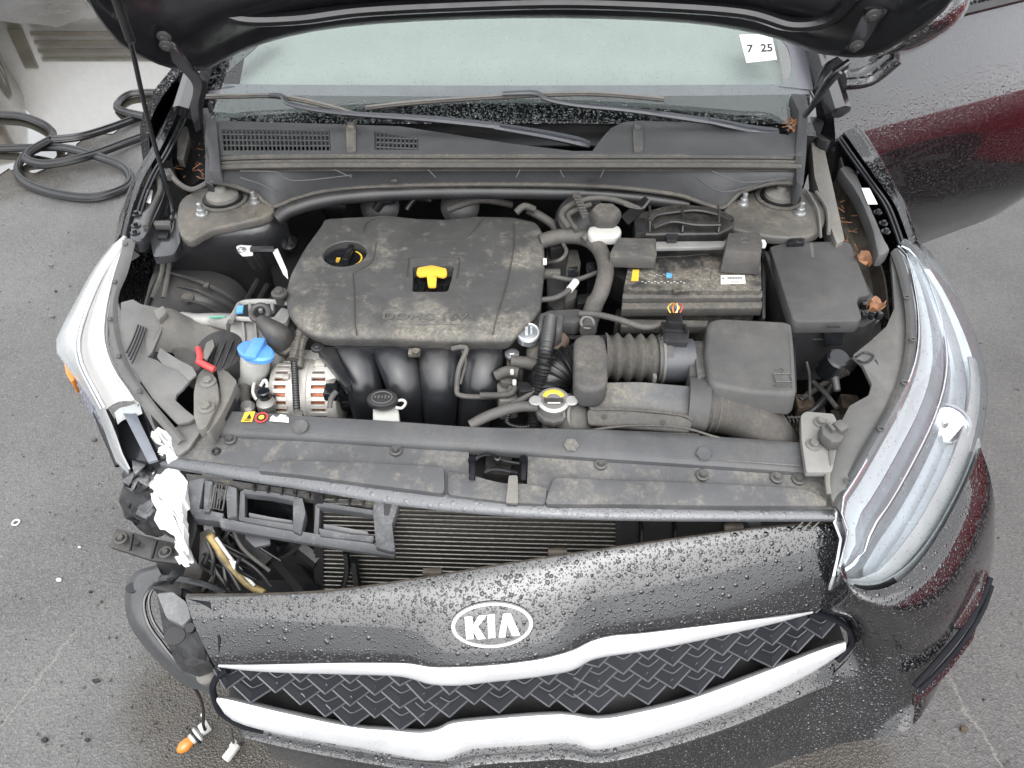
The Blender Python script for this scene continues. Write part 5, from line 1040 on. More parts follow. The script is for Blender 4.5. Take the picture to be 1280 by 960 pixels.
# latch
lt = part('hood_latch', MB().prism(rnd(L([(608, 566), (640, 570), (638, 594), (606, 590)], .748), .004), .03, .003), mat('latch_steel', (.02, .02, .02), .4, .5, dust=.2))
e = MB(); e.tube(L([(590, 578, .752), (600, 570, .758), (614, 568, .76), (628, 576, .76), (650, 580, .756)]), .003, 6, 4); e.tube(L([(606, 590, .75), (618, 586, .757), (634, 588, .757), (646, 592, .752)]), .003, 6, 4); e.lathe([(.006, 0), (.006, .01), (.004, .012)], P(622, 577, .755), seg=12); build('latch_lever', e, M['blackg'], lt)
for x in (590, 654):
    e = MB(); e.tube(L([(x, 570, .76), (x + 1, 585, .758), (x, 600, .75)]), .005, 8, 3, flat=.5); e.lathe([(.007, 0), (.006, .006)], P(x, 576, .76), seg=12); build('latch_side', e, M['grille'], lt)
build('release_tab', MB().prism(rnd(L([(636, 594, .757), (647, 594, .757), (648, 629, .742), (632, 628, .742)]), .003), .006, .002), M['bracket'], lt)
part('latch_well', MB().prism(L([(578, 558), (668, 565), (668, 612), (578, 605)], .715), .01), 'black')
# support bracket on the right with plug
bk = part('corner_bracket', PR([(1001, 519), (1007, 514), (1042, 517), (1048, 530), (1046, 560), (1040, 590), (1008, 590), (1002, 550)], .782, r=.005, h=.012, bev=.003), mat('corner_grey', (.26, .255, .24), .6, dust=.4, dcol=(.34, .31, .26), bump=.3))
for x, y in ((1026, 528), (1017, 556)): e = MB(); e.bolt(P(x, y, .783), .0075, .008); build('corner_bolt', e, M['bracket'], bk)
e = MB(); e.prism(rnd(L([(1026, 530), (1034, 528), (1044, 536), (1056, 545), (1052, 552), (1040, 552), (1028, 542)], .808), .003), .022, .003); e.box(P(1050, 534, .808), (.02, .022, .014), Matrix.Rotation(.5, 3, 'Z'), bev=.004); e.box(P(1038, 535, .811), (.006, .018, .01), Matrix.Rotation(.3, 3, 'Z')); part('unplugged_connector', e, mat('plug_grey', (.12, .118, .112), .5, dust=.6))
# ---- right filler panel between lamp and bay
fq = [(1113, 318, .84), (1124, 312, .84), (1130, 345, .838), (1136, 400, .83), (1133, 450, .825), (1120, 498, .815), (1092, 552, .80), (1060, 605, .775), (1045, 640, .752), (1036, 610, .765), (1040, 575, .775), (1050, 530, .785), (1062, 507, .79), (1086, 494, .80), (1090, 480, .80), (1078, 455, .805), (1066, 444, .81), (1086, 428, .815), (1108, 408, .82), (1118, 385, .825), (1116, 350, .835)]
fr_ = part('filler_panel', MB().prism(rnd(L(fq), .004), .008, .002), 'filler')
for k in range(4): e = MB(); e.tube(L([(1094 + k * 5.5, 446 - k * 2 + (4 if k in (0,) else 0), .813), (1106 + k * 4, 470 - k * 1, .8125), (1118 + k * 2.5, 493 - k * 6, .812)]), .0020, 5, 2); build('raised_rib', e, M['shroud'], fr_)
e = MB(); e.tube(L([(1070, 446, .815), (1080, 440, .815), (1092, 445, .815), (1082, 453, .812), (1072, 450, .812)]), .0022, 6, 4); build('clip_loop', e, M['blackg'], fr_)
e = MB(); e.tube(L([(1038, 556, .783), (1038, 580, .779), (1034, 596, .774), (1036, 618, .765)]), .0045, 8, 4); build('edge_bead', e, M['bracket'], fr_)
so_ = [(1122, 310, .842), (1133, 335, .842), (1143, 380, .838), (1145, 430, .832), (1138, 470, .824), (1122, 512, .812), (1098, 556, .798), (1070, 604, .772), (1050, 640, .755)]
si_ = [(1113, 316, .844), (1123, 345, .844), (1131, 385, .84), (1132, 428, .834), (1125, 466, .826), (1109, 506, .814), (1084, 550, .80), (1057, 598, .774), (1040, 632, .757)]
e = MB(); A = cr(L(si_), 1); B = L(so_); e.sheet([A, [a.lerp(b, .5) + Vector((0, 0, .004)) for a, b in zip(A, B)], B], .006, 2, 4); gk = part('lamp_gasket', e, mat('gasket', (.05, .051, .053), .5, dust=.3))
for x, y, z in ((1133, 371, .846), (1141, 424, .84), (1131, 478, .828), (1101, 536, .81), (1059, 601, .781)): e = MB(); e.torus(P(x, y, z), .005, .0015, seg=10); build('gasket_clip', e, M['dsteel'], gk)
# ---- right headlight
out = [(1133, 303, .84), (1150, 300, .825), (1178, 330, .80), (1203, 375, .775), (1222, 420, .75), (1233, 465, .73), (1231, 515, .715), (1214, 575, .695), (1186, 634, .675), (1154, 684, .66), (1120, 716, .648), (1084, 727, .645), (1056, 722, .655)]
inn = [(1124, 306, .846), (1134, 318, .846), (1142, 350, .842), (1148, 390, .84), (1148, 430, .834), (1140, 465, .828), (1124, 502, .816), (1099, 546, .802), (1074, 590, .786), (1056, 618, .773), (1047, 632, .762), (1058, 648, .745), (1060, 665, .725), (1055, 690, .70), (1051, 708, .68)]
N_ = 26; O = resamp(cr(L(out), 4), N_); I = resamp(cr(L(inn), 4), N_)
def band(k0, k1, off0, off1, bulge=0, n=3, i0=0, i1=N_):
    rows = []
    for j in range(n + 1):
        k = k0 + (k1 - k0) * j / n; of = off0 + (off1 - off0) * j / n + bulge * math.sin(math.pi * j / n)
        rows.append([I[i].lerp(O[i], k) + Vector((0, 0, of)) for i in range(i0, i1)])
    return rows
e = MB(); e.sheet(band(0, 1.0, -.03, -.035, -.035, 4), .004, 2, 1); hl = part('headlight', e, 'silver', label='intact right-hand headlight')
def bd(name, m, *a, th=.003, **k): 
    e = MB(); e.sheet(band(*a, **k), th, 2, 1); return build(name, e, M[m], hl)
bd('inner_strip', 'chrome_s', .0, .06, -.002, -.006, .002)
bd('reflector_band', 'lampw', .06, .24, -.012, -.012, -.002)
bd('textured_band', 'silvd', .25, .42, -.016, -.018, -.002)
bd('chrome_line', 'chrome_s', .42, .455, -.006, -.006, .002)
bd('lamp_bezel', 'silvd', .46, .56, -.012, -.03, 0, i0=8)
bd('lamp_bowl', 'silver', .56, .80, -.035, -.032, -.02, i0=2, i1=N_ - 2)
bd('daylight_strip', 'lensin', .80, .97, -.012, -.02, .004, i0=9)
e = MB(); o = P(1180, 530, .712); axq = (CAM - o).normalized() + Vector((.1, -.3, .2)); e.lathe([(.040, .0), (.040, .004), (.033, -.004), (.027, -.014), (.024, -.018)], o, axq, 32, sx=1.0, sy=.85); build('projector_bowl', e, M['chrome_s'], hl)
e = MB(); e.lathe([(.025, -.016), (.024, -.008), (.018, -.003), (.008, 0)], o, axq, 28); build('projector_lens', e, M['lensin'], hl)
e = MB(); e.torus(o, .042, .003, axq, sy=.85, seg=36); build('projector_ring', e, M['lampw'], hl)
e = MB(); q = [(1100, 668, .66), (1112, 640, .67), (1130, 600, .69), (1135, 585, .70)]; e.sheet([L(q), [p + Vector((.014, .004, .002)) for p in L(q)], [p + Vector((.026, .012, -.002)) for p in L(q)]], .003, 3, 4); build('reflector_blade', e, M['lampw'], hl)
lens_rows = band(-.01, 1.0, .004, -.004, .012, 5); lens_rows.append([p + Vector((.012, -.004, -.022)) for p in lens_rows[-1]]); lens_rows.append([p + Vector((-.004, .004, -.03)) for p in lens_rows[-1]])
e = MB(); e.sheet(lens_rows, .002, 2, 1); build('clear_lens', e, M['lens'], hl)
e = MB(); e.sheet([[p + Vector((.004, .004, -.012)) for p in O[14:]], [p + Vector((.010, -.006, -.035)) for p in O[14:]], [p + Vector((-.01, .01, -.06)) for p in O[14:]]], .003, 2, 2); build('lens_skirt', e, M['lensw'], hl)
# ---- left headlight (sky reflection painted white, cracked at its lower end)
lo_ = [(156, 298, .85), (146, 302, .845), (120, 335, .82), (96, 378, .795), (72, 427, .77), (84, 452, .755), (106, 482, .745), (124, 512, .735), (137, 545, .725), (148, 574, .71), (163, 588, .70)]
lm_ = [(158, 299, .853), (152, 312, .85), (130, 345, .835), (112, 385, .82), (100, 425, .805), (103, 455, .795), (116, 482, .785), (132, 512, .775), (144, 540, .765), (153, 566, .745), (163, 586, .72)]
ln_ = [(160, 300, .853), (153, 320, .853), (144, 350, .848), (136, 385, .843), (133, 420, .835), (138, 445, .828), (148, 468, .82), (162, 488, .812), (171, 502, .806)]
e = MB(); A = resamp(cr(L(lo_), 4), 20); B = resamp(cr(L(lm_), 4), 20); e.sheet([[p + Vector((.01, .01, -.05)) for p in A], [p + Vector((-.003, 0, -.012)) for p in A], A, [a.lerp(b, .5) + Vector((0, 0, .006)) for a, b in zip(A, B)], B], .003, 2, 1); hl2 = part('headlight', e, 'lensw', label='shattered left-hand headlight with sky reflection painted on its lens')
lm2 = lm_[:8] + [(148, 517, .77)]; e = MB(); A = resamp(cr(L(lm_[:8]), 4), 16); B = resamp(cr(L(ln_), 4), 16); e.sheet([A, [a.lerp(b, .5) + Vector((0, 0, .010)) for a, b in zip(A, B)], B, [b + Vector((0, 0, -.012)) for b in B]], .003, 3, 1); build('lens_upper_band', e, M['lensin'], hl2)
e = MB(); e.tube([p + Vector((0, 0, .004)) for p in A], .0028, 6, 1); e.tube([p + Vector((-.007, 0, .0015)) for p in A], .0018, 6, 1); e.tube([p + Vector((-.004, 0, .003)) for p in B], .0022, 6, 1); build('lens_seam', e, M['silver'], hl2)
e = MB(); A = L([(143, 516, .775), (150, 510, .78), (162, 507, .785), (174, 502, .79)]); e.sheet([A, [p + Vector((.002, -.01, -.02)) for p in A]], .003, 2, 3); build('broken_edge', e, M['lensw'], hl2)
# dark opened slot with grey strip, torn lens end
part('lamp_carcass', PR([(143, 522, .74), (168, 508, .76), (176, 506, .76), (208, 572, .74), (190, 578, .735), (155, 572, .725)], r=.003, h=.05, bev=.002), 'blackg')
e = MB(); e.prism(L([(153, 515, .772), (168, 512, .774), (197, 574, .750), (185, 578, .748)]), .006, .001); build('carcass_strip', e, mat('strip_blue_grey', (.16, .175, .205), .3, coat=.4), hl2)
e = MB(); e.prism(rnd(L([(80, 443, .745), (84, 445, .745), (90, 460, .74), (93, 474, .735), (89, 478, .735), (83, 468, .735), (80, 455, .74)]), .002), .03, .002); build('side_marker', e, M['orange'], hl2)
e = MB(); e.sheet([L([(86, 449, .75), (96, 466, .745), (108, 490, .738), (122, 518, .73), (136, 545, .72)]), L([(92, 470, .735), (100, 490, .725), (112, 515, .715), (126, 540, .705), (138, 556, .70)])], .003, 1, 3); build('reflector_mesh', e, mat('prism_reflector', (.30, .30, .36), .3, .5, bump=2, bscale=160, var=.6, vscale=150), hl2)
e = MB(); e.tube(L([(118, 510, .72), (130, 540, .71), (140, 562, .70), (148, 582, .69)]), .006, 6, 3); e.tube(L([(112, 498, .72), (126, 532, .71), (138, 558, .695)]), .004, 6, 3); build('broken_edge', e, M['blackg'], hl2)
# ---- left filler panel (torn)
so_ = [(153, 300, .858), (142, 348, .852), (136, 395, .844), (140, 432, .836), (156, 474, .82), (178, 506, .80), (205, 536, .78), (222, 556, .765)]
si_ = [(170, 300, .858), (160, 340, .852), (148, 372, .846), (150, 415, .838), (163, 458, .824), (188, 497, .806), (212, 526, .786), (232, 550, .768)]
e = MB(); A, B = L(so_), L(si_); e.sheet([A, [a.lerp(b, .5) + Vector((0, 0, .004)) for a, b in zip(A, B)], B], .005, 2, 4); gk2 = part('lamp_gasket', e, mat('gasket_grey', (.12, .118, .116), .55, dust=.3))
for x, y, z in ((157, 305, .862), (143, 352, .857), (137, 399, .849), (148, 445, .836), (174, 489, .818)): e = MB(); e.box(P(x, y, z), (.008, .010, .003), Matrix.Rotation(.3, 3, 'Z'), bev=.001); build('gasket_clip', e, M['dsteel'], gk2)
fq = [(151, 378, .846), (166, 374, .846), (176, 380, .844), (200, 385, .84), (204, 398, .838), (202, 412, .834), (190, 440, .826), (184, 446, .825), (196, 450, .822), (206, 457, .818), (238, 462, .812), (238, 474, .808), (228, 486, .804), (221, 492, .80), (219, 500, .798), (232, 512, .79), (245, 522, .782), (236, 527, .78), (222, 530, .778), (212, 520, .785), (190, 497, .803), (164, 458, .822), (151, 415, .836)]
fl_ = part('filler_panel', MB().prism(rnd(L(fq), .0025), .006, .0015), 'filler', label='torn grey filler panel')
for k in range(4): e = MB(); e.tube(L([(173 + k * 3.2, 406 + k * 1.4, .839), (166 + k * 2.6, 425 + k * 3, .835), (158 + k * 2.4, 441 + k * 4.3, .831)]), .0018, 5, 2); build('raised_rib', e, M['shroud'], fl_)
part('filler_flap', MB().sheet([L([(196, 385, .845), (201, 398, .842), (186, 440, .825)]), L([(215, 386, .83), (222, 402, .825), (210, 440, .80)]), L([(236, 396, .80), (250, 412, .79), (240, 448, .77)]), L([(280, 410, .78), (286, 424, .77), (276, 452, .76)])], .004, 3, 3), 'bracket')
part('filler_flap', MB().prism(rnd(L([(200, 434, .83), (208, 440, .83), (224, 450, .826), (240, 458, .82), (246, 468, .812), (236, 476, .81), (222, 462, .815), (204, 456, .82), (196, 446, .825)]), .003), .004, .001), 'filler')
part('torn_clip', PR([(192, 388, .856), (204, 382, .856), (208, 390, .852), (198, 400, .85)], r=.002, h=.01, bev=.001), 'bracket')
# relay pot, red wires, fan connector
part('relay_box', PR([(214, 436), (230, 434), (250, 442), (254, 458), (240, 466), (224, 458)], .80, r=.006, h=.05, bev=.004), 'duct')
e = MB(); e.lathe([(.05, -.03), (.052, 0), (.046, .01), (.02, .014)], P(276, 442, .79), (.1, -.2, 1), 30, sx=.9, sy=1.0)
for k in range(5): e.box(P(258 + k * 9, 442, .806), (.002, .07, .004))
part('fan_connector', e, 'shroud')
for pts, m in (([(248, 436, .812), (250, 445, .815), (249, 452, .812)], 'redw'), ([(248, 452, .815), (258, 457, .816), (268, 462, .812)], 'redw')): hose(pts, .006, m, name='red_sleeve')
part('lug_plate', PR([(258, 428), (266, 424), (268, 432), (258, 450), (252, 446)], .815, r=.002, h=.004, bev=.001), 'bracket')
# left upright bracket
bk = part('corner_bracket', PR([(246, 470), (254, 460), (264, 462), (272, 480), (274, 500), (258, 534), (248, 538), (242, 520), (242, 490)], .80, r=.006, h=.02, bev=.003), 'bracket')
for x, y in ((260, 477), (258, 509)): e = MB(); e.bolt(P(x, y, .802), .0085, .008); build('corner_bolt', e, M['bracket'], bk)
part('side_bracket', PR([(270, 458), (284, 464), (296, 476), (290, 492), (276, 520), (262, 540), (252, 540), (276, 498), (274, 478)], .79, r=.004, h=.03, bev=.003), 'bracket')
part('side_bracket', PR([(214, 536, .765), (234, 528, .768), (245, 522, .77), (250, 540, .765), (236, 560, .755), (222, 570, .75), (214, 556, .755)], r=.003, h=.006, bev=.001), 'filler')
part('support_gusset', PR([(276, 500), (290, 492), (296, 500), (284, 520), (270, 536)], .775, r=.003, h=.03, bev=.002), 'black')
part('support_gusset', PR([(284, 486), (300, 490), (300, 514), (288, 510)], .74, r=.003, h=.06, bev=.002), 'rubber')
# ---- white torn foam at the left corner
def torn(name, pts, h, m): 
    q = [p + Vector((random.uniform(-.004, .004), random.uniform(-.004, .004), random.uniform(-.006, .006))) for p in cr(L(pts), 3, True)]; c = sum(q, Vector()) / len(q); e = MB(); n = len(q)
    r1 = [c + (p - c) * .62 + Vector((0, 0, random.uniform(-.012, .012))) for p in q]; r2_ = [c + (p - c) * .25 + Vector((0, 0, random.uniform(-.012, .012))) for p in q]; bt_ = [p + Vector((0, 0, -h)) for p in q]
    V = bt_ + q + r1 + r2_; f = [(i*n + k, i*n + (k+1) % n, (i+1)*n + (k+1) % n, (i+1)*n + k) for i in range(3) for k in range(n)] + [tuple(range(n))[::-1], tuple(3*n + k for k in range(n))]
    return part(name, e.add(V, f), m, smooth=22)
torn('torn_foam', [(197, 585, .71), (222, 586, .712), (232, 600, .70), (232, 622, .69), (226, 640, .68), (230, 660, .66), (234, 680, .64), (232, 690, .635), (222, 680, .64), (216, 664, .65), (210, 656, .655), (197, 650, .66), (194, 634, .67), (190, 618, .68), (188, 604, .69)], .03, 'foam')
torn('torn_foam', [(189, 540, .755), (205, 538, .757), (222, 552, .75), (228, 566, .742), (212, 574, .738), (204, 572, .738), (196, 558, .745)], .02, 'foam')
torn('torn_foam', [(218, 674, .645), (230, 682, .64), (236, 700, .63), (230, 704, .63), (222, 690, .635)], .01, 'foam')
# dark crumpled corner: fender liner, bumper bracket
e = MB(); e.sheet([L([(162, 574, .70), (154, 596, .67), (150, 624, .62), (156, 646, .58), (178, 664, .55), (200, 672, .54)]), L([(184, 572, .71), (176, 600, .68), (172, 624, .64), (180, 648, .60), (200, 664, .57), (214, 668, .56)]), L([(205, 578, .71), (196, 604, .68), (192, 628, .65), (200, 650, .62), (212, 660, .60), (224, 668, .58)])], .005, 4, 4); from mathutils import noise as _n
for i_, v_ in enumerate(e.v): e.v[i_] = v_ + _n.noise_vector(v_ * 38) * .012
part('fender_liner', e, mat('crumpled_liner', (.035, .036, .038), .35, dust=.5, dcol=(.12, .12, .12), bump=1.2, bscale=40, var=.5, vscale=40))
bb = part('bumper_bracket', MB().prism(rnd(L([(145, 660, .56), (168, 666, .56), (197, 674, .558), (216, 678, .556), (232, 696, .555), (222, 704, .552), (190, 700, .55), (137, 683, .55)]), .003), .008, .002), mat('bracket_black', (.028, .029, .031), .4, dust=.35))
for x, y in ((151, 673), (207, 690)): e = MB(); e.torus(P(x, y, .562), .010, .0025, seg=16); e.lathe([(.006, 0), (.005, .005)], P(x, y, .562), seg=8); build('bracket_bolt', e, M['dsteel'], bb)
build('bracket_hole', MB().lathe([(.006, 0), (.006, .003)], P(171, 679, .561), seg=10), M['black'], bb)
for q in ([(166, 668, .565), (163, 688, .56)], [(196, 676, .565), (190, 698, .56)]): build('bracket_fold', MB().tube(L(q), .003, 5, 1), M['black'], bb)
e = MB(); e.prism(L([(218, 696, .56), (234, 692, .565), (238, 698, .56), (224, 706, .556)]), .003); build('bent_tab', e, M['steel'], bb)
part('frame_rail_end', MB().prism(rnd(L([(244, 668, .60), (262, 660, .61), (270, 668, .60), (246, 735, .52), (224, 736, .52)]), .004), .05, .003), mat('rail_end_metal', (.05, .05, .05), .4, .3, dust=.6))
part('splash_plate', PR([(196, 700, .50), (300, 690, .48), (330, 745, .46), (235, 745, .50), (190, 735, .50)], r=.004, h=.03, bev=.002), 'shroud')
part('dark_brace', PR([(228, 600, .66), (242, 610, .66), (246, 660, .62), (238, 690, .60), (228, 660, .62), (224, 626, .64)], r=.003, h=.05, bev=.002), 'black')
for k in range(26):
    x0, y0 = random.uniform(232, 300), random.uniform(655, 700); x1, y1 = x0 + random.uniform(-15, 60), y0 + random.uniform(20, 60); z0 = random.uniform(.54, .62)
    hose([(x0, y0, z0), ((x0 + x1) / 2 + random.uniform(-14, 14), (y0 + y1) / 2, z0 - .02), (x1, min(738, y1), z0 - .05)], random.uniform(.0015, .004), random.choice(('rubber', 'blackg', 'shroud', 'shroud', 'duct')), name='torn_wire')
for k in range(26):
    x0, y0 = random.uniform(160, 240), random.uniform(580, 745); z0 = .70 - (y0 - 585) * .0010 + random.uniform(0, .02)
    if 645 < y0 < 712: y0 -= 55
    if y0 > 712: x0 = max(x0, 212)
    if y0 < 650 and x0 > 185: x0 = random.uniform(160, 184)
    q = [(x0 + random.uniform(-11, 11), y0 - 9), (x0 + random.uniform(4, 14), y0 - 2), (x0 + random.uniform(-4, 10), y0 + 10), (x0 - random.uniform(4, 12), y0 + 3)]
    part('broken_shard', MB().prism(L([(a_, b_, z0 + random.uniform(-.01, .012)) for a_, b_ in q]), .003, 0), random.choice(('drop_plastic', 'blackg', 'shroud', 'grille')), smooth=0)
# ---- broken upper grille bracket
zz = lambda x, y: .705 - (y - 595) * .0011 - .00005 * (x - 240)
def onB(pts, off=0): return [P(x, y, zz(x, y) + off) for x, y in pts]
gb = part('broken_grille_frame', MB().prism(onB([(232, 592), (248, 593), (300, 602), (400, 616), (468, 626), (470, 634), (400, 626), (310, 612), (248, 603), (236, 606)]), .012, .001), 'batt', label='snapped plastic frame hanging under the cover')
SP = 'drop_plastic'
for q, h, off in (([(272, 646), (300, 652), (352, 660), (400, 668), (450, 676), (494, 686), (493, 696), (440, 688), (380, 678), (320, 668), (276, 660)], .008, 0),
                  ([(300, 614), (306, 612), (306, 652), (298, 650)], .02, 0), ([(366, 624), (378, 622), (382, 640), (376, 668), (366, 664)], .022, .004), ([(394, 630), (400, 630), (398, 668), (392, 666)], .02, 0),
                  ([(304, 611), (340, 615), (376, 622), (374, 628), (340, 621), (304, 617)], .014, .002), ([(396, 626), (430, 632), (470, 638), (470, 644), (430, 638), (396, 633)], .014, .002),
                  ([(304, 646), (370, 656), (370, 664), (304, 652)], .012, .002), ([(398, 660), (440, 668), (468, 670), (466, 678), (400, 670)], .012, .002),
                  ([(470, 622), (486, 622), (500, 624), (495, 640), (490, 655), (494, 690), (484, 688), (470, 684), (468, 660), (466, 636)], .02, .006),
                  ([(236, 600), (256, 596), (248, 640), (240, 644), (234, 630)], .03, 0), ([(256, 600), (266, 602), (262, 640), (254, 640)], .03, .004), ([(282, 606), (296, 610), (296, 646), (284, 648)], .03, .004),
                  ([(240, 634), (280, 642), (276, 652), (244, 648)], .02, 0)):
    e = MB(); e.prism(rnd(onB(q, off), .0025), h, .002); build('frame_bar', e, M[SP], gb)
e = MB(); e.prism(rnd(onB([(479, 625), (491, 625), (486, 644), (480, 644)], .0065), .001), .001); build('frame_slot', e, M['black'], gb)
for q in ([(310, 640), (340, 646), (366, 650), (366, 656), (312, 650)], [(404, 654), (460, 664), (462, 670), (404, 664)]): e = MB(); e.prism(onB(q, -.004), .01, .002); build('frame_shelf', e, mat('scuffed_shelf', (.13, .13, .135), .5, dust=.6, dcol=(.33, .33, .33), dlo=.45, dhi=.6), gb)
e = MB()
for k in range(5): e.tube(onB([(264 + k * 3.4, 606), (260 + k * 3.4, 636)], .004), .0012, 4, 1)
e.tube(onB([(270, 604), (284, 607), (278, 638), (264, 634), (270, 604)], .004), .0018, 5, 1); build('frame_grid', e, M['dusty'], gb)
for k in range(9): 
    x = 318 + k * 17; y = 603 + (x - 318) * .14; e = MB(); e.box(P(x, y + 6, zz(x, y) + .003), (.004, .010, .012)); build('frame_tooth', e, M['batt'], gb)
# ---- radiator with its tubes, tilted in its frame
RZ = lambda py: .64 - (py - 640) * .0011
zr = .0
def onR(pts, off=0): return [PY(x, y, .12 + off) for x, y in pts]
rd = part('radiator', MB().prism(onR([(392, 612), (776, 646), (776, 780), (392, 780)]), .001, down=(0, .03, 0)), 'fin', label='bare radiator core with fine tubes')
k = 0; yk = 628
while yk < 742:
    e = MB(); s = 5.35; e.tube([PY(402, yk - 4, .117), PY(600, yk + 2, .116), PY(774, yk + 6, .117)], .0013, 5, 3, flat=1.4); build('tube', e, M['rtube'], rd); yk += s
e = MB(); e.prism(onR([(770, 640), (778, 640), (778, 760), (770, 760)], -.008), .001, down=(0, .04, 0)); build('radiator_end', e, M['shroud'], rd)
e = MB(); e.prism(onR([(394, 610), (404, 612), (404, 760), (394, 760)], -.006), .001, down=(0, .04, 0)); build('radiator_end', e, M['shroud'], rd)
part('fan_shroud', MB().prism([PY(x, y, .122) for x, y in ((778, 640), (1050, 640), (1060, 760), (778, 760))], .001, down=(0, .03, 0)), 'shroud')
for x in (800, 842, 905): part('shroud_rib', MB().tube([PY(x, 650, .118), PY(x + 2, 665, .115), PY(x, 700, .117)], .004, 6, 3), 'blackg')
hose([(930, 640, .66), (944, 655, .64), (950, 668, .63)], .010, 'silvd', name='bent_pipe')
for x in (1000, 1010, 1020): part('torn_fin', MB().tube([P(x - 8, 664, .69), P(x + 4, 652, .70)], .0015, 5, 1), 'bracket')
# left opening: fan ring, bent harness, struts
e = MB(); e.torus(PY(325, 655, .15), .075, .014, (0, -1, .3), seg=36); e.lathe([(.07, 0), (.07, .004)], PY(325, 655, .19), (0, -1, .3), 30); part('fan_ring', e, 'blackg')
e = MB()
for (a, b, w_) in (((345, 680), (390, 735), .03), ((360, 668), (400, 700), .02), ((300, 665), (340, 700), .03)): e.tube([PY(*a, .16), PY(*b, .12)], w_, 8, 1)
part('crushed_duct', e, mat('crushed_black', (.016, .016, .018), .4, bump=1, bscale=50, var=.4))
e = MB(); e.tube([PY(432, 690, .10), PY(434, 712, .10), (PY(428, 738, .10))], .006, 6, 4); e.tube([PY(442, 700, .10), PY(448, 740, .10)], .008, 6, 3); part('radiator_bracket', e, 'blackg')
hose([(262, 668, .63), (276, 690, .60), (292, 712, .57), (310, 730, .55), (330, 742, .545)], .007, 'wire', name='torn_harness'); hose([(270, 672, .63), (284, 692, .605), (300, 712, .58), (318, 732, .56)], .003, 'milky', name='wire'); hose([(268, 668, .62), (270, 690, .6), (288, 716, .57), (300, 738, .55)], .0035, 'shroud', name='wire')
part('torn_shard', MB().prism(L([(286, 700, .60), (298, 702, .605), (292, 712, .60)]), .003), 'milky')
part('frame_end_plate', PR([(308, 660, .60), (336, 662, .60), (338, 680, .59), (318, 684, .59), (306, 672, .595)], r=.003, h=.006, bev=.001), 'drop_plastic')
part('crossmember', MB().box((0, .16, .42), (1.15, .06, .10), bev=.008), 'black')

# ================================================================== front bumper hanging loose
fT = [(232, 748, .60), (330, 747, .61), (420, 742, .62), (520, 728, .63), (640, 708, .645), (760, 690, .66), (880, 673, .675), (970, 662, .685), (1060, 656, .69)]
fB = [(270, 834, .515), (330, 832, .52), (420, 830, .53), (495, 829, .535), (545, 834, .54), (612, 831, .545), (680, 822, .547), (716, 812, .55), (740, 801, .552), (765, 794, .555), (860, 784, .558), (950, 773, .56), (1022, 764, .56)]
U = [k / 36 for k in range(37)]
A = [u_edge(fT, u) for u in U]; B = [u_edge(fB, u) for u in U]
e = MB(); e.sheet([[p + Vector((0, .022, -.03)) for p in A], [p + Vector((0, .006, -.006)) for p in A], A, [p.lerp(q, .35) + Vector((0, -.006, .006)) for p, q in zip(A, B)], [p.lerp(q, .7) + Vector((0, -.005, .005)) for p, q in zip(A, B)], B, [p + Vector((0, .02, -.004)) for p in B]], .004, 3, 2)
# right corner and lower part, in the same skin
cols = [[(1060, 656, .69), (1040, 715, .625), (1024, 762, .56), (1052, 772, .54), (1066, 792, .51), (1064, 818, .47), (1040, 845, .435), (1012, 880, .38), (985, 950, .28)],
        [(1052, 700, .675), (1056, 735, .635), (1064, 758, .60), (1082, 780, .56), (1092, 808, .51), (1090, 838, .45), (1072, 868, .39), (1050, 900, .33), (1030, 936, .265)],
        [(1056, 724, .66), (1078, 748, .635), (1098, 764, .605), (1112, 786, .56), (1120, 815, .50), (1116, 845, .44), (1102, 872, .38), (1084, 900, .32), (1070, 926, .26)],
        [(1084, 738, .65), (1110, 752, .63), (1130, 766, .60), (1140, 788, .55), (1146, 815, .49), (1142, 842, .43), (1132, 868, .37), (1118, 894, .31), (1104, 922, .255)],
        [(1122, 728, .65), (1145, 736, .635), (1162, 752, .60), (1172, 775, .545), (1175, 800, .48), (1170, 825, .42), (1160, 850, .36), (1150, 878, .305), (1140, 908, .255)],
        [(1158, 692, .662), (1178, 702, .645), (1192, 722, .61), (1200, 748, .55), (1200, 775, .48), (1195, 800, .42), (1186, 824, .36), (1176, 850, .305), (1166, 872, .265)],
        [(1190, 640, .678), (1208, 656, .655), (1220, 682, .61), (1224, 710, .55), (1222, 740, .48), (1214, 768, .42), (1204, 796, .36), (1192, 824, .305), (1180, 846, .27)],
        [(1216, 588, .697), (1230, 614, .66), (1238, 645, .61), (1240, 676, .55), (1238, 706, .48), (1232, 736, .42), (1222, 768, .36), (1208, 800, .305), (1196, 822, .27)],
        [(1226, 560, .70), (1236, 590, .66), (1243, 625, .61), (1244, 655, .55), (1242, 690, .48), (1236, 722, .42), (1228, 752, .36), (1214, 785, .305), (1204, 806, .27)]]
for i in range(1, len(cols)): cols[i] = [(x, y, (z if z > .58 else .58 - (.58 - z) * (.9, .8, .7, .6)[min(i - 1, 3)]) + (0, .012, .020, .014)[min(j, 3) if j < 4 else 0]) for j, (x, y, z) in enumerate(cols[i])]
e.sheet([L(c_) for c_ in cols], .004, 3, 4)
bump = part('front_bumper', e, 'paint', label='loose front bumper')
# dark back edge with clip tabs along the top
M['flange'] = mat('flange_grime', (.045, .036, .026), .6, var=.5, vscale=60, bump=.6)
e = MB(); e.tube([p + Vector((0, .006, .0)) for p in A], .0025, 6, 1)
for x in (540, 697, 918): 
    u = (x - 232) / 828; p = u_edge(fT, u); e.box(p + Vector((0, .012, .004)), (.032, .010, .012), bev=.002)
build('top_flange', e, M['flange'], bump)
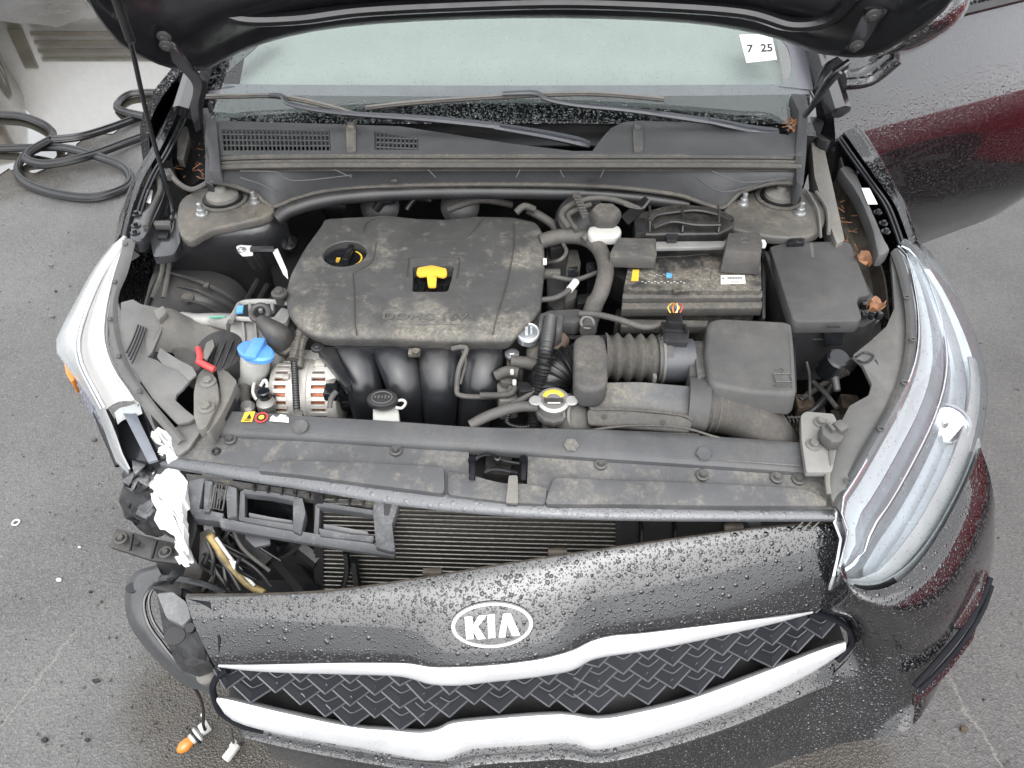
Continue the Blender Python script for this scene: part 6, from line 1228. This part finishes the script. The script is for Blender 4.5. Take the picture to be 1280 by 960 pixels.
# silver trims
uT = [(275, 830, .518), (330, 830, .525), (420, 828, .533), (490, 828, .538), (515, 829, .54), (540, 833, .541), (575, 833, .545), (612, 831, .548), (650, 827, .549), (681, 822, .55), (716, 812, .552), (738, 801, .554), (764, 794, .557), (800, 791, .558), (860, 784, .56), (950, 773, .562), (1014, 764, .562)]
uB = [(275, 834, .512), (330, 840, .510), (420, 843, .512), (490, 845, .515), (515, 849, .515), (540, 856, .514), (575, 857, .515), (612, 853, .517), (650, 849, .518), (681, 845, .519), (716, 838, .521), (738, 826, .526), (764, 820, .53), (800, 815, .532), (860, 804, .535), (950, 784, .545), (1014, 767, .556)]
def trim(name, t, b, prd, n=50):
    e = MB(); a = cr([P(*q) for q in t], 3); c_ = cr([P(*q) for q in b], 3); rows = [[p + Vector((0, .010, -.018)) for p in a], a, [p.lerp(q, .18) + Vector((0, -.0035, .0065)) for p, q in zip(a, c_)], [p.lerp(q, .82) + Vector((0, -.0035, .0065)) for p, q in zip(a, c_)], c_, [q + Vector((0, .012, -.018)) for q in c_]]
    e.sheet(rows, .002, 2, 1); return build(name, e, M['chrome'], bump)
trim('upper_silver_trim', uT, uB, 0)
lT = [(273, 871, .455), (292, 874, .453), (350, 888, .452), (440, 907, .452), (489, 911, .453), (525, 914, .453), (548, 910, .455), (566, 902, .460), (612, 897, .462), (660, 893, .463), (700, 891, .464), (722, 893, .463), (740, 896, .463), (764, 895, .463), (800, 888, .465), (860, 873, .468), (940, 844, .475), (1012, 816, .483), (1055, 801, .488)]
lB = [(273, 878, .445), (292, 901, .425), (350, 918, .415), (440, 934, .41), (489, 943, .405), (525, 950, .402), (556, 950, .402), (585, 938, .41), (612, 935, .412), (660, 932, .413), (700, 929, .414), (722, 931, .413), (740, 937, .41), (764, 935, .412), (800, 926, .416), (860, 908, .422), (940, 878, .432), (1012, 843, .448), (1055, 814, .475)]
trim('lower_silver_trim', lT, lB, 0)
# recess behind the lattice
e = MB(); T_ = [P(*q) + Vector((0, .03, -.03)) for q in [(268, 838, .505)] + uB[1:]] ; B_ = [P(*q) + Vector((0, .02, -.05)) for q in lT]
T_ = resamp(T_, 30); B_ = resamp(B_[:-1] + [P(1050, 800, .49) + Vector((0, .02, -.05))], 30); e.sheet([T_, [a.lerp(b, .5) + Vector((0, .01, 0)) for a, b in zip(T_, B_)], B_], .004, 2, 1); build('grille_backing', e, M['black'], bump)
# surround at both ends
e = MB(); e.tube(L([(1010, 768, .555), (1040, 772, .545), (1060, 786, .52), (1064, 804, .49), (1054, 818, .47), (1046, 826, .462)]), .007, 8, 5, flat=.8); build('grille_surround', e, M['grille'], bump)
e = MB(); e.tube(L([(285, 838, .505), (272, 846, .49), (266, 858, .475), (268, 872, .455), (276, 890, .43), (300, 906, .41), (330, 916, .405)]), .007, 8, 5, flat=.8); build('grille_surround', e, M['grille'], bump)
# lattice of overlapping scales
gT = [(262, 836, .51)] + uB[1:-1] + [(1060, 768, .55)]; gB = [(262, 874, .455)] + lT[1:-1] + [(1060, 800, .49)]
def G(x, v, off=0):
    a, b = P(*edge(gT, x)), P(*edge(gB, x)); return a.lerp(b, v) + Vector((0, off, off * .35))
pit = 62
for r_ in range(6):
    for k in range(-1, 16):
        xc = 252 + k * pit + (pit / 2 if r_ % 2 else 0)
        if xc < 276 or xc > 1046: continue
        hgt = max(18, edge(gB, xc)[1] - edge(gT, xc)[1]); dv = 16.5 / hgt; vc = (r_ * 14.0 - 9) / hgt
        if vc + dv > 1.02: continue
        hw = 31; xl, xr = max(266, xc - hw), min(1054, xc + hw)
        e = MB()
        Lp, Bp, Rp, Tp = G(xl, vc, .006), G(xc, vc + dv, -.004), G(xr, vc, .006), G(xc, vc - dv * .95, .034)
        Lb, Bb, Rb = G(xl, vc, .014), G(xc, vc + dv, .010), G(xr, vc, .014)
        Li, Bi, Ri = G(xl + hw * .22, vc - dv * .06, .010), G(xc, vc + dv * .66, .004), G(xr - hw * .22, vc - dv * .06, .010)
        e.add([Lp, Bp, Rp, Tp, Lb, Bb, Rb, Li, Bi, Ri], [(0, 1, 8, 7), (1, 2, 9, 8), (7, 8, 9, 3), (0, 7, 3), (9, 2, 3), (0, 4, 5, 1), (1, 5, 6, 2)])
        nf_ = len(e.f)
        e.tube([Lp, Bp.lerp(Lp, .12), Bp, Bp.lerp(Rp, .12), Rp], .0017, 5, 1)
        e.tube([G(xc - hw * .40, vc - dv * .02, .008), G(xc - hw * .06, vc + dv * .26, .005), G(xc + hw * .12, vc + dv * .26, .005), G(min(1054, xc + hw * .5), vc - dv * .02, .008)], .0012, 5, 2)
        o_ = build('grille_scale', e, M['grille'], bump, smooth=0); o_.data.materials.append(M['grille_rim'])
        for f_ in o_.data.polygons[nf_:]: f_.material_index = 1
# emblem
pl = Plane((560, 790, .5905), (680, 778, .5985), (616, 740, .622))
pl = None
def FP(x, y, off=0):     # point on the fascia under a pixel
    a, b = edge(fT, x), None
    lo_y, hi_y = a[1], None
    bb_ = edge(fB, max(270, min(1022, x))); A_, B_ = P(*a), P(*bb_); best = None
    t = (y - a[1]) / (bb_[1] - a[1]); 
    for _ in range(3):
        p = A_.lerp(B_, t) + Vector((0, -.006, .006)) * math.sin(max(0, min(1, t)) * math.pi)
        v = p - CAM; yy = 480 - F * v.dot(UP) / v.dot(FW); t += (y - yy) / (bb_[1] - a[1])
    n = Vector((0, -.72, .69)); return p + n * off
cx, cy = 615.5, 779.5; ca, sa = math.cos(R(-3)), math.sin(R(-3))
def EP(u, v, off): return FP(cx + u * ca - v * sa, cy + u * sa + v * ca, off)
ring = lambda a_, b_, off, n=48: [EP(a_ * math.cos(6.28318 * k / n), b_ * math.sin(6.28318 * k / n), off) for k in range(n)]
e = MB(); V = ring(52, 29.5, .001) + ring(51.5, 29, .005) + ring(44, 23.5, .005); n = 48; ff = []
for i in range(2):
    for k in range(n): ff.append((i*n + k, i*n + (k+1) % n, (i+1)*n + (k+1) % n, (i+1)*n + k))
ff.append(tuple(2*n + k for k in range(n))); e.add(V, ff); build('emblem', e, M['frit'], bump, fix=True)
e = MB(); V = ring(51, 28.6, .005) + ring(50, 27.8, .0085) + ring(46.2, 24.8, .0085) + ring(45.2, 24, .005); ff = []
for i in range(3):
    for k in range(n): ff.append((i*n + k, i*n + (k+1) % n, (i+1)*n + (k+1) % n, (i+1)*n + k))
e.add(V, ff); build('emblem_ring', e, M['chrome'], bump)
def crop(pts): return [FP(420 + x / 2.909, 630 + y / 2.909, .0075) for x, y in pts]
nrm_ = Vector((0, .72, -.69)) * .004
e = MB(); e.prism(crop([(470, 405), (497, 403), (499, 436), (522, 401), (549, 399), (518, 440), (545, 484), (516, 486), (500, 455), (502, 485), (476, 486)]), down=nrm_); build('emblem_letter', e, M['chrome'], bump, smooth=0)
e = MB(); e.prism(crop([(552, 398), (577, 396), (580, 480), (555, 482)]), down=nrm_); build('emblem_letter', e, M['chrome'], bump, smooth=0)
e = MB(); e.prism(crop([(608, 394), (634, 392), (670, 472), (641, 474), (622, 428), (616, 478), (592, 479)]), down=nrm_); build('emblem_letter', e, M['chrome'], bump, smooth=0)
# lower fascia
dT = [(300, 908, .41), (350, 920, .41), (440, 937, .405), (489, 946, .40), (525, 953, .398), (556, 953, .398), (585, 942, .405), (612, 938, .407), (660, 935, .408), (700, 932, .409), (722, 934, .408), (740, 940, .405), (764, 938, .407), (800, 929, .411), (860, 911, .417), (940, 881, .427), (1010, 848, .440)]
dT[-1] = (1004, 852, .438); dT.append((1044, 838, .437))
dM = [(335, 935, .37), (440, 958, .365), (556, 972, .36), (660, 968, .362), (764, 960, .365), (860, 940, .37), (940, 914, .376), (1000, 886, .38), (1012, 880, .38)]
dL = [(345, 950, .28), (440, 985, .275), (556, 1010, .27), (700, 1010, .27), (860, 992, .272), (940, 968, .276), (985, 950, .28)]
A = [u_edge(dT, u) for u in U]; Bm = [u_edge(dM, u) for u in U]; Bl = [u_edge(dL, u) for u in U]
e = MB(); e.sheet([[p + Vector((0, .01, .004)) for p in A], A, [p.lerp(q, .30) + Vector((0, -.012, .010)) for p, q in zip(A, Bm)], [p.lerp(q, .45) + Vector((0, -.004, .0)) for p, q in zip(A, Bm)], Bm, Bl, [p + Vector((0, .06, -.03)) for p in Bl]], .004, 3, 2); build('lower_fascia', e, M['paint'], bump)
e = MB(); e.prism(L([(292, 902), (330, 912), (420, 934), (520, 950), (560, 952), (560, 958), (420, 942), (330, 926), (300, 914)], .40), .02, .002)
for k in range(5): e.box(P(345 + k * 26, 927 + k * 4.4, .402), (.012, .010, .006))
build('lower_flange', e, M['shroud'], bump)
# fog trim at the right corner
def strip(pts, r_, m, flat=1): return build('fog_trim', MB().tube(L([(x, y, .59 - (.58 - z) * .5) for x, y, z in pts]), r_, 8, 5, flat=flat), M[m], bump)
strip([(1143, 858, .37), (1172, 826, .40), (1202, 790, .42), (1226, 752, .45), (1238, 722, .48)], .005, 'grille', .7)
strip([(1146, 866, .355), (1176, 836, .38), (1206, 800, .40), (1228, 764, .43), (1240, 732, .46)], .004, 'grille', .7)
e = MB(); e.sheet([L([(x, y, .59 - (.58 - z) * .5) for x, y, z in [(1142, 868, .36), (1168, 842, .375), (1198, 808, .39), (1224, 770, .41)]]), L([(x, y, .59 - (.58 - z) * .5) for x, y, z in [(1142, 882, .335), (1166, 862, .345), (1192, 832, .36), (1216, 800, .375)]])], .003, 2, 4); build('fog_trim', e, M['paint'], bump)
e = MB(); e.prism(rnd(L([(x, y, .59 - (.58 - z) * .5) for x, y, z in [(1188, 782, .455), (1206, 744, .48), (1228, 710, .50), (1236, 716, .49), (1226, 752, .46), (1202, 786, .43)]]), .006), .012, .003); build('fog_trim', e, M['paint'], bump)
# headlight slot under the lamp
e = MB(); e.sheet([L([(1052, 722, .645), (1078, 732, .635), (1110, 726, .635), (1150, 690, .645), (1190, 636, .66)]), L([(1058, 734, .63), (1080, 746, .62), (1116, 738, .62), (1160, 696, .63), (1200, 640, .645)])], .004, 2, 4); build('lamp_slot', e, M['black'], bump)
# broken left end: lug, torn cheek, valance
e = MB(); e.prism(rnd(L([(232, 748, .60), (262, 752, .602), (276, 800, .56), (272, 832, .52), (262, 820, .53), (240, 780, .57)]), .003), .02, .003); build('torn_edge', e, M['grille'], bump)
e = MB(); e.prism(rnd(L([(196, 742, .56), (214, 738, .565), (232, 750, .575), (250, 790, .54), (262, 826, .50), (240, 834, .48), (218, 826, .48), (204, 790, .52)]), .004), .04, .003); tc2 = build('torn_cheek', e, mat('cheek_black', (.03, .03, .032), .35, bump=1.2, bscale=60, var=.5, vscale=50), bump)
e = MB(); e.prism(rnd(L([(196, 742, .575), (216, 740, .58), (232, 752, .588), (240, 770, .575), (228, 782, .565), (208, 772, .562)]), .004), .012, .003); build('torn_cheek', e, mat('cheek_grey', (.15, .15, .15), .5, dust=.8, dcol=(.35, .35, .35), bump=1), bump)
e = MB(); e.lathe([(.015, 0), (.015, .003)], P(219, 795, .538), (0, -.3, 1), 18, sx=1.2); e.lathe([(.008, 0), (.008, .01)], P(240, 786, .56), (0, -.3, 1), 14); e.prism(L([(236, 790, .556), (254, 800, .54), (258, 826, .51), (246, 822, .515), (250, 808, .53)]), .003); build('cheek_hole', e, M['black'], bump)
vo = [(196, 706, .50), (168, 716, .48), (156, 742, .46), (160, 776, .44), (178, 806, .41), (204, 834, .38), (230, 856, .36), (262, 866, .36)]
vi = [(206, 726, .51), (190, 736, .49), (181, 754, .475), (186, 780, .455), (202, 804, .43), (222, 828, .41), (244, 842, .40), (272, 846, .42)]
e = MB(); A, B = L(vo), L(vi); e.sheet([A, [a.lerp(b, .5) + Vector((0, 0, .010)) for a, b in zip(A, B)], B], .005, 3, 5); va = build('torn_valance', e, mat('valance_black', (.05, .052, .055), .3, coat=.3, dust=.4, dcol=(.14, .14, .14)), bump)
e = MB(); e.tube([p + Vector((0, 0, .004)) for p in B], .0035, 6, 4); e.tube([p + Vector((.008, .004, .006)) for p in B[:5]], .003, 6, 4); e.lathe([(.011, 0), (.011, .003), (.007, .003)], P(167, 735, .48), seg=14, sx=1.3); build('valance_bead', e, M['blackg'], bump)
e = MB(); e.lathe([(.019, -.02), (.018, 0), (.014, .004), (.006, .006)], P(258, 842, .435), (.1, -.3, 1), 22); build('rubber_stop', e, M['bracket'], bump)
e = MB(); e.tube(L([(200, 722, .54), (230, 724, .56), (262, 732, .57), (282, 742, .58)]), .006, 6, 4, flat=.5); build('torn_edge', e, M['blackg'], bump)
# ================================================================== hanging side lamp on its cable
cable_m = M['rubber']
e = MB(); e.tube(L([(219, 826, .40), (226, 842, .36), (240, 856, .30), (250, 872, .22), (254, 888, .14), (254, 905, .07)]), .0035, 6, 5); part('lamp_cable', e, 'rubber', bump.parent)
lp = empty('hanging_turn_bulb', P(236, 938, .0)); tag(lp, 'orange turn signal bulb in a grey socket hanging beside the torn bumper', 'bulb')
def lpart(n_, e, m): 
    e.v = [v - lp.location for v in e.v]; return build(n_, e, M[m], lp)
a0 = P(250, 915, .035); a1 = P(222, 940, .03); d_ = (a1 - a0)
e = MB(); e.lathe([(.010, 0), (.017, .004), (.017, .012), (.012, .014), (.012, .022)], a0, d_, 16); e.box(a0 - d_.normalized() * .012, (.022, .022, .022), Matrix.Rotation(.7, 3, 'Z'), bev=.004); lpart('socket', e, 'milky')
e = MB(); e.torus(a0 + d_.normalized() * .012, .017, .003, d_, seg=20); lpart('seal_ring', e, 'rubber')
e = MB(); e.lathe([(.010, .022), (.013, .032), (.013, .042), (.008, .052), (.002, .056)], a0, d_, 18); lpart('amber_bulb', e, 'orange')
e = MB(); e.tube([P(254, 905, .07), P(256, 912, .05), a0 - d_.normalized() * .016], .0035, 6, 4); lpart('bulb_wire', e, 'rubber')
e = MB(); e.box(P(254, 895, .10), (.006, .006, .018), bev=.001); lpart('wire_tag', e, 'whitep')
pg = MB(); pg.box(P(289, 940, .02), (.018, .038, .016), Matrix.Rotation(-.5, 3, 'Z'), bev=.004); pg.box(P(292, 930, .022), (.010, .016, .012), Matrix.Rotation(-.5, 3, 'Z'), bev=.002); 
tag(build('loose_connector', pg, M['milky']), 'small white plug lying on wet asphalt under the bumper corner', 'connector')
e = MB(); e.tube([P(290, 912, .12), P(290, 920, .06), P(292, 929, .026)], .003, 6, 4); tag(build('dangling_wire', e, M['rubber']), 'short black wire hanging from the bumper down to the white plug', 'wire')
# ================================================================== things on the ground
def seal(pts, r_=.019):
    p = cr([Vector(q) for q in L(pts)], 6); e = MB()
    e.tube(p, r_, 8, 1, flat=.75)
    up = [q + Vector((0, 0, r_ * .72)) for q in p]; 
    e.tube([q + Vector((0, r_ * .55, 0)) for q in up], r_ * .32, 6, 1); e.tube([q - Vector((0, r_ * .7, r_ * .3)) for q in up], r_ * .3, 6, 1); return e
e = seal([(-30, 141, .02), (0, 144, .02), (30, 147, .02), (58, 158, .03), (66, 170, .05), (55, 182, .05), (30, 196, .03), (22, 214, .02), (34, 230, .02), (70, 243, .02), (115, 248, .02), (152, 238, .02), (163, 224, .02), (152, 208, .025), (120, 196, .045), (80, 186, .05), (40, 186, .03), (0, 187, .02), (-30, 188, .02)])
e2 = seal([(62, 176, .065), (100, 172, .065), (140, 160, .04), (180, 145, .02), (212, 133, .02), (212, 122, .02), (195, 117, .02), (165, 118, .02), (148, 128, .02), (150, 138, .02), (180, 146, .05), (225, 152, .03), (245, 160, .03)])
e3 = seal([(62, 176, .07), (38, 190, .06), (34, 200, .05), (60, 206, .05), (110, 196, .055), (160, 178, .03), (200, 165, .02), (240, 158, .02)])
e.v += []; mb = MB(); mb.add(e.v, e.f)
tag(build('rubber_hose', e, M['rubber']), 'black rubber weatherstrip loop crossing the puddle at the left edge', 'rubber strip', 'black rubber strips coiled on the asphalt')
tag(build('rubber_hose', e2, M['rubber']), 'black rubber weatherstrip with a small loop lying in the puddle near the prop rod', 'rubber strip', 'black rubber strips coiled on the asphalt')
tag(build('rubber_hose', e3, M['rubber']), 'black rubber weatherstrip running from the coil towards the car fender', 'rubber strip', 'black rubber strips coiled on the asphalt')
def chip(x, y, s, m, lab, cat_, nm, asp=.6):
    c = P(x, y, 0); n = 6; a0 = random.random() * 6; pts = [c + Vector((math.cos(a0 + k * 6.283 / n) * s * random.uniform(.7, 1.1), math.sin(a0 + k * 6.283 / n) * s * asp * random.uniform(.7, 1.1), .006 + s * .25)) for k in range(n)]
    e = MB(); e.prism(pts, .005 + s * .25, .001, 1); o = build(nm, e, M[m]); tag(o, lab, cat_)
    return o
w_ = MB(); w_.torus(P(20, 653, .004), .009, .0025, seg=14); tag(build('washer', w_, M['whitep']), 'small white ring lying on asphalt at the far left', 'ring')
chip(75, 726, .009, 'whitep', 'small white chip on asphalt left of the black bumper bracket', 'chip', 'plastic_chip')
chip(100, 685, .005, 'whitep', 'tiny pale fleck on asphalt left of the black bumper bracket', 'chip', 'plastic_chip')
chip(65, 397, .015, 'bracket', 'thin grey splinter on asphalt left of the shattered headlight', 'splinter', 'splinter', .25)
chip(64, 333, .014, 'bracket', 'flat grey splinter on asphalt above the left headlight', 'splinter', 'splinter', .3)
chip(118, 551, .012, 'dusty', 'dark pebble beside the torn left headlight corner', 'pebble', 'pebble')
chip(70, 365, .006, 'black', 'tiny black stone on asphalt beside the left headlight', 'pebble', 'pebble')
chip(121, 852, .010, 'black', 'narrow black bit standing on the asphalt below the torn valance', 'pebble', 'pebble', .4)
chip(57, 926, .009, 'black', 'black stone near the bottom left corner of the picture', 'pebble', 'pebble')
chip(110, 926, .007, 'black', 'black stone on asphalt left of the orange bulb', 'pebble', 'pebble')
chip(114, 741, .006, 'black', 'black stone on asphalt left of the torn valance', 'pebble', 'pebble')
chip(1204, 912, .012, 'dirt', 'brown twig tuft on asphalt at the lower right', 'debris', 'twig_tuft')
# scattered grit
e = MB()
for k in range(420):
    x, y = random.uniform(0, 260) if k % 3 else random.uniform(1100, 1280), random.uniform(240, 960)
    if k % 4 == 0: x, y = random.uniform(150, 330), random.uniform(820, 960)
    c = P(x, y, 0); s = random.uniform(.0015, .0042); pts = [c + Vector((math.cos(j * 1.57 + k) * s * random.uniform(.6, 1.2), math.sin(j * 1.57 + k) * s * random.uniform(.6, 1.2), s * .8)) for j in range(4)]; e.prism(pts, s)
tag(build('grit', e, mat('grit_stone', (.11, .105, .095), .8, var=.9, vscale=30), smooth=0), kind='stuff')

# ================================================================== vehicles round about (seen in reflections)
def vehicle(name, loc, rz, body_m, wd, ln, prof, lab, cat_):
    """prof: list of (y along, z) for the side outline; wheels, windows, lamps as parts"""
    o = empty(name, loc); o.rotation_euler.z = rz; tag(o, lab, cat_)
    e = MB(); n = len(prof); rows = []
    for sx, k in ((-1, .93), (-1, 1), (-.6, 1.0), (.6, 1.0), (1, 1), (1, .93)):
        rows.append([Vector((sx * wd / 2 * (1 if z < .95 else 1 - (z - .95) * .35) * (.985 if k < 1 else 1), y, z + (.0 if abs(sx) == 1 else .03))) for y, z in prof])
    cap = lambda s: [Vector((s * wd / 2 * (1 if z < .95 else 1 - (z - .95) * .35), y, z)) for y, z in prof]
    e.prism([v for v in cap(1)], bot=[v for v in cap(-1)], bev=.05, seg=3); build('body', e, body_m, o, smooth=40)
    for y in (ln * .20, ln * .80):
        for s in (-1, 1):
            t = MB(); t.lathe([(.2, -.1), (.31, -.1), (.33, -.07), (.33, .07), (.31, .1), (.2, .1)], (s * (wd / 2 - .08), y - ln / 2, .33), (s, 0, 0), 32); wh_ = build('wheel', t, M['tyre'], o)
            t = MB(); t.lathe([(.07, .02), (.07, .05)], (s * (wd / 2 - .04), y - ln / 2, .33), (s, 0, 0), 16)
            for j in range(6): a = j * 1.047; t.box((s * (wd / 2 + .012), y - ln / 2 + math.cos(a) * .12, .33 + math.sin(a) * .12), (.02, .22, .05), Matrix.Rotation(a, 3, 'X'))
            build('rim', t, M['rim'], wh_)
    return o
red = mat('red_paint', (.49, .018, .035), .2, coat=1, var=.05)
car_prof = [(-2.2, .28), (-2.28, .55), (-2.2, .78), (-1.3, .95), (-.6, 1.38), (.9, 1.42), (1.7, 1.02), (2.2, .96), (2.28, .6), (2.2, .28)]
rv = vehicle('parked_red_car', (3.16, -.5, 0), 0, red, 1.78, 4.5, car_prof, 'red car parked to the right, seen only as a reflection in the open door', 'car')
e = MB(); e.prism([Vector(v) for v in ((-.90, 1.9, .92), (-.90, 2.24, .92), (-.89, 2.24, .74), (-.90, 1.9, .78))], down=(.05, 0, 0), bev=.01); build('tail_light', e, mat('tail_lamp_red', (.75, .03, .03), .15, coat=1), rv)
e = MB(); e.prism([Vector(v) for v in ((-.83, -.9, 1.0), (-.72, -.45, 1.32), (-.72, .8, 1.35), (-.83, 1.4, 1.03))], down=(.05, 0, 0)); build('side_window', e, M['frit'], rv)
van_prof = [(-2.4, .28), (-2.45, .6), (-2.42, .95), (-2.36, 1.4), (-2.1, 1.95), (2.3, 2.0), (2.4, .3)]
wv = mat('sky_white_van_paint', (.9, .9, .9), .25, coat=.6, var=.03)  # tall white body added; the puddle mirrors it in place of sky
vn = vehicle('sky_white_van', (-3.2, 7.75, 0), 0, wv, 1.85, 4.8, van_prof, 'white van with grille, body added to mirror as sky white in the puddle', 'van')
e = MB()
for k in range(4): e.box((0, -2.475, .40 + k * .065), (1.0, .02, .03))
for s in (-1, 1): e.box((s * .62, -2.46, .52), (.1, .03, .3))
build('grille', e, mat('van_grille', (.12, .11, .09), .4), vn)
tan = mat('tan_paint', (.12, .10, .07), .3, coat=.5, var=.05)
tv = vehicle('parked_tan_car', (-5.15, 5.5, 0), R(28), tan, 1.8, 4.5, car_prof, 'tan car parked behind at the left, seen only as a reflection in the puddle', 'car')
